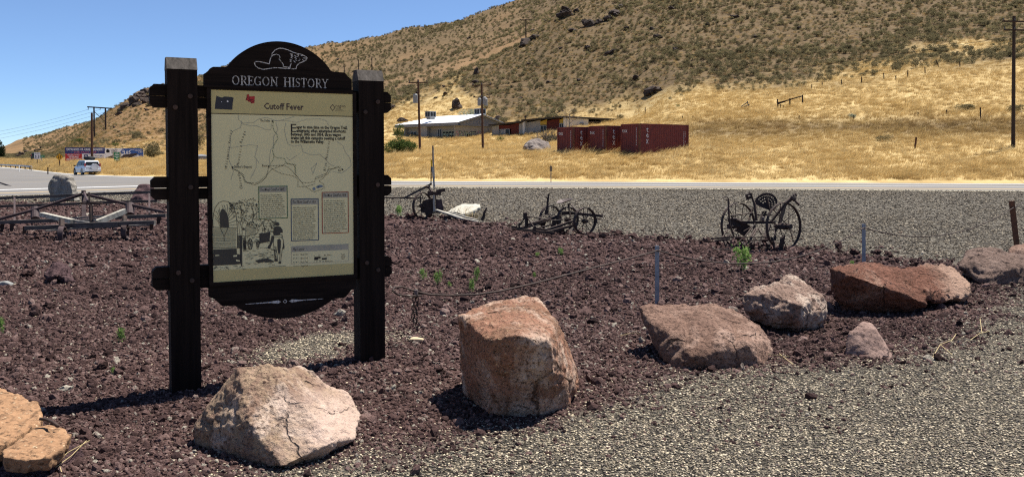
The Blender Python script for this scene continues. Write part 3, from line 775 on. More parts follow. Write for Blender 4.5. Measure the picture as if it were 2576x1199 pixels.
def bush_mesh(name, seed, m, leaves=170, wd=.5, ht=.62, leaf=.10, stems=5, stem_m=None, hollow=.45):
    r = random.Random(seed); vs_, fs, mi = [], [], []
    lobes = [(Vector((r.uniform(-.28, .28), r.uniform(-.28, .28), r.uniform(.3, .62))), r.uniform(.22, .36)) for _ in range(7)]
    for b in range(leaves):
        c, rad = r.choice(lobes); d = Vector((r.gauss(0, 1), r.gauss(0, 1), r.gauss(0, 1))).normalized()
        p = c + d * rad * (hollow + (1 - hollow) * r.random() ** .5)
        p = Vector((p.x * wd / .5, p.y * wd / .5, max(.02, p.z) * ht / .62))
        u = Vector((r.gauss(0, 1), r.gauss(0, 1), r.gauss(0, 1) + .8)).normalized(); w_ = u.orthogonal().normalized()
        w_ = (w_ * math.cos(b) + u.cross(w_) * math.sin(b)); L = leaf * r.uniform(.7, 1.4)
        o = len(vs_); vs_ += [p - w_ * L * .22, p + w_ * L * .22, p + u * L + w_ * L * .16, p + u * L - w_ * L * .16]; fs.append((o, o + 1, o + 2, o + 3)); mi.append(0)
    for s in range(stems):
        q = 6.28 * s / max(1, stems) + r.random(); e = Vector((math.cos(q) * wd * .5, math.sin(q) * wd * .5, ht * r.uniform(.5, .8)))
        o = len(vs_); k = .012; vs_ += [Vector((-k, 0, -.05)), Vector((k, 0, -.05)), Vector((0, k, -.05)), e]; fs += [(o, o + 1, o + 3), (o + 1, o + 2, o + 3), (o + 2, o, o + 3)]; mi += [1] * 3
    me = bpy.data.meshes.new(name); me.from_pydata([tuple(v) for v in vs_], [], fs)
    me.materials.append(m); me.materials.append(stem_m or M['twig']); me.polygons.foreach_set('material_index', mi); return me
sage_src = [bush_mesh('sagebrush_%d' % i, 100 + i, M['sage'], 150, leaf=.13) for i in range(5)]
sage_one = [bush_mesh('sagebrush_single_%d' % i, 200 + i, M['sage_one'], 230, leaf=.11) for i in range(5)]

rs = np.random.default_rng(3)
# grass field
pts, ta_, ga_, ba_, px_, py_ = hill_sample(60000, .02, 5.2, -150, 2730, rs, weight=np.clip(gold, 0, 1) * (TPY > 60) * np.clip(70 / TD, .25, 1.2)[:, :] ** 1.2)
n = len(pts); flow = fbm(pts[:, 0], pts[:, 1] * 1.0, 5, 31, 3); flow2 = fbm(pts[:, 0], pts[:, 1] * 2.2, 2.2, 33, 2)
rot = np.stack([np.zeros(n), np.zeros(n), (flow - .5) * 3.2 + (rs.random(n) - .5) * .5], -1)
s = .62 + .5 * rs.random(n) + (fbm(pts[:, 0], pts[:, 1], 7, 41, 2) - .5) * .5
s = s * (1 - .2 * (ta_ < .12))
scl = np.stack([s * (1 + .3 * rs.random(n)), s * (1 + .3 * rs.random(n)), s * (.7 + .5 * rs.random(n) + .3 * (flow2 - .5))], -1)
tint = .67 + (flow - .5) * .45 + (flow2 - .5) * .36 + rs.standard_normal(n) * .10 - ba_ * .42
tint = np.where(ta_ > 3.1, tint - .10, tint)
var = np.where(rs.random(n) < .86, rs.integers(0, 5, n), rs.integers(5, 7, n))
scatter('golden_grass', pts, rot, scl, np.clip(tint, 0, 1), var, tufts)
# dry bunch grass between the sagebrush
pts, ta_, ga_, ba_, px_, py_ = hill_sample(30000, 2.9, 5.2, 100, 2700, rs, weight=np.clip(1 - gold, .05, 1) * (TPY > -30))
n = len(pts); rot = np.stack([np.zeros(n), np.zeros(n), rs.random(n) * 6.28], -1); s = .5 + .6 * rs.random(n)
scatter('dry_bunch_grass', pts, rot, np.stack([s * 1.2, s * 1.2, s * .8], -1), np.clip(.24 + .15 * rs.standard_normal(n), 0, .6), rs.integers(0, 5, n), tufts)

# sagebrush: the 300 that show largest one by one, the rest as stuff
pts, ta_, ga_, ba_, px_, py_ = hill_sample(16000, 2.6, 5.1, -100, 2740, rs, weight=np.clip(1 - gold, 0, 1) * (TPY > -40) * (.5 + .9 * fbm(TX, TD, 9, 51, 3)) * (1 - .88 * tanpatch))
size = (.62 + .55 * rs.random(len(pts)) ** 1.6 + .35 * (rs.random(len(pts)) > .94)) * np.clip(.55 + .9 * fbm(pts[:, 0], pts[:, 1], 14, 61, 2), .5, 1.3)
pyx = np.array([proj(*p) for p in pts]); inframe = (pyx[:, 0] > 0) & (pyx[:, 0] < 2576) & (pyx[:, 1] > 5)
hid = ((pyx[:, 0] > 415) & (pyx[:, 0] < 970) & (pyx[:, 1] > 130))
show = np.where(inframe & ~hid, size / pts[:, 1], 0); top = set(np.argsort(-show)[:288].tolist())
rest = np.array([i for i in range(len(pts)) if i not in top])
for i in sorted(top):
    s = float(size[i]) * 1.02
    o = link_mesh('sagebrush', sage_one[i % 5], tuple(pts[i] - np.array([0, 0, .05])), label='grey green sagebrush clump growing on the steep brown hillside', category='bush', group='sagebrush on the hillside')
    o.rotation_euler = (0, 0, i * 1.7); o.scale = (s, s, s * (.75 + .3 * ((i * 37) % 10) / 10))
f_pts, *_r = hill_sample(9000, 5.6, 8.02, 60, 1480, rs, weight=(1 - .8 * tanpatch) * (.2 + 1.2 * fbm(TX, TD, 30, 71, 3) ** 1.5))
n2 = len(f_pts); P2 = np.concatenate([pts[rest], f_pts]); sz = np.concatenate([size[rest] * .98, (.8 + .9 * rs.random(n2)) * 1.1])
N_ = len(P2)
scatter('far_sagebrush', P2 - np.array([0, 0, .05]), np.stack([np.zeros(N_), np.zeros(N_), rs.random(N_) * 6.28], -1), np.stack([sz, sz, sz * (.7 + .35 * rs.random(N_))], -1),
        np.clip(.5 + .26 * rs.standard_normal(N_), 0, 1), rs.integers(0, 5, N_), sage_src)
# ------------------------------------------------------------------ the history sign
SO = Vector((-.367 * 6.3, 6.3, 0)); SD = Vector((.896, .444, 0)).normalized(); SN = Vector((SD.y, -SD.x, 0))
S = frame(SO, SD, SN)
def sp(px, py, n=0.0): return on_plane(px, py, SO, SD, SN, n)
sign = thing('history_sign', (SO.x, SO.y, 0), 'dark timber history signboard with arched top and cream map panel between two posts', 'sign')
def timber(mb, a0, a1, z0, z1, n0, n1, ch=.006):
    mb.hexa([S(a0, z0, n1), S(a1, z0, n1), S(a1, z0, n0), S(a0, z0, n0), S(a0, z1, n1), S(a1, z1, n1), S(a1, z1, n0), S(a0, z1, n0)])
for ac, zt in ((0.0, 2.372), (1.372, 2.345)):
    hw = .1; zs = zt - .085
    mb = MB()
    mb.prism([(-.17, -.3), (0, -.3), (0, zs), (-.17, zs)], lambda a, b, n: S(ac + n, b, a), -hw, hw)
    post = mb.build('post', M['stain'], sign)
    b = MB()   # gabled weathered top
    b.prism([(-.172, zs), (.002, zs), (-.045, zt), (-.125, zt)], lambda a, b_, n: S(ac + n, b_, a), -hw - .002, hw + .002)
    b.build('post_cap', M['cap'], post)
    for zz, aa in ((2.10, .05), (2.02, -.05), (1.46, .045), (.86, -.045), (.80, .045)):
        k = MB(); k.prism([(.017 * math.cos(6.2832 * i / 10), .017 * math.sin(6.2832 * i / 10)) for i in range(10)], lambda a, b_, n: S(ac + aa + a, zz + b_, n), 0, .012)
        k.build('bolt', M['iron'], post)
for z0, z1 in ((2.02, 2.182), (1.372, 1.535), (.735, .898)):
    mb = MB(); c = .028; a0, a1 = -.212, 1.545
    for (b0, b1) in ((z0, (z0 + z1) / 2 - .003), ((z0 + z1) / 2 + .003, z1)):
        lo = b0 == z0
        out = [(a0 + (c if lo else 0), b0), (a1 - (c if lo else 0), b0), (a1, b0 + (c if lo else 0)), (a1, b1 - (0 if lo else c)), (a1 - (0 if lo else c), b1), (a0 + (0 if lo else c), b1), (a0, b1 - (0 if lo else c)), (a0, b0 + (c if lo else 0))]
        dd = [out[0]]
        for q in out[1:]:
            if (q[0] - dd[-1][0]) ** 2 + (q[1] - dd[-1][1]) ** 2 > 1e-8: dd.append(q)
        mb.prism(dd, S, -.13, -.045)
    mb.build('rail', M['stain_h'], sign)

# arched header, built of boards
HC, HW, AW = .682, .535, .376
def header_outline():
    o = [(HC - HW, 2.185), (HC + HW, 2.185), (HC + HW, 2.262)]
    o += [(HC + HW - .012, 2.27), (HC + HW - .03, 2.285), (HC + HW - .045, 2.305), (HC + HW - .06, 2.313), (HC + AW + .02, 2.316), (HC + AW, 2.32)]
    R_ = (AW ** 2 + .2 ** 2) / .4; zc = 2.52 - R_; a_ = math.asin(AW / R_)
    for i in range(1, 28): q = a_ - 2 * a_ * i / 28; o.append((HC + R_ * math.sin(q), zc + R_ * math.cos(q)))
    o += [(HC - AW, 2.32), (HC - AW - .02, 2.316), (HC - HW + .06, 2.313), (HC - HW + .045, 2.305), (HC - HW + .03, 2.285), (HC - HW + .012, 2.27), (HC - HW, 2.262)]
    return o
mb = MB(); mb.prism(header_outline(), S, -.06, .005)
hdr = mb.build('header_board', M['stain_h'], sign)
mb = MB(); mb.prism([(HC - HW - .004, 2.166), (HC + HW + .004, 2.166), (HC + HW + .004, 2.184), (HC - HW - .004, 2.184)], S, -.04, .022); mb.build('ledge', M['stain_h'], sign)

def z1(x, y): return 361 + x * .36355, 75.2 + y * .36355       # enlarged photo crop -> photo
NF = .0062
mb = MB()
def tr(pts, wd, n=NF, closed=False): stroke(mb, [sp(*z1(*p), n) for p in pts], wd, S, n, closed)
bw = .0062
tr([(870, 235), (835, 226), (800, 219), (775, 219), (767, 228), (775, 248), (795, 264), (830, 273), (865, 268), (900, 262), (940, 262), (985, 267), (1018, 267)], bw)
tr([(870, 235), (878, 200), (890, 162), (912, 138), (938, 127), (965, 128), (1000, 138), (1035, 155), (1065, 163), (1095, 170), (1120, 182), (1133, 193), (1127, 207), (1105, 220), (1078, 230), (1060, 248), (1056, 268), (1022, 270)], bw)
tr([(880, 190), (895, 174), (918, 168), (938, 174), (945, 190), (938, 202), (955, 220), (968, 240), (968, 254), (998, 258), (1018, 262)], bw)
tr([(1022, 232), (1012, 258), (1022, 270)], bw)
for q in [[(1015, 166), (1032, 168), (1020, 177), (1034, 181), (1020, 190), (1030, 196)], [(1012, 204), (1026, 208), (1014, 216), (1024, 222)], [(1045, 176), (1058, 184), (1046, 192), (1060, 198), (1050, 208), (1062, 214)],
          [(1062, 170), (1072, 168), (1074, 178), (1066, 184)], [(1090, 178), (1099, 178)], [(1100, 205), (1110, 214), (1120, 207)], [(1104, 194), (1128, 196)], [(1076, 192), (1084, 204), (1074, 214)], [(1040, 214), (1050, 224)]]:
    tr(q, bw * .8)
mb.build('beaver_outline', M['carving'], hdr)

# serif capitals cut into the board
def serif_text(mb, s, a0, b0, h, width, fr, n):
    adv = {'O': .84, 'R': .72, 'E': .64, 'G': .82, 'N': .82, 'H': .84, 'I': .36, 'S': .58, 'T': .70, 'Y': .74, ' ': .55}
    tot = sum(adv[c] for c in s); k = width / tot; x = a0
    TK, TN = .135, .06
    def st(p, w_): stroke(mb, [(x + a * k, b0 + b * h) for a, b in p], w_ * h, fr, n)
    def sf(a, b, w_=.26): st([(a - w_ / 2, b), (a + w_ / 2, b)], .05)
    def ell(cx_, cy_, rx, ry, q0, q1, m_=14, thick=.13, thin=.05):
        for i in range(m_):
            u0 = q0 + (q1 - q0) * i / m_; u1 = q0 + (q1 - q0) * (i + 1) / m_; um = (u0 + u1) / 2
            st([(cx_ + rx * math.cos(u0), cy_ + ry * math.sin(u0)), (cx_ + rx * math.cos(u1), cy_ + ry * math.sin(u1))], thin + (thick - thin) * abs(math.cos(um)))
    pi = math.pi
    for c in s:
        if c == 'O': ell(.40, .5, .30, .46, 0, 2 * pi, 22)
        elif c == 'G': ell(.40, .5, .30, .46, .18 * pi, 1.78 * pi, 20); st([(.66, .42), (.66, .08)], .11); sf(.63, .42, .22); st([(.70, .98), (.68, .72)], .05)
        elif c == 'I': st([(.17, 0), (.17, 1)], TK); sf(.17, .02); sf(.17, .98)
        elif c == 'H':
            for a in (.16, .64): st([(a, 0), (a, 1)], TK); sf(a, .02); sf(a, .98)
            st([(.16, .52), (.64, .52)], TN)
        elif c == 'N':
            st([(.15, 0), (.15, 1)], .07); st([(.66, 0), (.66, 1)], .07); st([(.13, .97), (.67, .03)], TK); sf(.15, .02); sf(.12, .98, .2); sf(.66, .98)
        elif c == 'E':
            st([(.17, 0), (.17, 1)], TK); sf(.12, .02, .2); sf(.12, .98, .2); st([(.17, .97), (.55, .97)], TN); st([(.17, .03), (.57, .03)], TN); st([(.17, .52), (.43, .52)], TN)
            st([(.55, .98), (.55, .80)], .05); st([(.57, .02), (.58, .22)], .05); st([(.43, .62), (.43, .42)], .05)
        elif c == 'T':
            st([(.34, 0), (.34, 1)], TK); sf(.34, .02); st([(.06, .97), (.62, .97)], TN); st([(.06, .98), (.05, .78)], .05); st([(.62, .98), (.63, .78)], .05)
        elif c == 'R':
            st([(.17, 0), (.17, 1)], TK); sf(.17, .02); sf(.13, .98, .2); st([(.17, .97), (.36, .97)], TN); st([(.17, .50), (.36, .50)], TN); ell(.36, .735, .17, .235, -pi / 2, pi / 2, 10); st([(.34, .50), (.62, .03)], .12); sf(.64, .02, .14)
        elif c == 'S':
            ell(.28, .74, .17, .22, .22 * pi, 1.12 * pi, 10, .09, .06); ell(.27, .26, .19, .23, -.85 * pi, .12 * pi, 10, .09, .06); st([(.12, .66), (.20, .57), (.36, .46), (.45, .34)], .13); st([(.43, .97), (.42, .78)], .05); st([(.08, .03), (.09, .24)], .05)
        elif c == 'Y':
            st([(.34, 0), (.34, .48)], TK); sf(.34, .02); st([(.10, .97), (.34, .45)], .12); st([(.58, .97), (.34, .45)], .06); sf(.10, .98, .22); sf(.58, .98, .2)
        x += adv[c] * k
mb = MB(); a0, b0 = sp(583, 212, NF); a1, b1 = sp(825.5, 214, NF); _, b2 = sp(700, 187, NF)
serif_text(mb, 'OREGON HISTORY', a0, b0 - .002, .066, a1 - a0 + .005, S, NF)
mb.build('carved_lettering', M['carving'], hdr)

# lower apron board
BC = .70
def apron():
    o = [(BC - .538, .768), (BC - .538, .672), (BC - .50, .655), (BC - .47, .62), (BC - .45, .602), (BC - .385, .600)]
    R_ = (.37 ** 2 + .125 ** 2) / .25; zc = .478 + R_; a_ = math.asin(.37 / R_)
    for i in range(0, 21): q = -a_ + 2 * a_ * i / 20; o.append((BC + R_ * math.sin(q), zc - R_ * math.cos(q)))
    o += [(BC + .385, .600), (BC + .45, .602), (BC + .47, .62), (BC + .50, .655), (BC + .538, .672), (BC + .538, .768)]
    return o
mb = MB(); mb.prism(apron(), S, -.06, .004); ap = mb.build('apron_board', M['stain_h'], sign)
mb = MB(); a, b = sp(717, 757, .005)
for sg in (-1, 1):
    poly(mb, [(a + sg * .028, b + .0), (a + sg * .05, b + .012), (a + sg * .11, b + .005), (a + sg * .285, b + .0015), (a + sg * .285, b - .0015), (a + sg * .11, b - .004), (a + sg * .05, b - .012)][::sg], S, .0055)
stroke(mb, [(a, b + .014), (a + .014, b), (a, b - .014), (a - .014, b)], .0045, S, .0055, True)
mb.build('carved_ornament', M['carving'], ap)

# panel with frame
PA0, PA1, PZ0, PZ1 = .188, 1.222, .776, 2.152
mb = MB(); fw = .026
for (q0, q1, w0, w1) in ((PA0 - fw, PA1 + fw, PZ1, PZ1 + .013), (PA0 - fw, PA1 + fw, PZ0 - fw, PZ0), (PA0 - fw, PA0, PZ0, PZ1), (PA1, PA1 + fw, PZ0, PZ1)):
    timber(mb, q0, q1, w0, w1, -.05, .016)
mb.build('panel_frame', M['stain_h'], sign)
PN = .008
_, zl = sp(700, 286, PN); _, zb = sp(700, 671.5, PN)
zl = sp(530, 283.5, PN)[1] * .5 + sp(885, 294, PN)[1] * .5; zb = sp(535, 681, PN)[1] * .5 + sp(887, 659, PN)[1] * .5
mb = MB(); timber(mb, PA0 + .001, PA1 - .001, PZ0 + .001, PZ1 - .001, -.03, PN - .001); panel = mb.build('map_panel', M['cream'], sign)
mb = MB(); rect(mb, PA0 + .002, zl, PA1 - .002, PZ1 - .002, S, PN); rect(mb, PA0 + .002, PZ0 + .002, PA1 - .002, zb, S, PN); mb.build('title_band', M['tan'], panel)
mb = MB(); rect(mb, PA0 + .002, zl - .003, PA1 - .002, zl + .003, S, PN + .0006); mb.build('title_rule', M['ink'], panel)
N1 = PN + .0012
mb = MB(); a0, b0 = sp(*z1(832, 547), N1); a1, _ = sp(*z1(1108, 552), N1)
put_text(mb, 'Cutoff Fever', S, a0, b0, .066, N1, width=a1 - a0, bold=.05); mb.build('panel_title', M['brown_print'], panel)
mb = MB(); a0, b0 = sp(*z1(1290, 560), N1); put_text(mb, 'O', S, a0, b0, .075, N1, width=.042)
a0, b0 = sp(*z1(1330, 535), N1); put_text(mb, 'regon', S, a0, b0, .036, N1, width=.075); stroke(mb, [sp(*z1(1326, 560), N1), sp(*z1(1398, 562), N1)], .002, S, N1)
for k in range(3): stroke(mb, [sp(*z1(1332, 541 + k * 6), N1), sp(*z1(1362 + 8 * k, 542 + k * 6), N1)], .0016, S, N1)
mb.build('logo_print', M['brown_print'], panel)
mb = MB(); poly(mb, [sp(*z1(*p), N1) for p in [(505, 453), (520, 462), (545, 468), (562, 460), (585, 462), (606, 463), (624, 470), (618, 500), (614, 552), (493, 546), (498, 500)]][::-1], S, N1)
mb.build('state_silhouette', M['slate'], panel)
mb = MB()
for (x, y) in ((582, 494), (540, 497)):
    a, b = sp(*z1(x, y), N1 + .0006); r_ = .009 if x > 560 else .004
    poly(mb, [(a + (r_ if i % 2 == 0 else r_ * .4) * math.cos(math.pi / 2 + .6283 * i), b + (r_ if i % 2 == 0 else r_ * .4) * math.sin(math.pi / 2 + .6283 * i)) for i in range(10)], S, N1 + .0006)
mb.build('star_mark', M['white_print'], panel)
mb = MB(); poly(mb, [sp(*z1(*p), N1) for p in [(715, 447), (728, 445), (733, 460), (770, 458), (767, 506), (745, 508), (742, 498), (725, 496), (722, 488), (706, 486), (712, 470)]][::-1], S, N1)
mb.build('red_state_patch', M['red_patch'], panel)
mb = MB()
for q in [[(716, 448), (716, 470), (709, 486)], [(733, 462), (730, 480), (745, 484), (742, 498)], [(722, 490), (760, 480)], [(745, 506), (768, 490)]]: stroke(mb, [sp(*z1(*p), N1 + .0006) for p in q], .0035, S, N1 + .0006)
mb.build('patch_lines', M['ink'], panel)

# map: rivers, lakes, trails of dots, names
mb = MB()
for q in [[(655, 588), (658, 620), (690, 645), (760, 640), (800, 615), (850, 605), (905, 625), (940, 628), (1000, 612), (1040, 600)], [(905, 630), (985, 625), (1060, 640), (1130, 618), (1220, 615), (1265, 628), (1280, 660)],
          [(680, 630), (672, 675), (620, 700), (600, 735), (600, 810), (590, 840), (592, 900), (610, 945), (622, 975), (605, 1035)], [(680, 650), (740, 662), (780, 662), (850, 690), (880, 690), (890, 640)], [(915, 640), (930, 690), (900, 740), (900, 800), (880, 830), (870, 900), (875, 940)],
          [(985, 640), (975, 690), (985, 740), (1000, 790), (1040, 805), (1090, 795), (1105, 845), (1160, 865), (1220, 860), (1255, 890), (1290, 930), (1320, 940)], [(1340, 770), (1380, 800), (1395, 840), (1430, 890), (1437, 940), (1400, 970), (1370, 990), (1310, 980)], [(600, 815), (740, 795), (790, 800), (770, 880), (800, 920)],
          [(1170, 985), (1160, 960), (1200, 920), (1170, 1000)], [(1040, 880), (1060, 870), (1010, 900), (990, 880)], [(740, 1030), (780, 950), (780, 890)]]:
    stroke(mb, [sp(*z1(*p), N1) for p in q], .0022, S, N1)
mb.build('river_lines', M['map_grey'], panel)
mb = MB()
for c, rx, ry in (((1180, 1098), 11, 10), ((1222, 1080), 20, 9), ((1208, 1086), 12, 8)): poly(mb, [sp(*z1(c[0] + rx * math.cos(.6283 * i), c[1] - ry * math.sin(.6283 * i)), N1) for i in range(10)], S, N1)
mb.build('lakes', M['map_blue'], panel)
def dots(q, gap=10.5, r_=.0031, ofs=0):
    pts_ = [Vector((p[0], p[1] + ofs, 0)) for p in q]; L = 0
    for i in range(len(pts_) - 1):
        sg = (pts_[i + 1] - pts_[i]); l = sg.length
        while L < l:
            p = pts_[i] + sg * (L / l); a, b = sp(*z1(p.x, p.y), N1); disc(mb, a, b, r_, S, N1, 6); L += gap
        L -= l
mb = MB()
dots([(900, 632), (895, 660), (900, 690), (925, 725), (930, 750), (905, 790), (893, 835), (905, 870), (925, 885), (975, 888), (985, 915), (1010, 925), (1050, 930), (1055, 985)]); dots([(893, 835), (903, 880), (890, 910), (868, 942)])
mb.build('green_trail_dots', M['map_green'], panel)
mb = MB()
dots([(868, 942), (920, 938), (960, 935), (995, 945), (1030, 975), (1045, 995), (1070, 1020), (1095, 1055), (1150, 1055), (1185, 1048), (1190, 1020), (1230, 1005), (1265, 990), (1290, 960), (1320, 958), (1350, 950), (1376, 965)])
dots([(875, 950), (915, 975), (960, 995), (1010, 1003), (1050, 1015), (1070, 1040), (1068, 1082), (1110, 1084), (1150, 1075), (1185, 1065)]); dots([(960, 940), (985, 922), (1045, 935), (1050, 990), (1075, 1030), (1110, 1075), (1180, 1120), (1250, 1095), (1248, 1068), (1215, 1045), (1245, 1020), (1270, 985), (1285, 945)])
dots([(620, 962), (650, 970), (690, 1000), (700, 1035), (720, 1055), (780, 1060), (805, 1045), (845, 1010), (885, 965), (955, 938)]); dots([(618, 958), (655, 978), (688, 1010), (700, 1050), (770, 1071), (808, 1055), (850, 1018), (868, 942)]); dots([(1190, 1030), (1235, 1015), (1275, 998), (1297, 965), (1340, 945), (1370, 945)])
for c in ((892, 631), (866, 943), (616, 949), (1377, 965)): a, b = sp(*z1(*c), N1); disc(mb, a, b, .0065, S, N1, 10)
mb.build('trail_dots', M['ink'], panel)
mb = MB()
for s_, (x, y), (x2, y2) in (('The Dalles', (807, 634), (876, 637)), ('Bend', (822, 946), (856, 947)), ("Skinner's (Eugene)", (626, 954), (750, 956)), ('Vale', (1346, 979), (1368, 979))):
    a0, b0 = sp(*z1(x, y), N1); a1, _ = sp(*z1(x2, y2), N1); put_text(mb, s_, S, a0, b0, .026, N1, width=a1 - a0, bold=.01)
def along(s_, p0, p1, size):
    a0, b0 = sp(*z1(*p0), N1); a1, b1 = sp(*z1(*p1), N1); k = len(s_) - 1; rot_ = math.atan2(b1 - b0, a1 - a0)
    for i, ch in enumerate(s_): put_text(mb, ch, S, a0 + (a1 - a0) * i / k, b0 + (b1 - b0) * i / k, size, N1, rot=rot_, shear=.2)
along('Willamette Valley', (578, 962), (612, 706), .026); along('Cascade', (686, 1098), (667, 995), .028); along('Mountain', (660, 942), (680, 810), .026); along('Range', (680, 785), (705, 712), .026); along('Blue Mountains', (1260, 975), (1290, 778), .026)
mb.build('place_names', M['ink_soft'], panel)
mb = MB()
for i, l in enumerate(['ager to save time on the Oregon Trail,', 'emigrants often attempted shortcuts.', 'Between 1845 and 1854, three wagon', 'trains left this campsite seeking a cutoff', 'to the Willamette Valley.']):
    a0, b0 = sp(*z1(1058 if i < 2 else 1020, 681 + i * 25.0), N1); a1, _ = sp(*z1([1411, 1404, 1366, 1396, 1250][i], 690 + i * 25), N1)
    put_text(mb, l, S, a0, b0, .034, N1, width=a1 - a0, bold=.06)
a0, b0 = sp(*z1(1020, 706), N1); put_text(mb, 'E', S, a0, b0, .088, N1, width=.04)
mb.build('opening_text', M['ink'], panel)

def z2(x, y): return 518.7 + x * .21941, 451 + y * .21941
def infobox(bm_, title, lines, x0, y0, x1, y1, yr0, yr1, name):
    # x0,y0 top-left, yr0 top right, y1 bottom-left, yr1 bottom-right, in crop units
    c4 = [sp(*z2(x0, y1), N1), sp(*z2(x1, yr1), N1), sp(*z2(x1, yr0), N1), sp(*z2(x0, y0), N1)]
    a0 = (c4[0][0] + c4[3][0]) / 2; a1 = (c4[1][0] + c4[2][0]) / 2; b0 = (c4[0][1] + c4[1][1]) / 2; b1 = (c4[2][1] + c4[3][1]) / 2
    q = MB(); rect(q, a0, b0, a1, b1, S, PN + .0004); box_ = q.build('text_box', M['cream'], panel)
    q = MB(); rect(q, a0 + .004, b1 - .042, a1 - .004, b1 - .004, S, PN + .0012); q.build('heading_band', M['tan_grey'], box_)
    q = MB(); stroke(q, [(a0, b0), (a1, b0), (a1, b1), (a0, b1)], .0055, S, PN + .0018, True); q.build('border', bm_, box_)
    q = MB(); put_text(q, title, S, a0 + .01, b1 - .033, .032, PN + .0018, width=(a1 - a0) * .86, shear=.25, bold=.01)
    lh = (b1 - .055 - b0 - .008) / len(lines); mx = max(len(l) for l in lines)
    for i, l in enumerate(lines): put_text(q, l, S, a0 + .012, b1 - .058 - lh * (i + .72), lh * .95, PN + .0018, width=(a1 - a0 - .024) * min(1, (len(l) / mx) ** .6), shear=.25, bold=.008)
    q.build('lettering', M['ink'], box_)
infobox(M['green_box'], 'The Meek Cutoff of 1845', ['Frontiersman Stephen Meek', 'persuaded over 1,000 people', 'with 200 wagons to avoid the', 'notorious Blue Mountains, Cayuse', 'Indians, and Columbia River', 'by turning west up the Malheur', 'River into central Oregon. Unable', 'to find water west of Wagontire', 'Mountain, the train turned north', 'and rejoined the Oregon Trail at', 'The Dalles. Hunger and illness led', 'to 23 deaths on the trek.'], 605, 80, 929, 448, 77, 440, 'meek')
infobox(M['blue_box'], 'The Elliott Cutoff of 1853', ['Elijah Elliott convinced over 1,000', 'people with 215 wagons to attempt', 'a shortcut over the partially', 'completed Free Emigrant Road,', 'which had been explored in 1852.', "Elliott's party followed Meek's", 'route as far as the Harney Valley', 'before striking a different course', 'around Malheur and Harney', 'Lakes. Continuing westward, they', 'became disoriented and desperate.', 'Scouts eventually found the Free', 'Emigrant Road in the Cascade', 'Mountains and reached the Willamette', 'Valley settlements. The settlers', 'soon organized a rescue party to', 'help the stranded emigrants.'], 976, 226, 1286, 704, 218, 690, 'elliott')
infobox(M['red_box'], 'The Macy Cutoff of 1854', ['In 1852, the road districts of', 'Benton, Lane, and Linn Counties', 'had jointly hired William Macy', "to find a route between Skinner's", '(near Eugene) and the distant', 'Malheur River. Macy crossed the', 'Cascade Mountains and followed', 'the Deschutes River north until he', 'turned east on the Meek Cutoff.', 'A skirmish with Snake Indians in', 'the Harney Valley forced the party', 'to abandon the search. The venture', 'led to the eventual construction of', 'the Free Emigrant Road. In 1854,', 'Macy led 121 wagons over much', "the same route as Elliott's without", 'recorded difficulty.'], 1331, 147, 1629, 619, 143, 604, 'macy')
# legend
c4 = [sp(*z2(978, 968), N1), sp(*z2(1630, 930), N1), sp(*z2(1630, 737), N1), sp(*z2(978, 768), N1)]
a0 = (c4[0][0] + c4[3][0]) / 2; a1 = (c4[1][0] + c4[2][0]) / 2; b0 = (c4[0][1] + c4[1][1]) / 2; b1 = (c4[2][1] + c4[3][1]) / 2
mb = MB(); rect(mb, a0, b0, a1, b1, S, PN + .0004); lg = mb.build('map_legend', M['cream'], panel)
mb = MB(); rect(mb, a0, b1 - .042, a1, b1, S, PN + .001); stroke(mb, [(a0, b0), (a1, b0), (a1, b1), (a0, b1)], .0025, S, PN + .0012, True); mb.build('heading_band', M['tan_grey'], lg)
mb = MB(); put_text(mb, 'Map Legend', S, a0 + .01, b1 - .033, .034, N1 + .0004, width=.085, shear=.2)
for k in range(4):
    yy = b1 - .062 - k * .0285
    if k < 3:
        for i in range(4): disc(mb, a0 + .014 + i * .0115, yy, .0034, S, N1, 6)
    else: stroke(mb, [(a0 + .012, yy), (a0 + .052, yy)], .0015, S, N1)
    put_text(mb, ["Meek's Trail", "Elliott's Trail", "Macy's Trail", 'Oregon Trail'][k], S, a0 + .068, yy - .007, .02, N1, width=.052)
xs0 = a0 + .17
for (q0, q1, r0_, r1_, fill) in ((0, .5, 0, 1, 1), (.5, 1, 0, 1, 0), (0, .3, -1, 0, 1), (.3, .62, -1, 0, 0), (.62, 1, -1, 0, 1)):
    xx0, xx1 = xs0 + q0 * .095, xs0 + q1 * .095; y0_, y1_ = b1 - .098 + r0_ * .012, b1 - .098 + r1_ * .012
    if fill: rect(mb, xx0, min(y0_, y1_), xx1, max(y0_, y1_), S, N1)
    else: stroke(mb, [(xx0, y0_), (xx1, y0_), (xx1, y1_), (xx0, y1_)], .0014, S, N1, True)
put_text(mb, '0      20      40  Miles', S, xs0 - .004, b1 - .082, .016, N1, width=.135); put_text(mb, '0   20   40   60  Kilometers', S, xs0 - .004, b1 - .127, .016, N1, width=.145)
cc = (a1 - .042, b1 - .098); stroke(mb, [(cc[0] + .015 * math.cos(.4488 * i), cc[1] + .015 * math.sin(.4488 * i)) for i in range(14)], .0018, S, N1, True)
stroke(mb, [(cc[0], cc[1] - .015), (cc[0], cc[1] + .015)], .003, S, N1); stroke(mb, [(cc[0] - .015, cc[1]), (cc[0] + .015, cc[1])], .0014, S, N1); put_text(mb, 'North', S, cc[0], cc[1] + .018, .012, N1, 'CENTER')
mb.build('lettering', M['ink'], lg)

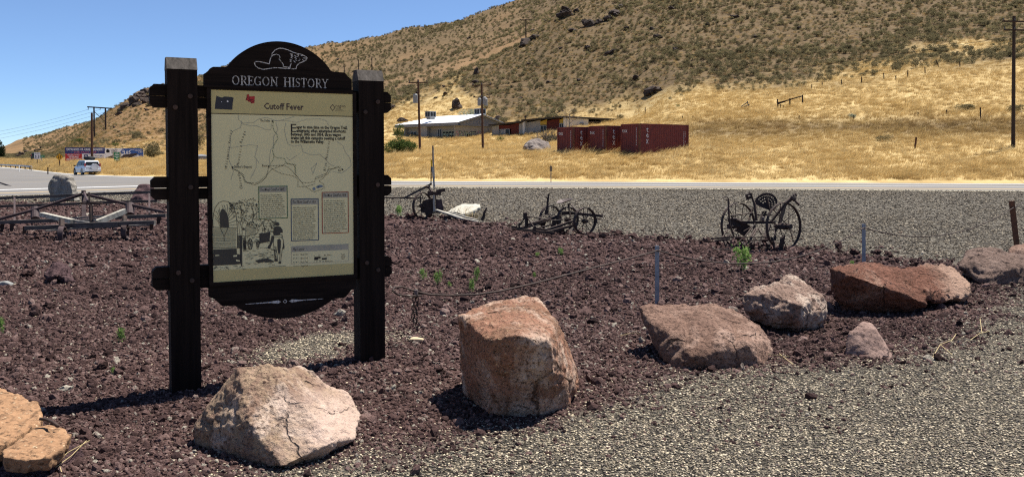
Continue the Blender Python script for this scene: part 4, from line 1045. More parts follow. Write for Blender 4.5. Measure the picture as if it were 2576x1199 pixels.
# engraving of the wagon train, drawn in ink strokes
N2, N3 = N1, N1 + .0006
inkm = MB(); mb = inkm; rr_ = random.Random(9)
def Z(pts_, wd=.0024, closed=False, n=N3): stroke(inkm, [sp(*z2(*p), n) for p in pts_], wd, S, n, closed)
def ZP(pts_, n=N2): poly(inkm, [sp(*z2(*p), n) for p in pts_][::-1], S, n)
for i in range(430):   # leaves of the trees behind
    x = rr_.uniform(270, 800); lim = np.interp(x, [270, 350, 450, 530, 600, 700, 800], [260, 250, 215, 195, 250, 330, 455]); low = np.interp(x, [270, 340, 400, 600, 800], [330, 470, 480, 600, 600])
    y = lim + (low - lim) * rr_.random()
    if x > 605 and y < 445: continue
    q = rr_.uniform(0, 6.28); l = rr_.uniform(8, 19); Z([(x, y), (x + l * math.cos(q), y + l * .6 * math.sin(q)), (x + l * .3, y + l * .7)], .0021)
for q in [[(405, 480), (412, 410), (400, 330), (395, 300)], [(412, 410), (450, 360)], [(520, 500), (545, 420), (535, 350), (520, 310)], [(545, 420), (590, 370)], [(668, 600), (672, 560), (655, 520)]]: Z(q, .004)
# big wagon: cover, opening, box
Z([(80, 540), (76, 470), (85, 390), (105, 320), (145, 265), (195, 246), (255, 255), (305, 300), (335, 370), (350, 450), (357, 550)], .0034)
ZP([(162, 545), (155, 470), (157, 400), (170, 350), (190, 332), (215, 348), (240, 390), (256, 450), (262, 548)])
for q in [[(160, 540), (135, 480), (105, 440)], [(155, 500), (130, 440), (95, 405)], [(152, 460), (130, 390), (110, 360)], [(155, 420), (140, 350)], [(158, 390), (150, 320)], [(195, 330), (180, 290)], [(225, 350), (205, 290)], [(240, 380), (245, 300), (235, 285)], [(250, 400), (280, 330)], [(258, 440), (320, 370)], [(262, 470), (335, 420)], [(262, 500), (345, 470)], [(262, 525), (350, 515)], [(250, 420), (300, 345)]]: Z(q, .0024)
Z([(76, 545), (165, 550), (357, 552), (357, 780), (78, 785)], .0034); Z([(165, 555), (205, 655), (250, 555)], .003); Z([(205, 655), (208, 710)], .003)
for i in range(24): y = 562 + i * 9.2 + rr_.uniform(-2, 2); Z([(82, y), (180 + rr_.uniform(-60, 60), y + rr_.uniform(-3, 3)), (340, y + rr_.uniform(-2, 3))], .0017)
ZP([(80, 800), (350, 790), (352, 850), (395, 860), (398, 965), (340, 975), (80, 985)]); ZP([(385, 640), (412, 640), (414, 990), (402, 995), (388, 900)])
for i in range(30): y = 640 + i * 5; Z([(357, y), (414, y + 3)], .0022)
Z([(357, 470), (390, 500), (410, 560), (414, 630), (357, 625)], .003); Z([(370, 480), (385, 620)], .002); Z([(395, 640), (445, 650), (445, 700)], .003)
for i in range(16): x = rr_.uniform(420, 450); Z([(x, rr_.uniform(650, 760)), (x + 8, rr_.uniform(780, 830))], .003)
# second wagon
Z([(385, 495), (415, 465), (450, 465), (475, 490), (530, 490), (570, 515), (590, 560), (595, 610), (560, 630), (450, 650)], .003); Z([(475, 490), (450, 560), (450, 650)], .0028); Z([(440, 470), (410, 520), (415, 540)], .0028)
for i in range(9): Z([(480 + i * 12, 500 + i * 3), (462 + i * 13, 570 + i * 2), (470 + i * 13, 640 - i * 2)], .002)
ZP([(415, 545), (442, 560), (440, 580), (418, 580)])
for i in range(90): x = rr_.uniform(445, 740); y = rr_.uniform(610, 720) + (x < 600) * rr_.uniform(0, 60); q = rr_.uniform(-.6, 1.8); Z([(x, y), (x + 18 * math.cos(q), y + 18 * math.sin(q))], .0026)
for cx_, cy_, rx in ((505, 740, 24), (592, 735, 16)):
    Z([(cx_ + rx * math.cos(.5236 * i), cy_ + rx * 2.6 * math.sin(.5236 * i)) for i in range(12)], .005, True)
    for i in range(6): Z([(cx_, cy_), (cx_ + rx * math.cos(1.05 * i), cy_ + rx * 2.6 * math.sin(1.05 * i))], .003)
ZP([(610, 620), (735, 600), (725, 710), (610, 735)])
# rider and horse
ZP([(785, 545), (810, 535), (850, 540), (875, 575), (878, 610), (850, 612), (845, 635), (775, 640), (765, 600)]); ZP([(788, 500), (805, 486), (828, 490), (838, 512), (832, 530), (796, 530)]); Z([(772, 512), (800, 518), (843, 514)], .004)
ZP([(752, 640), (778, 650), (775, 690), (740, 770), (735, 795), (705, 790), (706, 765), (728, 740)]); Z([(775, 640), (870, 632), (876, 660), (776, 662)], .0035, True)
Z([(776, 665), (770, 720), (775, 770), (790, 900), (785, 930)], .0035); Z([(862, 660), (885, 690), (888, 740), (875, 790), (858, 900), (855, 960)], .0035); Z([(800, 780), (815, 860), (818, 930)], .0035); Z([(850, 780), (848, 860), (835, 950)], .003)
ZP([(815, 690), (840, 676), (858, 700), (855, 780), (840, 850), (832, 865), (818, 800)]); ZP([(882, 700), (898, 760), (895, 795), (876, 795), (880, 760)]); ZP([(784, 905), (815, 905), (820, 940), (780, 935)]); ZP([(830, 940), (855, 938), (858, 964), (828, 964)])
for i in range(26): y = rr_.uniform(760, 900); Z([(775 + rr_.uniform(0, 28), y), (785 + rr_.uniform(0, 25), y + 16)], .0024)
ZP([(560, 925), (700, 900), (780, 935), (770, 948), (640, 945), (600, 960)])
for i in range(70): x = rr_.uniform(425, 760); y = rr_.uniform(780, 980); l = rr_.uniform(12, 50); Z([(x, y), (x + l, y + rr_.uniform(-6, 6))], .0024)
for i in range(30): x = rr_.uniform(85, 440); y = rr_.uniform(990, 1030); Z([(x, y), (x + rr_.uniform(8, 30), y - rr_.uniform(0, 8))], .0022)
Z([(718, 998), (910, 990)], .0028)
inkm.build('wagon_engraving', M['ink_grey'], panel)
q = MB()
for c in [[(105, 865), (150, 862), (150, 872), (105, 876)], [(310, 868), (355, 862), (352, 882), (312, 884)], [(340, 915), (388, 925), (385, 938), (345, 935)]]: poly(q, [sp(*z2(*p), N3) for p in c][::-1], S, N3)
q.build('engraving_highlight', M['cream'], panel)

# ------------------------------------------------------------------ boulders
def stone_mat(name, stops, scale=3.0, light=None, lamt=(.55, .75), speck=None, banding=None, bump=.5, bdist=.02, fine=70, zone=None):
    t = NT(name); v = t.coord(); n1 = t.noise(v, scale, 8, .68, .6); n2 = t.noise(v, scale * 9, 5, .7)
    vv = v if banding is None else t.vmul(v, banding)
    nb = t.noise(vv, scale * 1.4, 6, .65, .4)
    f = t.math('ADD', t.math('MULTIPLY', n1 if banding is None else nb, .75), t.math('MULTIPLY', n2, .25))
    c = t.ramp(f, stops)
    if light: c = t.mix(t.step(t.noise(v, scale * .8, 7, .72, .8), *lamt), c, light)
    if speck: c = t.mix(t.step(t.noise(v, fine, 3, .6), .62, .70), c, speck)
    c = t.mix(t.step(t.noise(v, fine * .6, 4, .7), .50, .34), c, tuple(x * .45 for x in stops[0][1]))
    wv = t.n('ShaderNodeVectorMath', {0: v, 1: t.n('ShaderNodeVectorMath', {0: t.n('ShaderNodeTexNoise', {'Vector': v, 'Scale': scale * 1.2, 'Detail': 4.0}).outputs['Color'], 1: (.35, .35, .35)}, operation='MULTIPLY').outputs[0]}, operation='ADD').outputs[0]
    crk = t.math('MULTIPLY', t.step(t.voro(wv, scale * .55, 'Distance', 'DISTANCE_TO_EDGE'), .022, .004), t.step(t.noise(v, scale * .7, 3), .50, .60))
    c = t.mix(t.math('MULTIPLY', crk, .8), c, tuple(x * .3 for x in stops[0][1]))
    if zone:   # a paler broken area towards one end of the stone
        xq = t.n('ShaderNodeSeparateXYZ', {0: v}).outputs[0]; c = t.mix(t.step(t.math('ADD', xq, t.math('MULTIPLY', n1, .8)), zone[0], zone[1]), c, t.mix(.75, c, zone[2]))
    h = t.math('SUBTRACT', t.math('ADD', t.math('MULTIPLY', n2, 1.0), t.math('MULTIPLY', t.noise(v, fine, 4, .7), .35)), t.math('MULTIPLY', crk, .8))
    return t.done(t.bsdf(c, .92, t.bump(h, bump, bdist), .15))
def hull_boulder(name, label, hulls, m, voxel=.016, smooth=3, amps=((2.2, .035), (6, .018), (17, .009)), seed=0, facet=0.0, group=None, cat='boulder', sink=True, parent=None, lab=True, ridged=None):
    bm = bmesh.new()
    for pts_ in hulls:
        b2 = bmesh.new()
        for p in pts_: b2.verts.new(p)
        r = bmesh.ops.convex_hull(b2, input=b2.verts)
        bmesh.ops.delete(b2, geom=[g for g in set(r['geom_interior'] + r['geom_unused']) if isinstance(g, bmesh.types.BMVert)], context='VERTS')
        bmesh.ops.recalc_face_normals(b2, faces=b2.faces)
        mm = bpy.data.meshes.new('h'); b2.to_mesh(mm); b2.free(); bm.from_mesh(mm); bpy.data.meshes.remove(mm)
    me = bpy.data.meshes.new(name + '_hull'); bm.to_mesh(me); bm.free()
    tmp = bpy.data.objects.new('tmp', me); COL.objects.link(tmp)
    md = tmp.modifiers.new('r', 'REMESH'); md.mode = 'VOXEL'; md.voxel_size = voxel
    dg = bpy.context.evaluated_depsgraph_get(); ev = tmp.evaluated_get(dg); out = bpy.data.meshes.new_from_object(ev, depsgraph=dg)
    bpy.data.objects.remove(tmp); bpy.data.meshes.remove(me)
    bm = bmesh.new(); bm.from_mesh(out)
    for _ in range(smooth): bmesh.ops.smooth_vert(bm, verts=bm.verts, factor=.5, use_axis_x=True, use_axis_y=True, use_axis_z=True)
    bm.normal_update(); off = Vector((seed * 4.1, seed * 2.3, seed * 7.7))
    base = Vector(((min(v.co.x for v in bm.verts) + max(v.co.x for v in bm.verts)) / 2, (min(v.co.y for v in bm.verts) + max(v.co.y for v in bm.verts)) / 2, 0))
    new = []
    for v in bm.verts:
        p = v.co - base; d = 0.0
        for fq, am in amps: d += am * 2 * noise.noise(p * fq + off)
        if ridged:
            fq, am = ridged; d -= am * max(0, 1 - 4 * abs(noise.noise(p * fq + off * 1.3)) - .35)
        if facet: d += facet * (noise.cell(p * 5 + off + noise.noise_vector(p * 3) * .5) - .5)
        new.append(v.co + v.normal * d)
    for v, q in zip(bm.verts, new): v.co = q - (ORG[parent.name] if parent else base)
    bm.to_mesh(out); bm.free(); out.name = name; out.materials.clear(); out.materials.append(m)
    out.polygons.foreach_set('use_smooth', [True] * len(out.polygons))
    if parent is not None: return link_mesh(name, out, (0, 0, 0), parent)
    o = link_mesh(name, out, base)
    if lab: o['label'] = label; o['category'] = cat
    return o
def PL(*a): return [P(x, y, d) for x, y, d in a]
def base_pts(*a):
    out = []
    for x, d in a: q = P(x, 600, d); out.append(Vector((q.x, q.y, -.06)))
    return out

M['b_pink'] = stone_mat('pink_beige_rock', [(.32, (.15, .088, .066)), (.45, (.24, .155, .11)), (.55, (.31, .22, .145)), (.68, (.38, .25, .185))], 3.2, (.58, .455, .37), (.48, .68), banding=(1.4, .6, 1.0), bump=.9, bdist=.03, zone=(.50, .80, (.52, .385, .315)))
M['b_orange'] = stone_mat('orange_rock', [(.30, (.12, .066, .042)), (.43, (.20, .108, .068)), (.56, (.27, .135, .088)), (.72, (.31, .20, .14))], 2.6, (.48, .36, .28), (.48, .64), speck=(.46, .34, .20), banding=(.6, .6, 2.4), bump=.9, bdist=.03)
M['b_brown'] = stone_mat('brown_pink_rock', [(.30, (.10, .056, .041)), (.5, (.20, .122, .090)), (.70, (.28, .18, .135))], 3.2, (.40, .275, .215), (.50, .70), bump=.9, bdist=.03)
M['b_pale'] = stone_mat('pale_pitted_rock', [(.30, (.16, .105, .079)), (.5, (.285, .19, .148)), (.72, (.41, .295, .23))], 3.6, (.57, .455, .365), (.48, .64), bump=1.0, bdist=.04, fine=55)
M['b_red'] = stone_mat('rust_red_rock', [(.30, (.085, .040, .026)), (.5, (.17, .076, .050)), (.72, (.25, .125, .088))], 3.0, (.36, .235, .175), (.54, .72), speck=(.30, .18, .13), bump=1.0, bdist=.04, zone=(.62, 1.0, (.40, .27, .20)))
M['b_grey'] = stone_mat('grey_pink_rock', [(.30, (.09, .060, .048)), (.5, (.18, .122, .098)), (.72, (.27, .195, .16))], 3.0, (.36, .28, .25), (.58, .8), bump=1.0, bdist=.04)
M['b_rose'] = stone_mat('rose_brown_rock', [(.30, (.15, .095, .08)), (.5, (.26, .175, .145)), (.72, (.33, .225, .185))], 3.2, (.40, .285, .235), (.55, .75), bump=.6, bdist=.02)
M['b_lava'] = stone_mat('purple_lava_boulder', [(.30, (.045, .024, .026)), (.5, (.10, .060, .062)), (.72, (.155, .10, .098))], 4.0, (.22, .155, .15), (.6, .8), bump=1.0, bdist=.04)
M['b_slab'] = stone_mat('orange_tan_flagstone', [(.30, (.16, .095, .055)), (.5, (.29, .165, .090)), (.72, (.36, .22, .125))], 2.6, (.25, .225, .17), (.60, .72), speck=(.44, .34, .22), bump=.5, bdist=.02, fine=45)
M['basalt'] = stone_mat('dark_basalt', [(.30, (.030, .022, .018)), (.5, (.065, .048, .040)), (.72, (.12, .095, .080))], .9, (.19, .165, .145), (.58, .8), bump=.6, bdist=.2, fine=9)

def on3(p0, p1, p2, *pix):
    n_ = (p1 - p0).cross(p2 - p0); out = []
    for x, y in pix: r = ray(x, y); out.append(EYE + r * ((p0 - EYE).dot(n_) / r.dot(n_)))
    return out
t1_, r2_, a2_ = P(674, 910.5, 5.26), P(832, 1113, 4.86), P(629, 1064, 4.87)
main_ = on3(t1_, r2_, a2_, (596, 922), (783, 1043), (712, 1172))
b4_ = P(908, 1043, 5.50); right_ = on3(t1_, r2_, b4_, (872, 985), (800, 958), (893, 1101), (740, 930))
left_ = on3(a2_, P(484.5, 1078, 5.12), P(618, 1181, 4.95), (501, 1158), (540, 1172))
hull_boulder('boulder', 'large pink and beige boulder with a slanted face in front of the sign', [
    [t1_, r2_, a2_, b4_] + main_ + right_ + left_ + PL((484.5, 1078, 5.12), (618, 1181, 4.95), (540, 992, 5.28), (492, 1064, 5.2), (832, 1132, 4.92), (760, 1178, 4.9)) + base_pts((560, 5.8), (720, 6.1), (800, 6.0), (890, 5.75)),
    PL((700, 935, 5.4), (747, 916, 5.72), (786, 929, 5.72), (802, 962, 5.6), (840, 985, 5.6), (750, 1000, 5.4)) + base_pts((700, 6.05), (820, 6.0), (800, 5.5))],
    M['b_pink'], .0115, 1, ((2.5, .006), (7, .006), (19, .0055), (45, .004)), 1, ridged=(3.0, .012))
hull_boulder('boulder', 'blocky orange boulder standing in the middle foreground with a flat top', [
    PL((1147, 788, 6.2), (1218, 757, 6.5), (1320, 741, 6.65), (1353, 746, 6.55), (1406, 808, 6.15), (1231, 856, 5.55), (1309, 840, 5.5), (1384, 854, 5.58), (1250, 950, 5.6), (1395, 935, 5.6), (1156, 955, 6.2), (1163, 994, 6.18),
       (1235, 1045, 5.74), (1353, 1048, 5.71), (1258, 1052, 5.70), (1418, 1031, 5.9), (1458, 975, 6.15), (1453, 930, 6.2), (1434, 880, 6.25), (1387, 784, 6.3)) + base_pts((1215, 6.7), (1420, 6.7))],
    M['b_orange'], .0125, 4, ((2.2, .012), (6, .008), (18, .006), (45, .004)), 2, ridged=(2.6, .010))
hull_boulder('boulder', 'brown slanting boulder right of the orange block, leaning over its own shadow', [
    PL((1604, 772, 7.6), (1631, 757, 7.8), (1795, 760, 7.9), (1871, 790, 7.75), (1909, 819, 7.65), (1942, 863, 7.5), (1944, 883, 7.45), (1923, 924, 7.15), (1815, 934, 7.0), (1704, 929, 7.0), (1684, 925, 7.1), (1649, 871, 7.35),
       (1739, 897, 6.95), (1888, 868, 7.08), (1700, 838, 7.2), (1745, 784, 7.55), (1830, 842, 7.15)) + base_pts((1690, 8.1), (1900, 8.1))],
    M['b_brown'], .0145, 3, ((2.2, .014), (5, .011), (16, .007), (40, .004)), 3, ridged=(2.0, .040))
hull_boulder('boulder', 'pale pitted boulder with a rounded knob on top, behind the brown slanting one', [
    PL((1864, 741, 8.8), (1903, 716, 9.0), (1950, 709, 9.05), (2037, 716, 9.1), (2066, 743, 8.95), (2079, 767, 8.9), (2076, 804, 8.75), (2060, 828, 8.75), (2014, 840, 8.68), (1964, 829, 8.68), (1909, 808, 8.7), (1871, 778, 8.72), (1950, 740, 8.6), (2010, 768, 8.42), (2000, 805, 8.4)) + base_pts((1900, 9.5), (2060, 9.5)),
    PL((1945, 716, 9.2), (1962, 694, 9.3), (1980, 686, 9.35), (2003, 688, 9.35), (2030, 708, 9.25), (1990, 705, 9.0), (2045, 740, 9.1), (1950, 740, 9.1))],
    M['b_pale'], .0165, 3, ((2.4, .016), (6, .014), (16, .010), (36, .006)), 4, ridged=(3.4, .022))
hull_boulder('boulder', 'long rust red boulder with a pale saddle at its right end', [
    PL((2089, 672, 9.8), (2145, 665, 10.1), (2184, 658, 10.3), (2223, 662, 10.4), (2270, 676, 10.35), (2140, 690, 9.45), (2264, 735, 9.33), (2330, 763, 9.45), (2123, 787, 9.75), (2184, 796, 9.68), (2272, 790, 9.62), (2330, 771, 9.65), (2087, 718, 9.75), (2320, 706, 10.2)) + base_pts((2130, 10.7), (2320, 10.7)),
    PL((2255, 677, 10.2), (2355, 662, 10.6), (2388, 663, 10.7), (2416, 680, 10.6), (2441, 712, 10.4), (2441, 737, 10.2), (2421, 754, 10.0), (2347, 760, 9.75), (2300, 722, 9.7), (2400, 738, 9.95)) + base_pts((2300, 11.0), (2430, 11.0))],
    M['b_red'], .018, 3, ((2.2, .018), (6, .013), (15, .010), (34, .006)), 5, ridged=(2.6, .018))
hull_boulder('boulder', 'rounded grey pink boulder at the right edge of the photo', [
    PL((2414, 668, 12.2), (2421, 644, 12.4), (2449, 623, 12.6), (2485, 616, 12.8), (2515, 621, 12.8), (2576, 638, 12.8), (2640, 662, 12.6), (2650, 700, 12.2), (2600, 716, 11.9), (2498, 719, 11.75), (2458, 709, 11.95), (2540, 668, 11.85)) + base_pts((2440, 13.3), (2640, 13.3))],
    M['b_grey'], .022, 3, ((1.8, .03), (5, .022), (13, .014), (30, .006)), 6, ridged=(2.2, .025))
hull_boulder('boulder', 'reddish boulder half hidden at the foot of the rusty stake', [
    PL((2536, 626, 14.1), (2560, 612, 14.3), (2620, 606, 14.5), (2660, 625, 14.4), (2665, 660, 13.9), (2540, 660, 13.9), (2600, 632, 13.8)) + base_pts((2545, 15), (2650, 15))],
    M['b_brown'], .025, 3, ((2, .04), (6, .02)), 7)
hull_boulder('rock', 'small upright triangular rock below the long red boulder', [
    PL((2133, 834, 7.62), (2168, 809, 7.7), (2192, 810, 7.74), (2250, 899, 7.52), (2238, 905, 7.41), (2197, 905, 7.37), (2127, 893, 7.53), (2203, 830, 7.55)) + base_pts((2145, 7.95), (2235, 7.9))],
    M['b_rose'], .011, 2, ((3, .006), (9, .004), (24, .003)), 8, cat='rock')
hull_boulder('rock', 'lumpy purple lava rock in the bed left of the sign', [
    PL((113, 688, 12.0), (135, 661, 12.25), (155, 657, 12.35), (179, 676, 12.3), (189, 711, 12.0), (166, 713, 11.9), (128, 703, 11.92), (150, 690, 11.85), (170, 668, 12.2)) + base_pts((130, 12.5), (178, 12.5))],
    M['b_lava'], .016, 1, ((4, .03), (10, .022), (24, .012)), 9, cat='rock', ridged=(5, .03))
hull_boulder('rock', 'dark red rock at the edge of the lot beside the long drag frame', [
    PL((333, 505, 36), (341, 473, 36.4), (358, 465, 36.6), (390, 468, 36.6), (400, 506, 36), (360, 508, 35.6)) + base_pts((340, 37.2), (395, 37.2))],
    M['b_lava'], .045, 1, ((2, .06), (5, .04)), 10, cat='rock')
hull_boulder('rock', 'lone reddish stone lying out on the grey gravel lot', [
    PL((2247, 585, 20.4), (2262, 583, 20.6), (2280, 588, 20.5), (2281, 599, 20.2), (2269, 604, 19.9), (2252, 594, 20.1), (2270, 590, 20.1))], M['b_brown'], .02, 1, ((4, .02), (10, .012)), 11, cat='rock')

# cracked flagstone lying on a rock, lower left
slab = thing('flagstone', G(60, 1195), 'cracked orange flagstone resting on a dark stone in the lower left corner', 'flagstone')
def slab_piece(pts2, zt, th, seed, tilt=(0, 0)):
    top, bot = [], []
    c = G(90, 1080, zt)
    for x, y in pts2:
        p = G(x, y, zt); q = p - c; p.z += tilt[0] * q.x + tilt[1] * q.y; top.append(p); bot.append(Vector((p.x + (c.x - p.x) * .06, p.y + (c.y - p.y) * .06, p.z - th)))
    return hull_boulder('slab_piece', '', [top + bot], M['b_slab'], .009, 2, ((5, .007), (14, .006), (36, .004)), seed, parent=slab)
slab_piece([(-160, 985), (0, 989), (46, 1000), (92, 1021), (107, 1038), (100, 1060), (88, 1068), (20, 1108), (-60, 1118), (-160, 1120)], .16, .09, 12, (0, .05))
slab_piece([(93, 1071), (128, 1070), (168, 1076), (180, 1090), (157, 1120), (120, 1142), (60, 1146), (8, 1140), (2, 1124), (24, 1112)], .155, .085, 13, (.02, .05))
hull_boulder('rock', 'dark stone under the cracked flagstone', [[Vector(p) for p in [(-2.75, 4.55, -.05), (-2.4, 4.5, -.05), (-2.35, 4.95, -.05), (-2.8, 5.1, -.05), (-2.65, 4.62, .065), (-2.45, 4.58, .065), (-2.4, 4.9, .068), (-2.7, 5.0, .068)]]], M['b_lava'], .014, 2, ((5, .012), (14, .006)), 14, cat='rock')

# ------------------------------------------------------------------ stakes, steel cable, chain
def stake(px, top, base, d, m, wd, lean=(0, 0), label='', flange=True):
    a = P(px, base, d); b = P(px + lean[0], top, d + lean[1]); mb = MB()
    n_ = (b - a).normalized(); x = Vector((1, .15, 0)).normalized(); y = n_.cross(x).normalized(); x = y.cross(n_)
    k = wd / 2; t_ = .006
    prof = [(-k, -t_), (k, -t_), (k, t_), (t_, t_), (t_, k * 1.3), (-t_, k * 1.3), (-t_, t_), (-k, t_)]
    a2 = a - n_ * .15
    mb.add([a2 + x * u + y * v for u, v in prof] + [b + x * u + y * v for u, v in prof], [tuple(range(8))[::-1], tuple(range(8, 16))] + [(i, (i + 1) % 8, (i + 1) % 8 + 8, i + 8) for i in range(8)])
    o = mb.build('fence_stake', m, org=a, label=label, category='stake'); return b
st1 = stake(1653, 617, 762, 10.2, M['steel'], .048, label='galvanised steel stake behind the brown slanting boulder')
st2 = stake(2173, 562, 668, 13.6, M['steel'], .055, label='galvanised steel stake behind the long red boulder')
st3 = stake(2559, 505, 626, 16.2, M['rust_orange'], .11, (-14, 0), label='leaning rusty steel stake at the right edge behind the boulders')
def sag(a, b, s, n=18): return [a.lerp(b, i / n) + Vector((0, 0, -4 * s * (i / n) * (1 - i / n))) for i in range(n + 1)]
mb = MB(); r_ = .0085
e3 = P(2549, 522, 16.15); e2 = P(2173, 572, 13.55); e1 = P(1653, 629, 10.15)
k1 = P(1045, 737, 7.75); k0 = P(988, 722, 7.2)
path = [P(2580, 505, 17.5)] + sag(e3, e2, .30) + sag(e2, e1, .32)[1:]
tail = [P(x, y, d) for x, y, d in [(1640, 634, 10.1), (1580, 650, 9.7), (1500, 671, 9.25), (1420, 692, 8.85), (1340, 713, 8.5), (1260, 731, 8.2), (1200, 740, 8.0), (1130, 742, 7.9), (1080, 740, 7.8), (1045, 732, 7.72), (1010, 720, 7.6), (992, 722, 7.45), (987, 730, 7.35), (1000, 740, 7.4), (1030, 744, 7.6), (1060, 742, 7.75)]]
mb.tube(path + tail, r_, 6); mb.build('steel_cable', M['cable'], smooth=True, label='rusty steel cable sagging between the stakes in front of the lava bed', category='cable')
chain = thing('chain', k1, 'short rusty chain hanging from the cable loop right of the sign', 'chain')
for side in (0, 1):
    p = P(1040 + side * 8, 737, 7.72); L = .058; nlk = 9 if side else 7
    for i in range(nlk):
        c = p + Vector((.004 * math.sin(i), 0, -L * .62 * (i + .5))); ax = Vector((1, .1, 0)) if i % 2 else Vector((.1, 1, 0)); k = MB()
        ell = [c + ax.normalized() * (.016 * math.cos(.785 * j)) + Vector((0, 0, .027 * math.sin(.785 * j))) for j in range(9)]
        k.tube(ell, .0042, 5, False); k.build('link', M['cable'], chain)
k = MB(); k.box(P(1047, 734, 7.70), (.014, 0, 0), (0, .016, 0), (0, 0, .022)); k.build('clamp', M['iron_light'], chain)
mb = MB(); q0 = G(104, 1052, .10)
mb.tube([P(100, 1052, 4.95), P(118, 1054, 4.95), P(134, 1061, 4.9), P(146, 1070, 4.86)], .009, 6); mb.build('cable_end', M['cable'], smooth=True, label='frayed cable end lying against the cracked flagstone', category='cable')

# ------------------------------------------------------------------ weeds and dry stalks
weed_src = [bush_mesh('weed_%d' % i, 300 + i, M['weed_leaf'], 240, .5, .8, .12, 7, M['weed_leaf'], .1) for i in range(3)]
for i, (x, y, wd, ht, lb) in enumerate([(1869, 681, 54, 58, 'big green weed growing in front of the two-wheeled seat implement'), (1008, 543, 26, 24, 'green weed beside the mower wheel'), (1065, 706, 20, 26, 'green weed left of two others right of the sign'),
        (1100, 716, 26, 32, 'bushy green weed just right of the sign'), (1183, 738, 22, 34, 'green weed touching the cable, lower of a pair'), (1197, 712, 20, 34, 'thin tall green weed above the cable'), (1412, 642, 18, 18, 'small green weed alone in the middle of the lava bed'),
        (308, 860, 26, 34, 'small green weed left of the sign post on the lava bed'), (8, 840, 20, 36, 'green weed cut by the left edge of the photo'), (283, 940, 14, 16, 'tiny green seedling low on the left lava bed'), (1345, 700, 12, 14, 'tiny green sprout in the lava bed above the cable'),
        (1130, 724, 12, 14, 'tiny green sprout just above the cable'), (1352, 646, 14, 12, 'tiny pale sprout in the far lava bed'), (2140, 668, 16, 12, 'green sprout beside the second steel stake')]):
    p = GG(x, y); sx = wd / F * p.y; sz = ht / F * p.y
    o = link_mesh('weed', weed_src[i % 3], p, label=lb, category='weed'); o.scale = (sx * .95, sx * .95, sz * 1.2); o.rotation_euler = (0, 0, i * 1.3)
def stalk(pts_, lb, r_=.0022, m='dry_stem', name='dry_stalk'):
    mb = MB()
    for q in pts_: mb.tube([GG(x, y) + Vector((0, 0, .02 + h)) for x, y, h in q], r_, 4)
    mb.build(name, M[m], label=lb, category='straw')
stalk([[(135, 1180, .0), (170, 1160, .03), (226, 1142, .06)], [(140, 1183, .0), (180, 1163, .02), (218, 1138, .05)], [(150, 1178, 0), (155, 1195, .0)]], 'two dry straw stalks on the ground by the flagstone')
stalk([[(2345, 905, 0), (2365, 880, .03), (2392, 872, .04)], [(2365, 880, .03), (2395, 900, .01)], [(2392, 872, .03), (2405, 858, .05)]], 'dry twig lying below the long red boulder', .003)
stalk([[(2440, 860, 0), (2465, 848, .02), (2490, 845, .03)], [(2470, 847, .02), (2465, 820, .06)]], 'curled dry twig lying near the right edge', .003)
stalk([[(1318, 1040, 0), (1335, 1000, .05), (1345, 985, .07)]], 'thin dry stem beside the orange block boulder', .003) if False else None
stalk([[(1560, 852, .01), (1585, 848, .02), (1610, 846, .01)]], 'pale straw right of the orange block boulder', .004)
stalk([[(1880, 915, .02), (1930, 905, .03), (1985, 908, .02)], [(1960, 900, .02), (1995, 925, .01)]], 'thin dry stems at the foot of the brown slanting boulder', .003)
mb = MB(); p = GG(1050, 858)
hull_boulder('rock', 'small cream coloured stone on the lava bed right of the sign', [[p + Vector((a * .06, b * .04, c * .03)) for a in (-1, 1) for b in (-1, 1) for c in (-.5, 1)]], flat('cream_stone', (.48, .38, .24), .9), .008, 3, ((10, .01),), 15, cat='rock')
p = GG(14, 716)
hull_boulder('rock', 'pale grey rounded stone at the left edge of the lava bed', [[p + Vector((a * .085, b * .06, c * .05)) for a in (-1, 0, 1) for b in (-1, 1) for c in (-.5, .6 if abs(a) else 1.1)]], flat('pale_grey_stone', (.20, .20, .19), .9), .01, 3, ((8, .012),), 16, cat='rock')
# ------------------------------------------------------------------ old farm implements
def wheel(root, c, axis, R_, rimw, spokes, m=None, hub=.05, name='wheel', rim_t=.012, sr=.007, hublen=.16):
    m = m or M['iron']; c = Vector(c); ax = Vector(axis).normalized()
    k = MB(); k.ring(c, ax, R_, R_ - rim_t, rimw, 40); rim = k.build(name, m, root)
    up = (Vector((0, 0, 1)) - ax * ax.z).normalized(); b = ax.cross(up)
    for i in range(spokes):
        q = 6.2832 * (i + .3) / spokes; e = up * math.cos(q) + b * math.sin(q); s_ = (1 if i % 2 else -1)
        k = MB(); k.tube([c + ax * (s_ * hublen * .3) + e * hub * .8, c + e * (R_ - rim_t)], sr, 5); k.build('spoke', m, rim)
    k = MB(); k.tube([c - ax * hublen / 2, c + ax * hublen / 2], hub * .8, 10); k.tube([c - ax * hublen / 4, c + ax * hublen / 4], hub, 10); k.build('hub', m, rim)
    return rim
def part(root, name, fn, m=None, smooth=False):
    k = MB(); fn(k); return k.build(name, m or M['iron'], root, smooth)

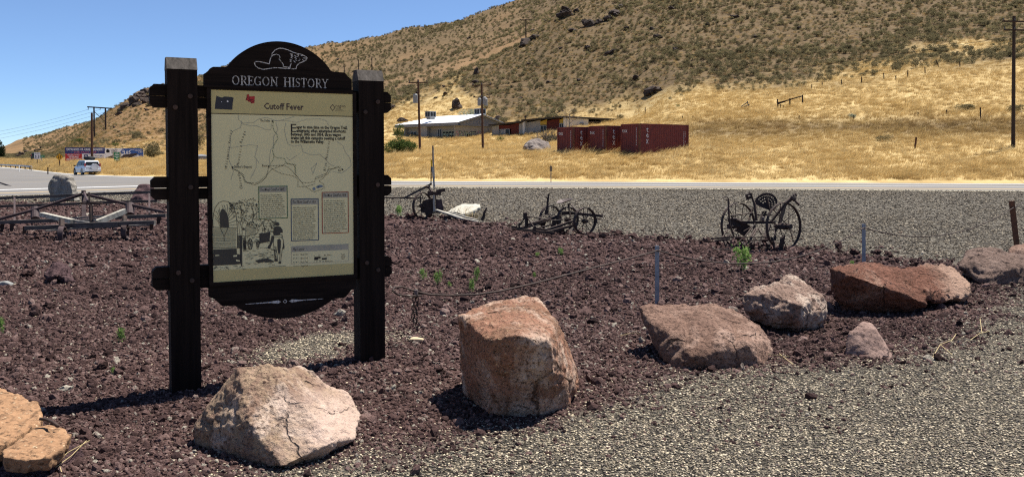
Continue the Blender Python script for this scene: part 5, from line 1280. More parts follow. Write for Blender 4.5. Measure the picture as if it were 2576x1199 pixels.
def seat_pan(root, c, fwd, tilt, wd, ln, m, name='seat', roll=0.0, lip=0.0):
    """pressed iron tractor seat: dished oval pan pierced by rows of holes; fwd points from the back rim to the front"""
    c = Vector(c); f = Vector(fwd).normalized(); r = Vector((-f.y, f.x, 0)); f3 = f * math.cos(tilt) - Vector((0, 0, 1)) * math.sin(tilt); u = r.cross(f3)
    if u.z < 0: u = -u
    if roll:
        q = Matrix.Rotation(roll, 3, u); r, f3 = q @ r, q @ f3
    holes = [(rad * math.sin(q), -rad * math.cos(q)) for rad, k_ in ((.78, 13), (.55, 9), (.32, 5)) for q in [(-1.35 + 2.7 * i / (k_ - 1)) for i in range(k_)]]
    nx, ny = 46, 46; vs_, idx, fs = [], {}, []
    def inside_(a, b):
        e = a * a + b * b * (.92 if b > 0 else 1) < 1
        if b > .62 and abs(a) < .12 + (b - .62) * .6: e = False      # front notch
        return e and not any((a - ha) ** 2 + (b - hb) ** 2 < .0036 for ha, hb in holes)
    def vert(i, j):
        if (i, j) not in idx:
            a, b = -1 + 2 * i / nx, -1 + 2 * j / ny
            z = .30 * (a * a + b * b * (1 if b < 0 else .2)); bb = min(b, .35); ex = max(0, b - .35)
            p = c + r * (a * wd / 2) + f3 * (bb * ln / 2) + u * (z * wd * .42)
            p += (f3 * (1 - lip) + u * lip).normalized() * (ex * ln / 2)
            idx[(i, j)] = len(vs_); vs_.append(p)
        return idx[(i, j)]
    for i in range(nx):
        for j in range(ny):
            if inside_(-1 + 2 * (i + .5) / nx, -1 + 2 * (j + .5) / ny): fs.append((vert(i, j), vert(i + 1, j), vert(i + 1, j + 1), vert(i, j + 1)))
    top = [v + u * .006 for v in vs_]; n_ = len(vs_); k = MB(); k.add(vs_ + top, [tuple(reversed(q)) for q in fs] + [tuple(i + n_ for i in q) for q in fs])
    return k.build(name, m, root, True)

# A: two tall wheels, pierced seat and levers
def za(x, y, d): return P(1789.0 + x * .14422, 473.6 + y * .14422, d)
A = thing('cultivator', P(1905, 630, 16.8), 'rusty two-wheeled riding cultivator with a pierced iron seat and tall levers', 'farm implement', 'old farm implements on display')
cR, cL = P(1971.5, 568.7, 16.35), P(1857, 566, 17.35); axA = cR - cL
wheel(A, cR, axA, .437, .055, 12, sr=.0075, hublen=.34, hub=.06); wheel(A, cL, axA, .437, .055, 12, sr=.0075, hub=.06)
rr2 = part(A, 'axle', lambda k: (k.tube([cL, cL.lerp(cR, .18) + Vector((0, 0, -.02))], .022, 8), k.tube([cR, cR.lerp(cL, .2)], .022, 8), k.bar(za(450, 590, 17.0), za(1120, 590, 16.7), .05, .05), k.tube([za(450, 575, 17.0), za(450, 680, 17.1), cL], .02, 6), k.tube([za(1110, 600, 16.7), za(1130, 690, 16.6), cR], .02, 6)))
part(A, 'lever', lambda k: (k.tube([za(400, 850, 16.4), za(325, 620, 16.35), za(305, 400, 16.35), za(300, 190, 16.4)], .017, 6), k.tube([za(310, 190, 16.4), za(285, 150, 16.4), za(240, 147, 16.35), za(198, 162, 16.3)], .010, 5), k.tube([za(300, 205, 16.4), za(255, 190, 16.35), za(212, 196, 16.3)], .007, 5)))
part(A, 'lever', lambda k: (k.tube([za(790, 560, 16.8), za(775, 420, 16.8), za(760, 270, 16.85), za(715, 165, 16.9), za(665, 60, 16.95)], [.024, .024, .022, .02, .018], 6), k.box(za(660, 135, 16.9), (.055, 0, .02), (0, .03, 0), (-.015, 0, .05)), k.tube([za(700, 120, 16.9), za(640, 150, 16.85)], .028, 6), k.tube([za(770, 500, 16.85), za(740, 260, 16.9)], .012, 5)))
part(A, 'lever', lambda k: (k.bar(za(1180, 660, 16.6), za(1290, 270, 16.75), .045, .05), k.bar(za(1060, 560, 16.7), za(1290, 260, 16.75), .045, .035), k.bar(za(1290, 270, 16.75), za(1475, 105, 16.85), .05, .06), k.tube([za(1400, 150, 16.8), za(1460, 205, 16.75)], .036, 6), k.tube([za(1455, 205, 16.75), za(1540, 285, 16.7)], [.02, .026], 6), k.tube([za(1440, 110, 16.8), za(1470, 175, 16.75)], .022, 6)))
seat_pan(A, za(955, 285, 17.05), (-.35, -1, 0), 1.1, .42, .46, M['iron'], 'seat', -.4, .7)
part(A, 'seat_post', lambda k: (k.bar(za(905, 400, 16.95), za(860, 560, 16.85), .035, .02), k.bar(za(955, 395, 16.95), za(900, 560, 16.85), .035, .02), k.tube([za(975, 175, 17.0), za(1025, 390, 16.95)], .018, 6)))
part(A, 'coil_spring', lambda k: k.tube([za(905 + 22 * math.cos(i * 1.05), 490 + i * 1.6, 16.8 + .02 * math.sin(i * 1.05)) for i in range(44)], .007, 5), M['iron_light'])
part(A, 'foot_bar', lambda k: (k.tube([za(350, 470, 16.9), za(700, 432, 17.0)], .012, 6), k.tube([za(350, 465, 16.9), za(385, 560, 16.9)], .016, 6), k.tube([za(800, 458, 16.95), za(1240, 468, 16.8)], .012, 6)))
part(A, 'front_beam', lambda k: (k.bar(za(380, 848, 16.3), za(1060, 850, 16.2), .03, .02), k.bar(za(0, 875, 16.6), za(390, 848, 16.3), .035, .03), k.bar(za(60, 910, 16.4), za(330, 885, 16.3), .03, .03), k.bar(za(1050, 850, 16.2), za(1110, 960, 16.15), .03, .03), k.bar(za(560, 905, 16.3), za(1080, 895, 16.25), .02, .02)))
part(A, 'gear_box', lambda k: (k.box(za(400, 590, 17.0), (.09, .02, 0), (0, .08, 0), (-.03, 0, .08)), k.tube([za(300, 660, 16.9), za(480, 640, 17.0)], .05, 8), k.box(za(545, 690, 17.1), (.09, 0, -.06), (0, .07, 0), (.05, 0, .10)), k.tube([za(440, 540, 16.9), za(520, 575, 16.9)], .03, 6)))
for p0, p1, w_ in (((200, 850, 16.6), (330, 660, 16.9), .022), ((290, 840, 16.5), (440, 700, 16.8), .018), ((590, 835, 16.4), (770, 610, 16.7), .022), ((570, 745, 16.6), (760, 640, 16.7), .02), ((720, 850, 16.3), (815, 690, 16.6), .024), ((770, 700, 16.6), (690, 840, 16.4), .03), ((490, 1065, 16.2), (680, 920, 16.3), .014), ((720, 980, 16.3), (770, 870, 16.4), .03), ((850, 1000, 16.3), (870, 870, 16.4), .03), ((1000, 980, 16.3), (1020, 880, 16.4), .03), ((830, 700, 16.7), (885, 790, 16.6), .035), ((345, 900, 16.3), (345, 1110, 16.2), .03), ((1080, 940, 16.2), (1140, 1100, 16.1), .05), ((1120, 720, 16.6), (1110, 890, 16.4), .045), ((930, 850, 16.5), (1020, 640, 16.7), .055), ((270, 1010, 16.5), (210, 850, 16.6), .045), ((400, 1000, 16.4), (540, 880, 16.5), .022), ((640, 600, 16.9), (730, 330, 17.1), .03)):
    part(A, 'strut', lambda k: k.bar(za(*p0), za(*p1), w_, w_ * .8))
part(A, 'ground_runner', lambda k: (k.tube([za(30, 1055, 16.3), za(340, 1070, 16.2), za(420, 1085, 16.2)], .013, 6), k.tube([za(560, 1030, 16.4), za(1060, 1035, 16.3)], .012, 6)))
part(A, 'shovel', lambda k: [k.box(za(x, 1010, 16.4), (.03, .02, 0), (-.01, .03, .02), (0, -.02, .07)) for x in (560, 720, 860, 990)])
part(A, 'shovel', lambda k: k.box(za(1230, 960, 16.4), (.035, .0, .02), (0, .04, 0), (.02, 0, .13)))

# B: low three-wheeled gang plough
def zb(x, y, d): return P(1277.9 + x * .10658, 473.6 + y * .10658, d)
B = thing('gang_plough', P(1410, 588, 20.3), 'low rusty three-wheeled frame implement with a round iron seat', 'farm implement', 'old farm implements on display')
c1, c2, c3 = P(1471.3, 555.4, 19.9), P(1384.5, 548.5, 21.0), P(1428, 552.0, 20.6); axB = c1 - c2
wheel(B, c1, axB, .302, .075, 14, M['iron'], sr=.007, hub=.05, rim_t=.02); wheel(B, c2, axB, .302, .075, 12, M['iron'], rim_t=.02); wheel(B, c3, axB, .30, .075, 10, rim_t=.02)
part(B, 'lever', lambda k: (k.tube([zb(905, 610, 20.6), zb(920, 500, 20.6), zb(945, 250, 20.6), zb(965, 120, 20.6)], [.03, .028, .024, .018], 6), k.tube([zb(940, 260, 20.6), zb(895, 190, 20.55)], .014, 5), k.box(zb(910, 560, 20.6), (.04, 0, 0), (0, .04, 0), (0, 0, .06))))
seat_pan(B, zb(1345, 325, 20.5), (-.9, -.45, 0), .22, .38, .36, M['iron_light'])
part(B, 'seat_post', lambda k: (k.bar(zb(1290, 380, 20.5), zb(1305, 480, 20.5), .03, .02), k.bar(zb(1425, 360, 20.5), zb(1480, 690, 20.4), .035, .025), k.bar(zb(1450, 345, 20.5), zb(1640, 540, 20.2), .025, .02)))
part(B, 'pole_beam', lambda k: (k.bar(zb(1260, 590, 20.5), zb(1480, 570, 20.5), .045, .08), k.bar(zb(1480, 575, 20.5), zb(2225, 650, 19.9), .05, .06), k.tube([zb(2080, 700, 19.9), zb(2190, 725, 19.85)], .016, 5), k.tube([zb(2090, 700, 19.9), zb(2105, 820, 19.85)], .014, 5)))
for i, (p0, p1, w_, h_) in enumerate([((250, 950, 19.9), (1150, 660, 20.7), .05, .045), ((350, 950, 19.85), (1130, 700, 20.5), .03, .03), ((460, 850, 19.9), (1240, 640, 20.7), .045, .04), ((880, 985, 19.6), (1520, 775, 20.1), .05, .05), ((960, 1020, 19.55), (1540, 870, 20.0), .05, .05), ((650, 945, 19.7), (1040, 850, 20.1), .03, .03), ((220, 950, 19.9), (1040, 1060, 19.5), .06, .06), ((80, 940, 19.9), (1000, 1085, 19.4), .015, .015), ((640, 935, 19.75), (1040, 1010, 19.55), .03, .04)]):
    part(B, 'frame_bar', lambda k: k.bar(zb(*p0), zb(*p1), w_, h_))
part(B, 'hitch_post', lambda k: (k.box(zb(405, 640, 19.95), (.045, 0, 0), (0, .05, 0), (0, 0, .07)), k.box(zb(440, 770, 19.95), (.035, .01, 0), (0, .04, 0), (0, 0, .10)), k.bar(zb(390, 700, 19.95), zb(250, 900, 19.9), .022, .02), k.bar(zb(460, 690, 19.9), zb(600, 890, 19.8), .022, .02), k.bar(zb(415, 700, 19.9), zb(415, 980, 19.85), .035, .03)))
part(B, 'control_rod', lambda k: (k.tube([zb(440, 655, 19.9), zb(700, 690, 19.95), zb(1000, 740, 20.0), zb(1150, 752, 20.0), zb(1320, 720, 20.05), zb(1540, 710, 20.0)], .012, 6), k.tube([zb(440, 670, 19.9), zb(700, 690, 20.0), zb(930, 618, 20.3), zb(1080, 620, 20.4), zb(1150, 650, 20.5)], .012, 6)))
part(B, 'end_bracket', lambda k: (k.box(zb(265, 880, 19.9), (.02, 0, 0), (0, .05, 0), (0, 0, .07)), k.box(zb(150, 905, 19.95), (.07, 0, 0), (0, .03, 0), (0, 0, .022)), k.box(zb(630, 980, 19.7), (.03, 0, 0), (0, .03, 0), (0, 0, .09)), k.box(zb(990, 1040, 19.5), (.09, 0, -.01), (0, .03, 0), (0, 0, .03))))
part(B, 'plough_share', lambda k: (k.add([zb(1430, 830, 20.0), zb(1550, 860, 20.0), zb(1490, 1090, 19.8), zb(1440, 1080, 19.8), zb(1430, 830, 20.06), zb(1550, 860, 20.06), zb(1490, 1090, 19.86), zb(1440, 1080, 19.86)], [(0, 1, 2, 3), (7, 6, 5, 4), (0, 4, 5, 1), (1, 5, 6, 2), (2, 6, 7, 3), (3, 7, 4, 0)]), k.tube([zb(1440, 800, 20.0), zb(1500, 790, 20.0), zb(1560, 880, 20.0), zb(1600, 1030, 19.9)], .02, 6)))
part(B, 'plough_share', lambda k: (k.box(zb(1080, 850, 20.3), (.05, .03, -.02), (0, .03, .0), (.02, 0, .09)), k.box(zb(820, 800, 20.4), (.07, .03, -.02), (0, .03, .0), (.02, 0, .06)), k.box(zb(740, 760, 20.4), (.02, .0, 0), (0, .03, .0), (0, 0, .09)), k.box(zb(1260, 990, 20.2), (.07, .0, -.02), (0, .03, .0), (0, 0, .05))))

# C: mower with a tall pale cutter pole
def zc(x, y, d): return P(977.2 + x * .18806, 353.3 + y * .18806, d)
Cm = thing('mower', P(1075, 550, 25.2), 'rusty horse mower with a spoked wheel and tall upright cutter bar', 'farm implement', 'old farm implements on display')
wc = zc(455, 870, 25.2); wheel(Cm, wc, (.78, -.62, 0), .375, .08, 9, sr=.010, hub=.07, rim_t=.02)
part(Cm, 'gear_case', lambda k: (k.prism([(zc(*p, 25).x, zc(*p, 25).z) for p in [(420, 880), (470, 800), (590, 770), (600, 950), (520, 985), (430, 960)]], lambda a, b, n: Vector((a, 25.3 + n, b)), -.12, .10), k.tube([zc(560, 1000, 25.2), zc(520, 960, 25.3)], .08, 8)))
part(Cm, 'shield_plate', lambda k: k.prism([(zc(*p, 25).x, zc(*p, 25).z) for p in [(625, 790), (708, 785), (738, 925), (700, 945), (625, 950)]], lambda a, b, n: Vector((a, 25.05 + n, b)), 0, .03), M['iron_purple'])
part(Cm, 'white_board', lambda k: k.bar(zc(607, 730, 24.9), zc(613, 948, 24.9), .055, .02), M['palewood'])
part(Cm, 'seat_bracket', lambda k: (k.box(zc(700, 668, 25.1), (.125, .02, .02), (0, .08, 0), (0, 0, .045)), k.box(zc(650, 705, 25.1), (.11, 0, 0), (0, .07, 0), (0, 0, .05)), k.box(zc(560, 705, 25.1), (.07, 0, 0), (0, .06, 0), (0, 0, .06)), k.tube([zc(500, 610, 25.2), zc(545, 625, 25.2), zc(585, 690, 25.1)], .045, 6), k.bar(zc(625, 720, 25.1), zc(630, 790, 25.1), .03, .03)))
part(Cm, 'cutter_bar', lambda k: (k.tube([zc(618, 650, 25.0), zc(605, 600, 25.0), zc(610, 480, 25.0), zc(598, 300, 25.05), zc(594, 68, 25.1)], [.02, .018, .026, .026, .022], 6)), M['greywood'])
part(Cm, 'cutter_slat', lambda k: k.bar(zc(588, 350, 24.97), zc(614, 620, 24.95), .05, .015), M['palewood'])
pr = part(Cm, 'lift_lever', lambda k: k.bar(zc(574, 330, 25.2), zc(569, 580, 25.2), .03, .03), M['iron']); part(pr, 'yellow_grip', lambda k: k.bar(zc(575, 256, 25.2), zc(574, 345, 25.2), .036, .036), M['yellow_tip'])
part(Cm, 'side_arm', lambda k: (k.bar(zc(205, 770, 25.4), zc(580, 575, 25.3), .05, .055), k.bar(zc(425, 670, 25.3), zc(462, 775, 25.3), .035, .02), k.bar(zc(420, 740, 25.3), zc(440, 880, 25.3), .03, .03)), M['darkwood'])
part(Cm, 'drag_plank', lambda k: k.hexa([zc(625, 945, 24.8), zc(625, 905, 24.9), zc(860, 985, 24.3), zc(1205, 1085, 23.9), zc(625, 935, 24.75), zc(630, 900, 24.9), zc(860, 978, 24.35), zc(1200, 1070, 23.95)]) if False else (k.bar(zc(640, 925, 24.8), zc(1080, 1070, 24.0), .10, .035), k.bar(zc(980, 1040, 24.1), zc(1200, 1082, 23.9), .09, .03), k.bar(zc(760, 950, 24.7), zc(1190, 1060, 24.2), .06, .025)), M['palewood'])
part(Cm, 'cross_bar', lambda k: (k.bar(zc(550, 965, 25.0), zc(760, 950, 24.8), .05, .04), k.bar(zc(740, 950, 24.8), zc(960, 1070, 24.5), .05, .06), k.box(zc(790, 1040, 24.7), (.10, 0, 0), (0, .1, 0), (0, 0, .07))))
rake = thing('hay_rake_bar', zc(200, 790, 25.6), 'thin toothed iron rake bar reaching from the sign post to the mower', 'rake')
part(rake, 'bar', lambda k: k.bar(zc(-60, 764, 25.6), zc(450, 768, 25.5), .035, .035))
for x in (-25, 62, 156, 250): part(rake, 'tooth', lambda k: k.bar(zc(x, 768, 25.6), zc(x, 832, 25.6), .016, .016))
k = MB(); k.tube([zc(1250, 1065, 24.0), zc(1275, 1010, 24.0), zc(1285, 950, 24.0), zc(1318, 895, 24.0)], [.05, .04, .035, .02], 6); k.build('iron_spike', M['iron'], label='curved dark iron spike sticking up right of the mower planks', category='spike')
t_pts = [zc(*p) for p in [(790, 945, 26.2), (900, 880, 26.6), (1000, 840, 27.0), (1225, 850, 27.0), (1235, 880, 26.4), (1090, 950, 25.9), (980, 985, 25.7), (930, 960, 25.8)]]
hull_boulder('rock', 'pale flat stone with a dry tuft lying behind the mower planks', [t_pts + [p - Vector((0, 0, .10)) for p in t_pts]], flat('pale_flat_stone', (.40, .375, .31), .9), .02, 2, ((4, .012), (12, .006)), 17, cat='rock')
gt = [tuft_mesh('dry_tuft_%d' % i, 400 + i, 46, .42, .30, (.25, .0), .012, M['dry_stem']) for i in range(2)]
for i, (x, y, s_) in enumerate([(1148, 545, 1.0), (1178, 548, .9), (1122, 530, .8), (1205, 552, .7)]):
    o = link_mesh('dry_grass_tuft', gt[i % 2], GG(x, y), label=['dry straw tuft in front of the pale flat stone behind the mower planks', 'dry straw tuft at the right end of the mower planks', 'dry straw tuft beside the mower shield plate', 'dry straw tuft at the foot of the curved iron spike'][i], category='grass tuft', group='dry tufts by the mower'); o.scale = (s_, s_, s_); o.rotation_euler = (0, 0, i * 2.0)

# D: long timber drag frame on the left
def zd(x, y, d): return P(x * .27586, 421 + y * .27586, d)
D = thing('drag_leveller', P(190, 600, 19), 'long timber and iron land leveller on small wheels left of the sign', 'farm implement', 'old farm implements on display')
def beam(p0, p1, w_, h_, m='darkwood', name='beam'): return part(D, name, lambda k: k.bar(zd(*p0), zd(*p1), w_, h_), M[m])
beam((-300, 290, 21.5), (740, 250, 21.3), .10, .065); beam((800, 243, 21.3), (1560, 218, 21.2), .10, .065); beam((10, 352, 21.7), (740, 328, 21.6), .09, .06); beam((800, 322, 21.6), (1440, 303, 21.5), .09, .06)
beam((-80, 502, 19.8), (540, 480, 19.7), .12, .075); beam((1060, 455, 19.6), (1520, 435, 19.5), .12, .075)
beam((238, 550, 18.6), (620, 538, 18.5), .12, .085); beam((580, 530, 18.5), (1090, 512, 18.4), .14, .095); beam((1090, 508, 18.4), (1415, 497, 18.4), .12, .075); beam((620, 558, 18.9), (1410, 520, 18.8), .10, .03, 'greywood')
beam((380, 425, 19.3), (665, 490, 18.9), .12, .085, 'palewood'); beam((560, 470, 19.1), (830, 505, 18.8), .10, .04, 'greywood'); beam((880, 500, 18.8), (1140, 395, 19.3), .13, .10, 'palewood'); beam((600, 465, 19.9), (985, 440, 19.8), .08, .035, 'greywood', 'slat'); beam((640, 480, 19.6), (960, 462, 19.5), .08, .03, 'greywood', 'slat'); beam((660, 492, 19.3), (900, 480, 19.2), .08, .03, 'greywood', 'slat'); beam((420, 575, 18.9), (800, 545, 18.8), .10, .03, 'palewood', 'slat')
beam((765, 455, 20.0), (765, 250, 20.3), .085, .06, 'iron_purple', 'mast'); part(D, 'steering_column', lambda k: (k.tube([zd(835, 500, 18.7), zd(828, 345, 18.8)], .042, 8), k.bar(zd(815, 320, 18.9), zd(812, 225, 18.95), .035, .03)), M['iron'])
part(D, 'turn_wheel', lambda k: (k.ring(zd(832, 325, 18.8), (0, .15, 1), .23, .19, .018, 24), k.bar(zd(740, 330, 18.8), zd(930, 318, 18.8), .02, .02)), M['iron'])
part(D, 'mast_head', lambda k: (k.tube([zd(762, 235, 20.3), zd(762, 208, 20.3)], .05, 8), k.tube([zd(765, 225, 20.3), zd(782, 270, 20.0), zd(800, 305, 19.6)], .03, 6)), M['iron_purple'])
part(D, 'tie_rod', lambda k: (k.tube([zd(745, 238, 20.3), zd(330, 375, 20.0), zd(-10, 465, 19.8)], .022, 6), k.tube([zd(745, 252, 20.3), zd(320, 388, 20.0), zd(-10, 478, 19.8)], .018, 6)), M['iron_purple'])
part(D, 'tie_rod', lambda k: (k.tube([zd(785, 240, 20.3), zd(1150, 325, 20.0), zd(1500, 400, 19.6)], .022, 6), k.tube([zd(785, 252, 20.3), zd(1150, 338, 20.0), zd(1490, 410, 19.6)], .018, 6)), M['iron_purple'])
for x, y0, y1, d in ((133, 268, 520, 20.6), (1362, 235, 420, 20.4), (5, 460, 540, 19.8)): beam((x, y1, d), (x, y0, d + .8), .04, .05, 'iron_purple', 'upright')
for x, d, yb, yt in ((322, 19.9, 470, 375), (1185, 19.8, 432, 338)):
    part(D, 'roller', lambda k: k.tube([zd(x, yb, d), zd(x, yt, d + .2)], .095, 14), M['iron_purple'])
for x, y, rr_, d in ((568, 610, 78, 18.2), (1140, 580, 78, 18.6)):
    p = zd(x, y, d); w_ = wheel(D, p, (.95, .20, 0), rr_ * .27586 / F * d, .10, 6, M['iron_purple'], hub=.05, rim_t=.025, name='front_wheel')
    part(D, 'wheel_fork', lambda k: (k.tube([zd(x - 5, y - 70, d + .1), zd(x - 5, y - 130, d + .2)], .055, 8), k.bar(zd(x - 30, y + 10, d + .15), zd(x - 20, y - 80, d + .2), .04, .05), k.tube([zd(x - 60, y - 10, d + .2), zd(x + 50, y - 35, d)], .025, 6)), M['iron'])
for x, y, d in ((110, 535, 19.7), (225, 560, 18.7), (1450, 470, 19.4), (1385, 520, 18.4), (20, 540, 19.8)):
    part(D, 'drag_tooth', lambda k: k.add([zd(x - 18, y - 25, d), zd(x + 22, y - 25, d), zd(x + 8, y + 45, d + .05), zd(x - 22, y + 45, d + .05), zd(x - 18, y - 25, d + .05), zd(x + 22, y - 25, d + .05), zd(x + 8, y + 45, d + .1), zd(x - 22, y + 45, d + .1)], [(0, 1, 2, 3), (7, 6, 5, 4), (0, 4, 5, 1), (1, 5, 6, 2), (2, 6, 7, 3), (3, 7, 4, 0)]))

# standing stone with a round stone disc behind
ms = [P(x, y, d) for x, y, d in [(122, 506, 35.6), (188, 506, 35.6), (180, 470, 35.7), (172, 446, 35.8), (166, 441, 35.9), (138, 441, 35.9), (126, 452, 35.8), (124, 470, 35.7)]]
hull_boulder('standing_stone', 'upright grey stone marker standing behind the long land leveller', [ms + [p + Vector((0, .45, 0)) for p in ms]], stone_mat('grey_beige_stone', [(.3, (.14, .125, .105)), (.5, (.24, .22, .19)), (.7, (.34, .31, .27))], 2.2, banding=(2, 2, .5), bump=.6), .035, 2, ((2, .03), (6, .02), (14, .01)), 18, cat='stone marker')
mb = MB(); mb.ring(P(155, 471, 36.6), (.12, -1, 0), .50, .06, .16, 36); mb.build('millstone', flat('tan_millstone', (.34, .30, .23), .9), label='round tan millstone peeking out behind the upright stone marker', category='millstone')
mb = MB(); mb.tube([P(-20, 456, 60), P(0, 459, 60), P(18, 465, 58), P(30, 469, 57)], .05, 5); mb.build('bent_rail', M['iron'], label='bent dark rod lying at the left edge of the road', category='rod')

# ------------------------------------------------------------------ vehicles and road signs on the left
def car(name, c, h, label, cat, L=4.4, W=1.8, H=1.62, paint='car_white', spare=True):
    h = Vector(h).normalized(); r = Vector((h.y, -h.x, 0)); c = Vector(c)
    Q = lambda a, b, z: c + h * a + r * b + Vector((0, 0, z))
    root = thing(name, c, label, cat)
    def loft(secs, nm, m):   # secs: (a, halfwidth, z0, z1)
        k = MB(); vs_ = []
        for a, w_, z0, z1 in secs: vs_ += [Q(a, -w_, z0), Q(a, w_, z0), Q(a, w_ * 1.0, z0 + (z1 - z0) * .6), Q(a, w_ * .93, z1), Q(a, -w_ * .93, z1), Q(a, -w_, z0 + (z1 - z0) * .6)]
        n_ = len(secs); fs = [tuple(range(6))[::-1], tuple(range((n_ - 1) * 6, n_ * 6))]
        for i in range(n_ - 1):
            for j in range(6): fs.append((i * 6 + j, i * 6 + (j + 1) % 6, (i + 1) * 6 + (j + 1) % 6, (i + 1) * 6 + j))
        k.add(vs_, fs); return k.build(nm, M[m], root)
    hw = W / 2; hl = L / 2
    body = loft([(-hl, hw * .93, .42, .95), (-hl + .12, hw, .30, 1.0), (-.6, hw, .28, 1.0), (.9, hw, .28, .98), (1.5, hw * .97, .30, .92), (hl - .1, hw * .86, .34, .78), (hl, hw * .75, .42, .66)], 'body', paint)
    loft([(-hl + .06, hw * .90, .98, 1.02), (-hl + .22, hw * .84, .98, 1.50), (-hl + .5, hw * .82, .98, H), (.1, hw * .82, .98, H), (.55, hw * .80, .97, H - .08), (1.25, hw * .86, .96, 1.0)], 'cabin', paint)
    k = MB(); e = .012
    k.add([Q(-hl + .055 - e, -hw * .78, 1.08), Q(-hl + .055 - e, hw * .78, 1.08), Q(-hl + .20 - e, hw * .70, 1.46), Q(-hl + .20 - e, -hw * .70, 1.46)], [(0, 3, 2, 1)]); k.build('rear_window', M['glass'], root)
    for s_ in (-1, 1):
        for a0, a1 in ((-1.75, -.95), (-.85, .05), (.12, .95)):
            k = MB(); a1t = min(a1, .5) if a1 > .5 else a1
            k.add([Q(a0, s_ * (hw * .90 + e), 1.04), Q(a1, s_ * (hw * .90 + e), 1.04), Q(a1t, s_ * (hw * .805 + e), 1.52), Q(a0 + .08, s_ * (hw * .805 + e), 1.52)], [(0, 1, 2, 3)] if s_ > 0 else [(3, 2, 1, 0)]); k.build('side_window', M['glass'], root)
        for a in (-1.32, 1.36):
            k = MB(); p = Q(a, s_ * (hw - .11), .34); k.tube([p - r * .11, p + r * .11], .34, 20); w_ = k.build('wheel', M['tyre'], root)
            k = MB(); k.tube([p + r * s_ * .10, p + r * s_ * .118], .21, 14); k.build('rim', M['grey_metal'], w_)
            k = MB(); p2 = Q(a, s_ * (hw + .004), .36); k.ring(Q(a, s_ * (hw - .02), .36), r, .42, .35, .05, 24); k.build('wheel_arch', M['car_dark'], root)
        k = MB(); k.box(Q(-hl + .05, s_ * hw * .87, 1.12), h * .06, r * .07, (0, 0, .17)); k.build('tail_lamp', M['car_lamp'], root)
        k = MB(); k.box(Q(.95, s_ * (hw + .10), 1.02), h * .06, r * .10, (0, 0, .07)); k.build('mirror', M['car_dark'], root)
    k = MB(); k.box(Q(-hl - .02, 0, .52), h * .08, r * hw * .95, (0, 0, .12)); k.build('rear_bumper', M[paint], root)
    k = MB(); k.box(Q(-hl - .02, 0, .34), h * .05, r * hw * .9, (0, 0, .06)); k.build('under_skirt', M['car_dark'], root)
    if spare:
        k = MB(); p = Q(-hl - .10, .18, .90); k.tube([p + h * .1, p - h * .09], .37, 24); sc = k.build('spare_wheel_cover', M[paint], root)
        k = MB(); k.ring(p - h * .09, h, .345, .33, .012, 24); k.build('cover_rim', M['grey_print'], sc)
        k = MB(); k.box(Q(-hl - .03, -.45, .78), h * .02, r * .22, (0, 0, .07)); k.build('number_plate', M['grey_print'], root)
    return root, Q
v_ = Vector((-.43, .90, 0)); cp = GG(217, 441.5); cp = G(201, 439.6, .02)
root, Q = car('suv', (cp.x, cp.y + 1.6, .02), (-.66, .75, 0), 'white sport utility car driving away with a round spare wheel cover on its back', 'car')
mb = MB(); pts_ = [Q(-1.2 + .12 * math.sin(i), -.55 + i * .11, 1.86 + .03 * math.sin(i * 2)) for i in range(11)]
mb.tube(pts_, [.12, .20, .23, .22, .24, .21, .24, .22, .23, .19, .1], 10); mb2 = mb
o = mb.build('cargo_bag', M['canvas'], smooth=True, label='black lumpy cargo bag strapped on the roof of the white car', category='bag'); o.scale = (1, 1, .95)
pk = P(90, 418.5, 195); car('parked_vehicle', (pk.x, pk.y, tz_at(pk.x, pk.y) + .25 if pk.y > 170 else .02), (-.45, .89, 0), 'dark vehicle far off on the left beyond the speed sign', 'car', 4.2, 1.75, 1.6, 'car_green', False)

def zs(x, y): return x * .16341, 338.3 + y * .16341      # crop of the road signs -> photo
def facing(p, tw=0.0):   # s and n direction for a sign at p facing the eye
    v = Vector((p.x, p.y, 0)).normalized(); n_ = -v; s_ = Vector((v.y, -v.x, 0))
    q = Matrix.Rotation(tw, 3, 'Z'); return q @ s_, q @ n_
def sign_frame(px, d, tw=0.0):
    p = P(px, 403, d); s_, n_ = facing(p, tw); O = Vector((p.x, p.y, 0)); return O, s_, n_, frame(O, s_, n_)
def post_to_ground(root, px, d, ztop, rad, m, zb=None):
    p = P(px, 403, d); z0 = -.2 if zb is None else zb
    k = MB(); k.bar((p.x, p.y, z0), (p.x, p.y, ztop), rad * 2, rad * 2); return k.build('post', m, root)
def signpost(name, label, px, d, base_z, quads, cat='sign', tw=0.0, postm='pole', rad=.045, topz=None):
    O, s_, n_, fr = sign_frame(px, d, tw)
    root = thing(name, (O.x, O.y, base_z), label, cat); return root, O, s_, n_, fr
def sq(O, s_, n_, x, y, n=0.0): return on_plane(*zs(x, y), O, s_, n_, n)
def gz_any(px, d):
    x = (px - CX) / F * d; e = np.interp(px, tcols, KD[0]); return 0.0 if d < e else tz_at(x, d)
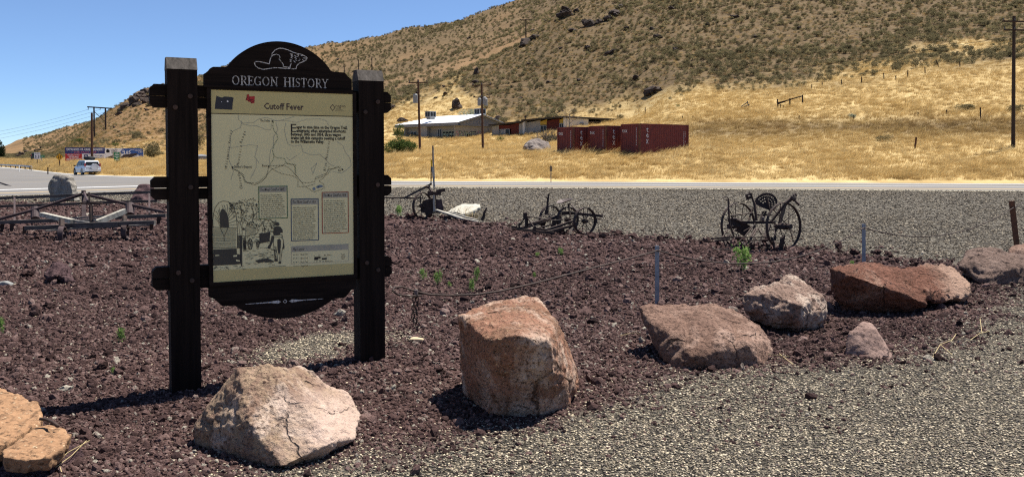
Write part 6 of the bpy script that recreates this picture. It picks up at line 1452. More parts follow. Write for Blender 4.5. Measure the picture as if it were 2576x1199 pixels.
# speed limit
d = 168; root, O, s_, n_, fr = signpost('speed_limit_sign', 'white rectangular speed sign reading 55', 93.6, d, gz_any(93.6, d), 0)
post_to_ground(root, 93.6, d, sq(O, s_, n_, 573, 280)[1], .05, M['pole_dark'], gz_any(93.6, d) - .3)
c_ = [sq(O, s_, n_, 527, 372, .08), sq(O, s_, n_, 620, 275, .08)]
k = MB(); k.prism([(c_[0][0], c_[0][1]), (c_[1][0], c_[0][1]), (c_[1][0], c_[1][1]), (c_[0][0], c_[1][1])], fr, .07, .09); pl = k.build('plate', M['white_print'], root)
k = MB(); put_text(k, 'SPEED', fr, (c_[0][0] + c_[1][0]) / 2, c_[1][1] - .36, .40, .094, 'CENTER', .01, width=(c_[1][0] - c_[0][0]) * .84); put_text(k, '55', fr, (c_[0][0] + c_[1][0]) / 2, c_[0][1] + .14, .78, .094, 'CENTER', .02, width=(c_[1][0] - c_[0][0]) * .84); k.build('lettering', M['black'], pl)
# small green route sign behind it
d = 176; root, O, s_, n_, fr = signpost('route_sign', 'small green road sign just right of the speed sign', 105, d, gz_any(105, d), 0)
post_to_ground(root, 105, d, sq(O, s_, n_, 640, 320)[1], .04, M['steel'], gz_any(105, d) - .3)
k = MB(); c_ = [sq(O, s_, n_, 618, 356, .08), sq(O, s_, n_, 686, 312, .08)]; k.prism([c_[0], (c_[1][0], c_[0][1]), c_[1], (c_[0][0], c_[1][1])], fr, .06, .08); pl = k.build('plate', M['green_sign'], root)
k = MB(); stroke(k, [(c_[0][0] + .25, c_[0][1] + .28), (c_[1][0] - .25, c_[0][1] + .28)], .1, fr, .085); k.build('print', M['white_print'], pl)
# yellow diamond with two arrows
d = 127; zg_ = gz_any(149.6, d); root, O, s_, n_, fr = signpost('two_way_sign', 'yellow diamond two way traffic sign with black up and down arrows', 149.6, d, zg_, 0)
post_to_ground(root, 149.6, d, sq(O, s_, n_, 915, 300)[1], .055, M['pole'], zg_ - .3)
k = MB(); dm = [sq(O, s_, n_, *p, .09) for p in [(853, 342), (915, 283), (977, 342), (915, 401)]]; k.prism(dm[::-1], fr, .07, .09); pl = k.build('plate', M['yellow'], root)
cxy = ((dm[0][0] + dm[2][0]) / 2, (dm[0][1] + dm[2][1]) / 2); hs = (dm[2][0] - dm[0][0]) / 2; k = MB()
stroke(k, [(cxy[0] + (p[0] - cxy[0]) * .92, cxy[1] + (p[1] - cxy[1]) * .92) for p in dm], .03, fr, .094, True)
for sg, up in ((-1, -1), (1, 1)):
    a = cxy[0] + sg * hs * .22; stroke(k, [(a, cxy[1] - up * hs * .42), (a, cxy[1] + up * hs * .15)], hs * .13, fr, .094)
    q = [(a - hs * .2, cxy[1] + up * hs * .1), (a + hs * .2, cxy[1] + up * hs * .1), (a, cxy[1] + up * hs * .46)]; poly(k, q if up > 0 else q[::-1], fr, .094)
k.build('arrows', M['black'], pl)
# green adopt panel with pale board behind, in front of the billboard
d = 118; root, O, s_, n_, fr = signpost('green_road_sign', 'green text sign on a brown post in front of the billboard', 294.5, d, gz_any(294.5, d), 0)
post_to_ground(root, 294.7, d, sq(O, s_, n_, 1803, 300)[1], .065, M['pole'], gz_any(294.5, d) - .4)
k = MB(); c_ = [sq(O, s_, n_, 1733, 352, .07), sq(O, s_, n_, 1866, 266, .07)]; k.prism([c_[0], (c_[1][0], c_[0][1]), c_[1], (c_[0][0], c_[1][1])], fr, .05, .075); k.build('back_board', flat('pale_olive_board', (.42, .40, .30), .7), root)
k = MB(); c_ = [sq(O, s_, n_, 1757, 404, .09), sq(O, s_, n_, 1838, 270, .09)]; k.prism([c_[0], (c_[1][0], c_[0][1]), c_[1], (c_[0][0], c_[1][1])], fr, .085, .11); pl = k.build('plate', M['green_sign'], root)
k = MB(); hh = c_[1][1] - c_[0][1]; ww = c_[1][0] - c_[0][0]
for i, f_ in enumerate((.55, .75, .8, .25, .65)): stroke(k, [((c_[0][0] + c_[1][0]) / 2 - ww * f_ / 2, c_[1][1] - hh * (.13 + .18 * i)), ((c_[0][0] + c_[1][0]) / 2 + ww * f_ / 2, c_[1][1] - hh * (.13 + .18 * i))], hh * .055, fr, .114)
k.build('print_lines', M['white_print'], pl)
# far sign backs, marker posts, guard rail
for i, (x, y0, y1, yb, lb) in enumerate([(230, 402, 450, 470, 'leftmost grey back of a far road sign above the guard rail'), (300, 385, 425, 470, 'tallest dark back of a far road sign above the guard rail'), (385, 400, 445, 470, 'right grey back of a far road sign above the guard rail')]):
    d = 250 + 8 * i; px = zs(x, 0)[0]; root, O, s_, n_, fr = signpost('far_sign', lb, px, d, .0, 0)
    post_to_ground(root, px, d, sq(O, s_, n_, x, y0)[1], .05, M['steel'], -.2)
    k = MB(); a0 = sq(O, s_, n_, x - 17, y1, .08); a1 = sq(O, s_, n_, x + 17, y0, .08); k.prism([a0, (a1[0], a0[1]), a1, (a0[0], a1[1])], fr, .05, .08); k.build('plate', M['grey_metal'] if i != 1 else M['pole_dark'], root)
for x, yt, yb, m_, lb in ((737, 500, 608, 'pole_dark', 'short dark marker post left of the yellow sign'), (765, 468, 520, 'pole_dark', 'small far marker post in the grass left of the yellow sign'), (295, 470, 572, 'white_paint', 'thin white marker post at the end of the guard rail')):
    px, py = zs(x, yb); p = G(px, py) if yb > 540 else T(px, py); q = P(px, zs(x, yt)[1], p.y)
    k = MB(); k.bar((p.x, p.y, p.z - .2), q, .10 if m_ != 'white_paint' else .07, .10); k.build('marker_post', M[m_], org=p, label=lb, category='post')
gr = thing('guard_rail', P(30, 420, 215), 'weathered steel guard rail at the far left bend of the road', 'guard rail')
def grp(x): d = np.interp(x, [-80, 0, 60, 75, 78], [230, 215, 170, 150, 140]); return P(x, 403, d)
prof = [(.42, 0), (.50, .06), (.58, 0), (.66, .06), (.74, 0)]
xs_ = [-80, -40, 0, 25, 45, 60, 70, 75]; vs_ = []
for x in xs_:
    p = grp(x)
    for z, o_ in prof: vs_.append(Vector((p.x, p.y - o_, z)))
    for z, o_ in prof[::-1]: vs_.append(Vector((p.x, p.y - o_ + .03, z)))
k = MB(); n_ = len(prof) * 2; k.add(vs_, [(i * n_ + j, i * n_ + (j + 1) % n_, (i + 1) * n_ + (j + 1) % n_, (i + 1) * n_ + j) for i in range(len(xs_) - 1) for j in range(n_)]); k.build('beam', M['steel'], gr)
for x in np.linspace(-70, 74, 13):
    p = grp(x); k = MB(); k.bar((p.x, p.y + .12, -.1), (p.x, p.y + .12, .72), .16, .14); k.build('post', M['pole_dark'], gr)
k = MB(); p = grp(78); k.tube([(p.x - .3, p.y, .72), (p.x + .2, p.y - .2, .75), (p.x + .3, p.y - .3, .4), (p.x + .1, p.y - .2, .05)], .05, 6); k.build('end_loop', M['steel'], gr)

# billboards
def bboard(x0, x1, yt0, yt1, yb, d, label):
    px = zs((x0 + x1) / 2, 0)[0]; p = P(px, 403, d); s_, n_ = facing(p, -.10); O = Vector((p.x, p.y, 0)); fr = frame(O, s_, n_)
    root = thing('billboard', (O.x, O.y, tz_at(O.x, O.y)), label, 'billboard')
    a0, b0 = sq(O, s_, n_, x0, yb); a1, b1 = sq(O, s_, n_, x1, yt1)
    k = MB(); k.prism([(a0, b0), (a1, b0), (a1, b1), (a0, b1)], fr, -.15, 0); bd = k.build('board', M['white_print'], root)
    for q in (.12, .5, .88):
        k = MB(); A_ = fr(a0 + (a1 - a0) * q, b0, -.25); k.bar((A_.x, A_.y, tz_at(A_.x, A_.y) - .4), (A_.x, A_.y, b1 - .2), .16, .16); k.build('post', M['pole_dark'], root)
    k = MB(); k.prism([(a0 + .3, b0 - .32), (a1 - .2, b0 - .32), (a1 - .2, b0 - .01), (a0 + .3, b0 - .01)], fr, -.22, -.16); k.build('skirt_board', M['pole_dark'], root)
    f2 = lambda a, b, n: fr(a0 + (a1 - a0) * a, b0 + (b1 - b0) * b, n); return bd, f2, (a1 - a0), (b1 - b0)
def printed(bd, name, m, fn): k = MB(); fn(k); return k.build(name, M[m], bd)
def btxt(k, s, f2, W_, H_, a, b, h, wd, al='CENTER', bold=.02):
    fr_ = lambda x, y, n: f2(x / W_, y / H_, n); put_text(k, s, fr_, a * W_, b * H_, h * H_ * 1.35, .012, al, bold, width=wd * W_)
bd, f2, W_, H_ = bboard(1005, 1615, 195, 198, 433, 152, 'billboard about expanded VA care with navy and red fields, left of a pair')
printed(bd, 'navy_field', 'navy', lambda k: rect(k, 0, .59, 1, 1, f2, .004)); printed(bd, 'red_field', 'red_print', lambda k: poly(k, [(0, 0), (.46, 0), (.46, .13), (.42, .22), (.42, .585), (0, .585)], f2, .004))
printed(bd, 'headline', 'white_print', lambda k: btxt(k, 'EXPANDED VA CARE & BENEFITS', f2, W_, H_, .5, .80, .15, .92, bold=.03)); printed(bd, 'subline', 'pink_print', lambda k: btxt(k, 'THE PACT ACT', f2, W_, H_, .5, .64, .11, .58, bold=.03))
printed(bd, 'office_lines', 'white_print', lambda k: (btxt(k, 'MALHEUR COUNTY', f2, W_, H_, .21, .475, .075, .30), btxt(k, 'VETERANS', f2, W_, H_, .21, .32, .13, .25, bold=.03), btxt(k, 'SERVICE OFFICE', f2, W_, H_, .21, .17, .12, .36, bold=.03), btxt(k, '541-889-6649', f2, W_, H_, .21, .05, .08, .28), disc(k, .17, .69, .01, f2, .012), disc(k, .83, .69, .01, f2, .012)))
printed(bd, 'badge', 'navy', lambda k: (rect(k, .465, .28, .57, .54, f2, .006), [disc(k, x, y, .014, f2, .006, 6) for x in (.60, .64) for y in (.33, .42, .51)]))
printed(bd, 'badge_star', 'white_print', lambda k: poly(k, [(.517 + (.04 if i % 2 == 0 else .017) * math.cos(math.pi / 2 + .6283 * i), .41 + (.10 if i % 2 == 0 else .042) * math.sin(math.pi / 2 + .6283 * i)) for i in range(10)], f2, .008))
printed(bd, 'crisis_line', 'navy', lambda k: (btxt(k, 'Veterans', f2, W_, H_, .83, .41, .13, .27, bold=.02), btxt(k, 'Crisis Line', f2, W_, H_, .83, .27, .12, .28, bold=.02))); printed(bd, 'press_line', 'red_print', lambda k: (btxt(k, 'then PRESS 1', f2, W_, H_, .83, .08, .09, .25), disc(k, .945, .12, .022, f2, .010, 10)))
bd, f2, W_, H_ = bboard(1618, 2205, 200, 212, 431, 151.5, 'billboard with a house picture and a large 105 price, right of a pair')
printed(bd, 'blue_field', 'blue', lambda k: poly(k, [(.36, .62), (.46, 1), (1, 1), (1, .2), (.88, .4), (.70, .62)], f2, .004)); printed(bd, 'lawn', 'brown_print', lambda k: rect(k, 0, 0, 1, .06, f2, .004))
printed(bd, 'house_logo', 'black', lambda k: (poly(k, [(.02, .84), (.07, .96), (.13, .84)], f2, .006), rect(k, .035, .70, .12, .86, f2, .006), btxt(k, 'UNITED', f2, W_, H_, .24, .86, .09, .18), btxt(k, 'FAMILY', f2, W_, H_, .24, .76, .09, .16), btxt(k, 'HOMES', f2, W_, H_, .24, .66, .09, .14)))
printed(bd, 'house_wall', 'grey_print', lambda k: (rect(k, .03, .08, .80, .36, f2, .006), poly(k, [(.70, .08), (.98, .08), (.98, .30), (.86, .60), (.70, .34)], f2, .007)))
printed(bd, 'house_gable', 'white_print', lambda k: poly(k, [(.72, .08), (.97, .08), (.97, .28), (.86, .55), (.72, .30)], f2, .009))
printed(bd, 'house_roof', 'brown_print', lambda k: (poly(k, [(.02, .36), (.20, .52), (.40, .42), (.70, .36), (.72, .30), (.03, .33)], f2, .010), poly(k, [(.40, .36), (.48, .56), (.86, .68), (.80, .52), (.68, .36)], f2, .011))); printed(bd, 'house_windows', 'black', lambda k: (rect(k, .83, .18, .89, .34, f2, .012), rect(k, .43, .10, .47, .30, f2, .012), rect(k, .55, .10, .60, .30, f2, .012), rect(k, .10, .16, .14, .28, f2, .012)))
printed(bd, 'price', 'white_print', lambda k: (btxt(k, '$', f2, W_, H_, .47, .74, .17, .04), btxt(k, '105', f2, W_, H_, .585, .62, .24, .18, bold=.03), btxt(k, 'DELIVERED', f2, W_, H_, .88, .83, .08, .19), btxt(k, '& SET!', f2, W_, H_, .92, .70, .08, .11), stroke(k, [(.66, .90), (.76, .90)], .02, f2, .012))); printed(bd, 'web_line', 'white_print', lambda k: btxt(k, 'UNITEDFAMILYHOMES.COM', f2, W_, H_, .74, .055, .065, .42))

# ------------------------------------------------------------------ poles and wires
def pole(px, top, base, d, m='pole', r0=.15, r1=.11, name='utility_pole', label='', lean=0.0, pt=None):
    b = pt or T(px, base); p = Vector((b.x, b.y, b.z - .8)); q = P(px + lean, top, b.y)
    root = thing(name, (b.x, b.y, b.z), label, 'utility pole'); k = MB(); k.tube([p, q], [r0, r1], 10); k.build('shaft', M[m], root); return root, b, q
def arm(root, q, dz, half, dirv, m='pole', ins=3, th=.11):
    c = q + Vector((0, 0, dz)); dv = Vector(dirv).normalized(); k = MB(); k.bar(c - dv * half + Vector((0, -.12, 0)), c + dv * half + Vector((0, -.12, 0)), th, th); a = k.build('crossarm', M[m], root)
    for i in range(ins):
        p = c + Vector((0, -.12, .05)) + dv * half * (2 * i / (ins - 1) - 1) * .92; k = MB(); k.tube([p, p + Vector((0, 0, .08)), p + Vector((0, 0, .22))], [.03, .06, .04], 7); k.build('insulator', M['insulator'], a)
    return a
def wire(a, b, s, label, r_=.016):
    k = MB(); k.tube(sag(Vector(a), Vector(b), s, 24), r_, 4); k.build('power_line', M['black'], label=label, category='power line')
p1, b1_, q1 = pole(1057, 200, 382, 0, label='brown utility pole with one grey transformer, left of the white roofed building front', lean=-5)
arm(p1, q1, -.35, 1.15, (1, -.25, 0), 'pole', 3)
k = MB(); c = P(1045, 248, q1.y - .2); k.tube([c - Vector((0, 0, .5)), c + Vector((0, 0, .45)), c + Vector((0, 0, .55))], [.27, .27, .15], 12); k.build('transformer', M['grey_metal'], p1)
p2, b2_, q2 = pole(1215, 208, 376, 0, label='brown utility pole with two crossarms and a cluster of transformers', lean=-3.5)
arm(p2, q2, -.3, 1.15, (1, -.25, 0)); arm(p2, q2, -1.7, 1.0, (1, .3, 0))
for x, y in ((1206, 257), (1219, 254), (1222, 257)):
    k = MB(); c = P(x, y, q2.y - .3); k.tube([c - Vector((0, 0, .4)), c + Vector((0, 0, .4)), c + Vector((0, 0, .5))], [.22, .22, .12], 10); k.build('transformer', M['grey_metal'], p2)
p3, b3_, q3 = pole(2549, 40, 372, 0, 'pole_dark', .17, .13, label='tall dark utility pole near the right edge of the photo', lean=2)
arm(p3, q3, -.5, 1.15, (1, .1, 0), 'pole_dark', 3, .12); arm(p3, q3, -1.25, 1.0, (1, .1, 0), 'pole_dark', 3, .12)
wire(q1 + Vector((0, 0, -.55)), q2 + Vector((0, 0, -.45)), .15, 'power line between the two brown poles by the white roofed building')
wire(q1 + Vector((0, 0, -.55)), P(900, 213, 150), .3, 'power line running left from the brown pole behind the sign')
wire(q2 + Vector((0, 0, -.45)), q3 + Vector((0, 0, -1.75)), 1.2, 'long power line from the brown pole to the tall right pole', .02)
wire(q3 + Vector((0, 0, -1.75)), P(2700, 62, 62), .3, 'power line leaving the photo right of the tall dark pole')
wire(q2 + Vector((0, 0, -3.0)), P(1096, 309, 146), .3, 'sagging service wire from the pole to the white roof')
# far poles on the slope
for i, (x, yt, yb, nr, lb) in enumerate([(866, 160, 207, 250, 'leftmost of three far poles above the arched sign edge'), (902, 150, 200, 250, 'middle one of three far poles above the arched sign edge'), (935.5, 143, 184, 250, 'rightmost of three far poles above the arched sign edge'), (1323, 48, 100, 300, 'lone thin pole on the far slope beside the skyline')]):
    b = T(x, yb, nr); r_, _, q = pole(x, yt, yb, 0, 'pole_dark', .22, .16, label=lb, pt=b)
    if i == 3: arm(r_, q, -.3, 1.9, (1, 0, 0), 'pole_dark', 2, .25)
# wooden pole and H frame behind the billboards
b = T(231, 404); b = Vector((b.x, b.y, b.z)); pole(231, 283, 404, 0, 'pole', .20, .16, label='plain brown pole rising in front of the left billboard', pt=P(231.5, 412, 130) if False else Vector((P(231.5, 412, 140).x, 140, gz_any(231.5, 140))))
H = thing('transmission_frame', T(250, 347, 200), 'dark two-legged transmission frame with a cross brace on the hillside', 'utility pole')
hb1, hb2 = T(237.5, 346, 200), T(266, 348, 200); dH = hb1.y; t1, t2 = P(236.3, 268, dH), P(265, 270, dH); hb2 = P(266, 348, dH)
for a_, b_ in ((hb1, t1), (hb2, t2)): part(H, 'leg', lambda k: k.tube([a_ - Vector((0, 0, 1)), b_], [.28, .22], 8), M['pole_dark'])
part(H, 'crossarm', lambda k: k.bar(P(220, 268.5, dH), P(281, 272.5, dH), .35, .35), M['pole_dark'])
part(H, 'brace', lambda k: k.bar(P(237, 280, dH), P(264.5, 306, dH), .16, .16), M['pole_dark']); part(H, 'brace', lambda k: k.bar(P(264.5, 281, dH), P(251, 294, dH), .16, .16), M['pole_dark'])
for x in (222, 237, 252, 279): part(H, 'insulator_string', lambda k: k.tube([P(x, 270, dH), P(x, 276, dH)], .10, 6), M['insulator'])
for i, (x, y) in enumerate(((222, 275), (252, 275), (279, 277))): wire(P(x, y, dH), P(-300, 395 + i * 12 - 40, dH + 90), 3.0, ['topmost conductor wire sweeping left from the transmission frame', 'middle conductor wire sweeping left from the transmission frame', 'lowest conductor wire sweeping left from the transmission frame'][i], .03)

# ------------------------------------------------------------------ shipping containers
M['cont'] = None
t = NT('container_oxide_red'); v = t.coord(); st_ = t.noise(t.vmul(v, (3, 3, .25)), 2.2, 6, .7); n = t.noise(v, 3, 6, .7)
c = t.ramp(n, [(.3, (.11, .020, .016)), (.7, (.165, .034, .027))]); c = t.mix(t.step(st_, .62, .80), c, (.17, .06, .035)); c = t.mix(t.step(t.noise(t.vmul(v, (6, 6, .15)), 3, 4, .7), .72, .80), c, (.34, .24, .22))
M['cont'] = t.done(t.bsdf(c, .6, None, .3)); M['cont_rust'] = rusty('container_rust', (.06, .022, .012), (.19, .075, .040), .8)
sdC = Vector((.819, .573, 0)).normalized(); edC = Vector((-sdC.y, sdC.x, 0))
def container(corner, ztop, label, short=6.06):
    Lc, Wc, Hc = short, 2.44, 2.59; O = Vector((corner.x, corner.y, ztop - Hc)); root = thing('shipping_container', O, label, 'container', None)
    Q = lambda a, b, z: O + sdC * a + edC * b + Vector((0, 0, z))
    def corr(name, fa, fb, ln, nrib, depth, m='cont'):   # corrugated sheet along fa
        k = MB(); vs_ = []; pts_ = []
        for i in range(nrib):
            x0 = .12 + (ln - .24) * i / nrib; w_ = (ln - .24) / nrib
            pts_ += [(x0, 0), (x0 + w_ * .36, 0), (x0 + w_ * .5, depth), (x0 + w_ * .86, depth)]
        pts_.append((ln - .12, 0))
        for a, o_ in pts_: vs_ += [fa(a, o_, .14), fa(a, o_, Hc - .10)]
        k.add(vs_, [(2 * i, 2 * i + 2, 2 * i + 3, 2 * i + 1) for i in range(len(pts_) - 1)]); return k.build(name, M[m], root)
    side = corr('side_wall', lambda a, o_, z: Q(a, .035 + o_, z), None, Lc, 22, .035); end = corr('end_wall', lambda b, o_, z: Q(.035 + o_, Wc - b, z), None, Wc, 9, .04)
    corr('side_wall', lambda a, o_, z: Q(Lc - a, Wc - .035 - o_, z), None, Lc, 22, .035); corr('end_wall', lambda b, o_, z: Q(Lc - .035 - o_, b, z), None, Wc, 9, .04)
    k = MB(); k.hexa([Q(.1, .1, Hc - .06), Q(Lc - .1, .1, Hc - .06), Q(Lc - .1, Wc - .1, Hc - .06), Q(.1, Wc - .1, Hc - .06), Q(.1, .1, Hc - .02), Q(Lc - .1, .1, Hc - .02), Q(Lc - .1, Wc - .1, Hc - .02), Q(.1, Wc - .1, Hc - .02)]); k.build('roof', M['cont'], root)
    for a in (.07, Lc - .07):
        for b in (.07, Wc - .07): k = MB(); k.box(Q(a, b, Hc / 2), sdC * .075, edC * .075, (0, 0, Hc / 2)); k.build('corner_post', M['cont_rust'] if a < 1 and b < 1 else M['cont'], root)
    for z in (.07, Hc - .05):
        for b in (.045, Wc - .045): k = MB(); k.box(Q(Lc / 2, b, z), sdC * (Lc / 2 - .15), edC * .04, (0, 0, .06)); k.build('rail', M['cont'], root)
        for a in (.045, Lc - .045): k = MB(); k.box(Q(a, Wc / 2, z), sdC * .04, edC * (Wc / 2 - .15), (0, 0, .06)); k.build('rail', M['cont'], root)
    fs_ = lambda a, b, n: Q(a, .030 - n, b); fe_ = lambda a, b, n: Q(.030 - n, Wc - a, b)
    k = MB()
    for ch, z in (('t', 1.86), ('e', 1.38), ('x', .86)): put_text(k, ch, fs_, .95, z, .82 if ch != 't' else .72, .006, 'CENTER', .012, width=.32 if ch != 't' else .26)
    for z in np.arange(.45, 1.95, .16): rect(k, Lc - .62, z, Lc - .57, z + .11, fs_, .006)
    for z in np.arange(1.5, 1.95, .13): rect(k, Lc - .38, z, Lc - .35, z + .09, fs_, .006)
    put_text(k, 'p', fs_, Lc - .42, 1.05, .2, .006); k.build('side_lettering', M['grey_print'] if False else M['cont_white'], side)
    k = MB(); put_text(k, 'tex', fe_, .18, 1.86, .52, .006, 'LEFT', .02, width=.66)
    for z in np.arange(.7, 2.15, .16): rect(k, Wc - .46, z, Wc - .41, z + .11, fe_, .006)
    k.build('end_lettering', M['cont_white'], end); return root
t = NT('worn_container_print'); v = t.coord()
M['cont_white'] = t.done(t.bsdf(t.ramp(t.noise(v, 7, 6, .75), [(.33, (.16, .05, .05)), (.46, (.56, .55, .56))]), .7))
container(P(1609, 311, 78), 4.84, 'oxide red shipping container with its whole long side showing, right of three'); container(P(1524.5, 316, 80.5), 4.76, 'oxide red shipping container in the middle of three'); container(P(1442.8, 319, 82.5), 4.73, 'oxide red shipping container at the left of three beside the bare shrub')

# ------------------------------------------------------------------ the two empty buildings
fd, rd = Vector((-.72, .69, 0)).normalized(), Vector((.69, .72, 0)).normalized()
def zw(x, y): return 992.3 + x * .11672, 270.6 + y * .11672
Cn = P(1147, 308, 140); E1 = Cn.z; Lb, Wb = 14.4, 11.0; Cn = Vector((Cn.x, Cn.y, 0)); g0 = 4.2
QB = lambda a, b, z: Cn + fd * a + rd * b + Vector((0, 0, z))
b1 = thing('white_roof_building', QB(7, 5, 5.0), 'long low building with a bright white metal roof and graffiti on its walls', 'building')
zt = E1 - .42
part(b1, 'wall', lambda k: (k.prism([(0, g0), (Wb, g0), (Wb, zt), (0, zt)], lambda a, b, n: QB(n + .35, a, b), 0, .15), k.prism([(.5, g0), (Lb - 1.6, g0), (Lb - 1.6, zt), (.5, zt)], lambda a, b, n: QB(a, .9 + n, b), 0, .15), k.prism([(.9, g0), (Wb - .5, g0), (Wb - .5, zt), (.9, zt)], lambda a, b, n: QB(Lb - 1.7 + n, a, b), 0, .15), k.prism([(.5, g0), (Lb - 1.6, g0), (Lb - 1.6, zt), (.5, zt)], lambda a, b, n: QB(a, Wb - .6 + n, b), 0, .15)), M['cream_wall'])
part(b1, 'block_pier', lambda k: (k.prism([(.0, g0), (.55, g0), (.55, zt), (.0, zt)], lambda a, b, n: QB(7.2 + n, a + .25, b), 0, 1.9), k.prism([(.3, g0), (.9, g0), (.9, zt), (.3, zt)], lambda a, b, n: QB(Lb - 1.6 + n, a, b), 0, .25)), M['block_wall'])
ap_ = Wb / 2; rise = 1.45; ov = .5
part(b1, 'roof', lambda k: (k.add([QB(-ov, -.1, E1), QB(Lb + .6, -.1, E1), QB(Lb - 3.2, ap_, E1 + rise), QB(-ov, ap_, E1 + rise), QB(-ov, -.1, E1 + .07), QB(Lb + .6, -.1, E1 + .07), QB(Lb - 3.2, ap_, E1 + rise + .07), QB(-ov, ap_, E1 + rise + .07)], [(0, 1, 2, 3), (7, 6, 5, 4), (0, 4, 5, 1), (1, 5, 6, 2), (2, 6, 7, 3), (3, 7, 4, 0)]),
    k.add([QB(-ov, Wb + .1, E1), QB(Lb + .6, Wb + .1, E1), QB(Lb - 3.2, ap_ + .01, E1 + rise), QB(-ov, ap_ + .01, E1 + rise), QB(-ov, Wb + .1, E1 + .07), QB(Lb + .6, Wb + .1, E1 + .07), QB(Lb - 3.2, ap_ + .01, E1 + rise + .07), QB(-ov, ap_ + .01, E1 + rise + .07)], [(3, 2, 1, 0), (4, 5, 6, 7), (1, 5, 4, 0), (2, 6, 5, 1), (3, 7, 6, 2), (0, 4, 7, 3)]),
    k.add([QB(Lb + .6, -.1, E1 + .06), QB(Lb + .6, Wb + .1, E1 + .06), QB(Lb - 3.2, ap_, E1 + rise + .06)], [(0, 1, 2)])), M['white_roof'])
part(b1, 'fascia', lambda k: (k.prism([(-ov, E1 - .42), (Lb + .6, E1 - .42), (Lb + .6, E1 - .01), (-ov, E1 - .01)], lambda a, b, n: QB(a, -.12 + n, b), 0, .08), k.prism([(-ov, E1 - .46), (Lb + .5, E1 - .46), (Lb + .5, E1 - .43), (-ov, E1 - .43)], lambda a, b, n: QB(a, n, b), -.1, 1.0)), M['sheet_grey'])
nsd = 9
for i in range(nsd):    # gable siding boards
    z0 = E1 - .42 + (rise + .36) * i / nsd; z1_ = z0 + (rise + .36) / nsd - .02
    def half(z): return ap_ + .1 if z < E1 else max(.06, (ap_ + .1) * (1 - (z - E1) / rise))
    h0, h1 = half(z0), half(z1_); part(b1, 'siding_board', lambda k: k.prism([(ap_ - h0, z0), (ap_ + h0, z0), (ap_ + h1, z1_), (ap_ - h1, z1_)], lambda a, b, n: QB(-.05 - n + .1 + .004 * i, a, b), 0, .06), M['sheet_grey'])
part(b1, 'gable_vent', lambda k: k.prism([(ap_ - .3, E1 + .1), (ap_ + .3, E1 + .1), (ap_ + .3, E1 + .8), (ap_ - .3, E1 + .8)], lambda a, b, n: QB(-.06 - n, a, b), 0, .06), M['grey_metal'])
part(b1, 'rake_trim', lambda k: (k.bar(QB(-ov - .02, -.1, E1 - .03), QB(-ov - .02, ap_, E1 + rise - .03), .05, .14), k.bar(QB(-ov - .02, Wb + .1, E1 - .03), QB(-ov - .02, ap_, E1 + rise - .03), .05, .14)), M['sheet_grey'])
def opening(root, fr_, a0, b0, a1, b1_, panes=2, name='window', fm='window_frame'):
    k = MB(); k.prism([(a0, b0), (a1, b0), (a1, b1_), (a0, b1_)], fr_, .0, .02); w_ = k.build(name, M['glass'], root); e = .05
    k = MB()
    for q in [(a0 - e, b0 - e, a1 + e, b0), (a0 - e, b1_, a1 + e, b1_ + e), (a0 - e, b0, a0, b1_), (a1, b0, a1 + e, b1_)] + [(a0 + (a1 - a0) * i / panes - e / 2, b0, a0 + (a1 - a0) * i / panes + e / 2, b1_) for i in range(1, panes)]:
        k.prism([(q[0], q[1]), (q[2], q[1]), (q[2], q[3]), (q[0], q[3])], fr_, .021, .06)
    k.build('frame', M[fm], w_); return w_
ff = lambda a, b, n: QB(Lb - a, .9 - n, b); fg = lambda a, b, n: QB(.35 - n, a, b)
for a0, b0, a1, b1v in ((2.5, zt - 2.2, 3.8, zt - .75), (9.2, zt - 2.2, 10.0, zt - .5)): opening(b1, ff, a0, b0, a1, b1v)
part(b1, 'doorway', lambda k: k.prism([(13.3, g0), (13.85, g0), (13.85, zt - .4), (13.3, zt - .4)], ff, .0, .03), M['black']); opening(b1, fg, 8.4, zt - 1.5, 10.1, zt - .55, 1)
def blockletters(k, s_, fr_, a, b, w_, h_, n):
    seg = {'S': [(0, 0, 1, .2), (.75, .2, 1, .45), (0, .42, 1, .58), (0, .55, .25, .8), (0, .8, 1, 1)], 'O': [(0, 0, .3, 1), (.7, 0, 1, 1), (.3, 0, .7, .2), (.3, .8, .7, 1)], 'A': [(0, 0, .3, 1), (.7, 0, 1, 1), (.3, .8, .7, 1), (.3, .4, .7, .55)], 'E': [(0, 0, .3, 1), (.3, 0, 1, .2), (.3, .42, .9, .58), (.3, .8, 1, 1)], 'F': [(0, 0, .3, 1), (.3, .42, .9, .58), (.3, .8, 1, 1)]}
    for i, ch in enumerate(s_):
        for x0, y0, x1, y1 in seg[ch]: rect(k, a + (i * 1.12 + x0) * w_, b + y0 * h_, a + (i * 1.12 + x1) * w_, b + y1 * h_, fr_, n)
k = MB(); rect(k, 10.25, zt - 2.3, 13.25, zt - .8, ff, .02); rect(k, 4.4, zt - 2.3, 7.0, zt - .9, ff, .02); g_ = k.build('spray_ground', M['graf_green'], b1)
k = MB(); blockletters(k, 'SOSA', ff, 10.32, zt - 2.2, .64, 1.3, .03); blockletters(k, 'SEA', ff, 4.6, zt - 2.2, .66, 1.2, .03); k.build('spray_letters', M['black'], b1)
k = MB(); put_text(k, 'RIME', fg, .9, zt - 1.9, 1.5, .03, width=3.7, bold=.05, shear=.1); k.build('spray_letters', M['black'], b1); k = MB(); put_text(k, 'RIME', fg, .98, zt - 1.8, 1.25, .04, width=3.5, bold=-.01, shear=.1); k.build('spray_fill', M['graf_green'], b1)
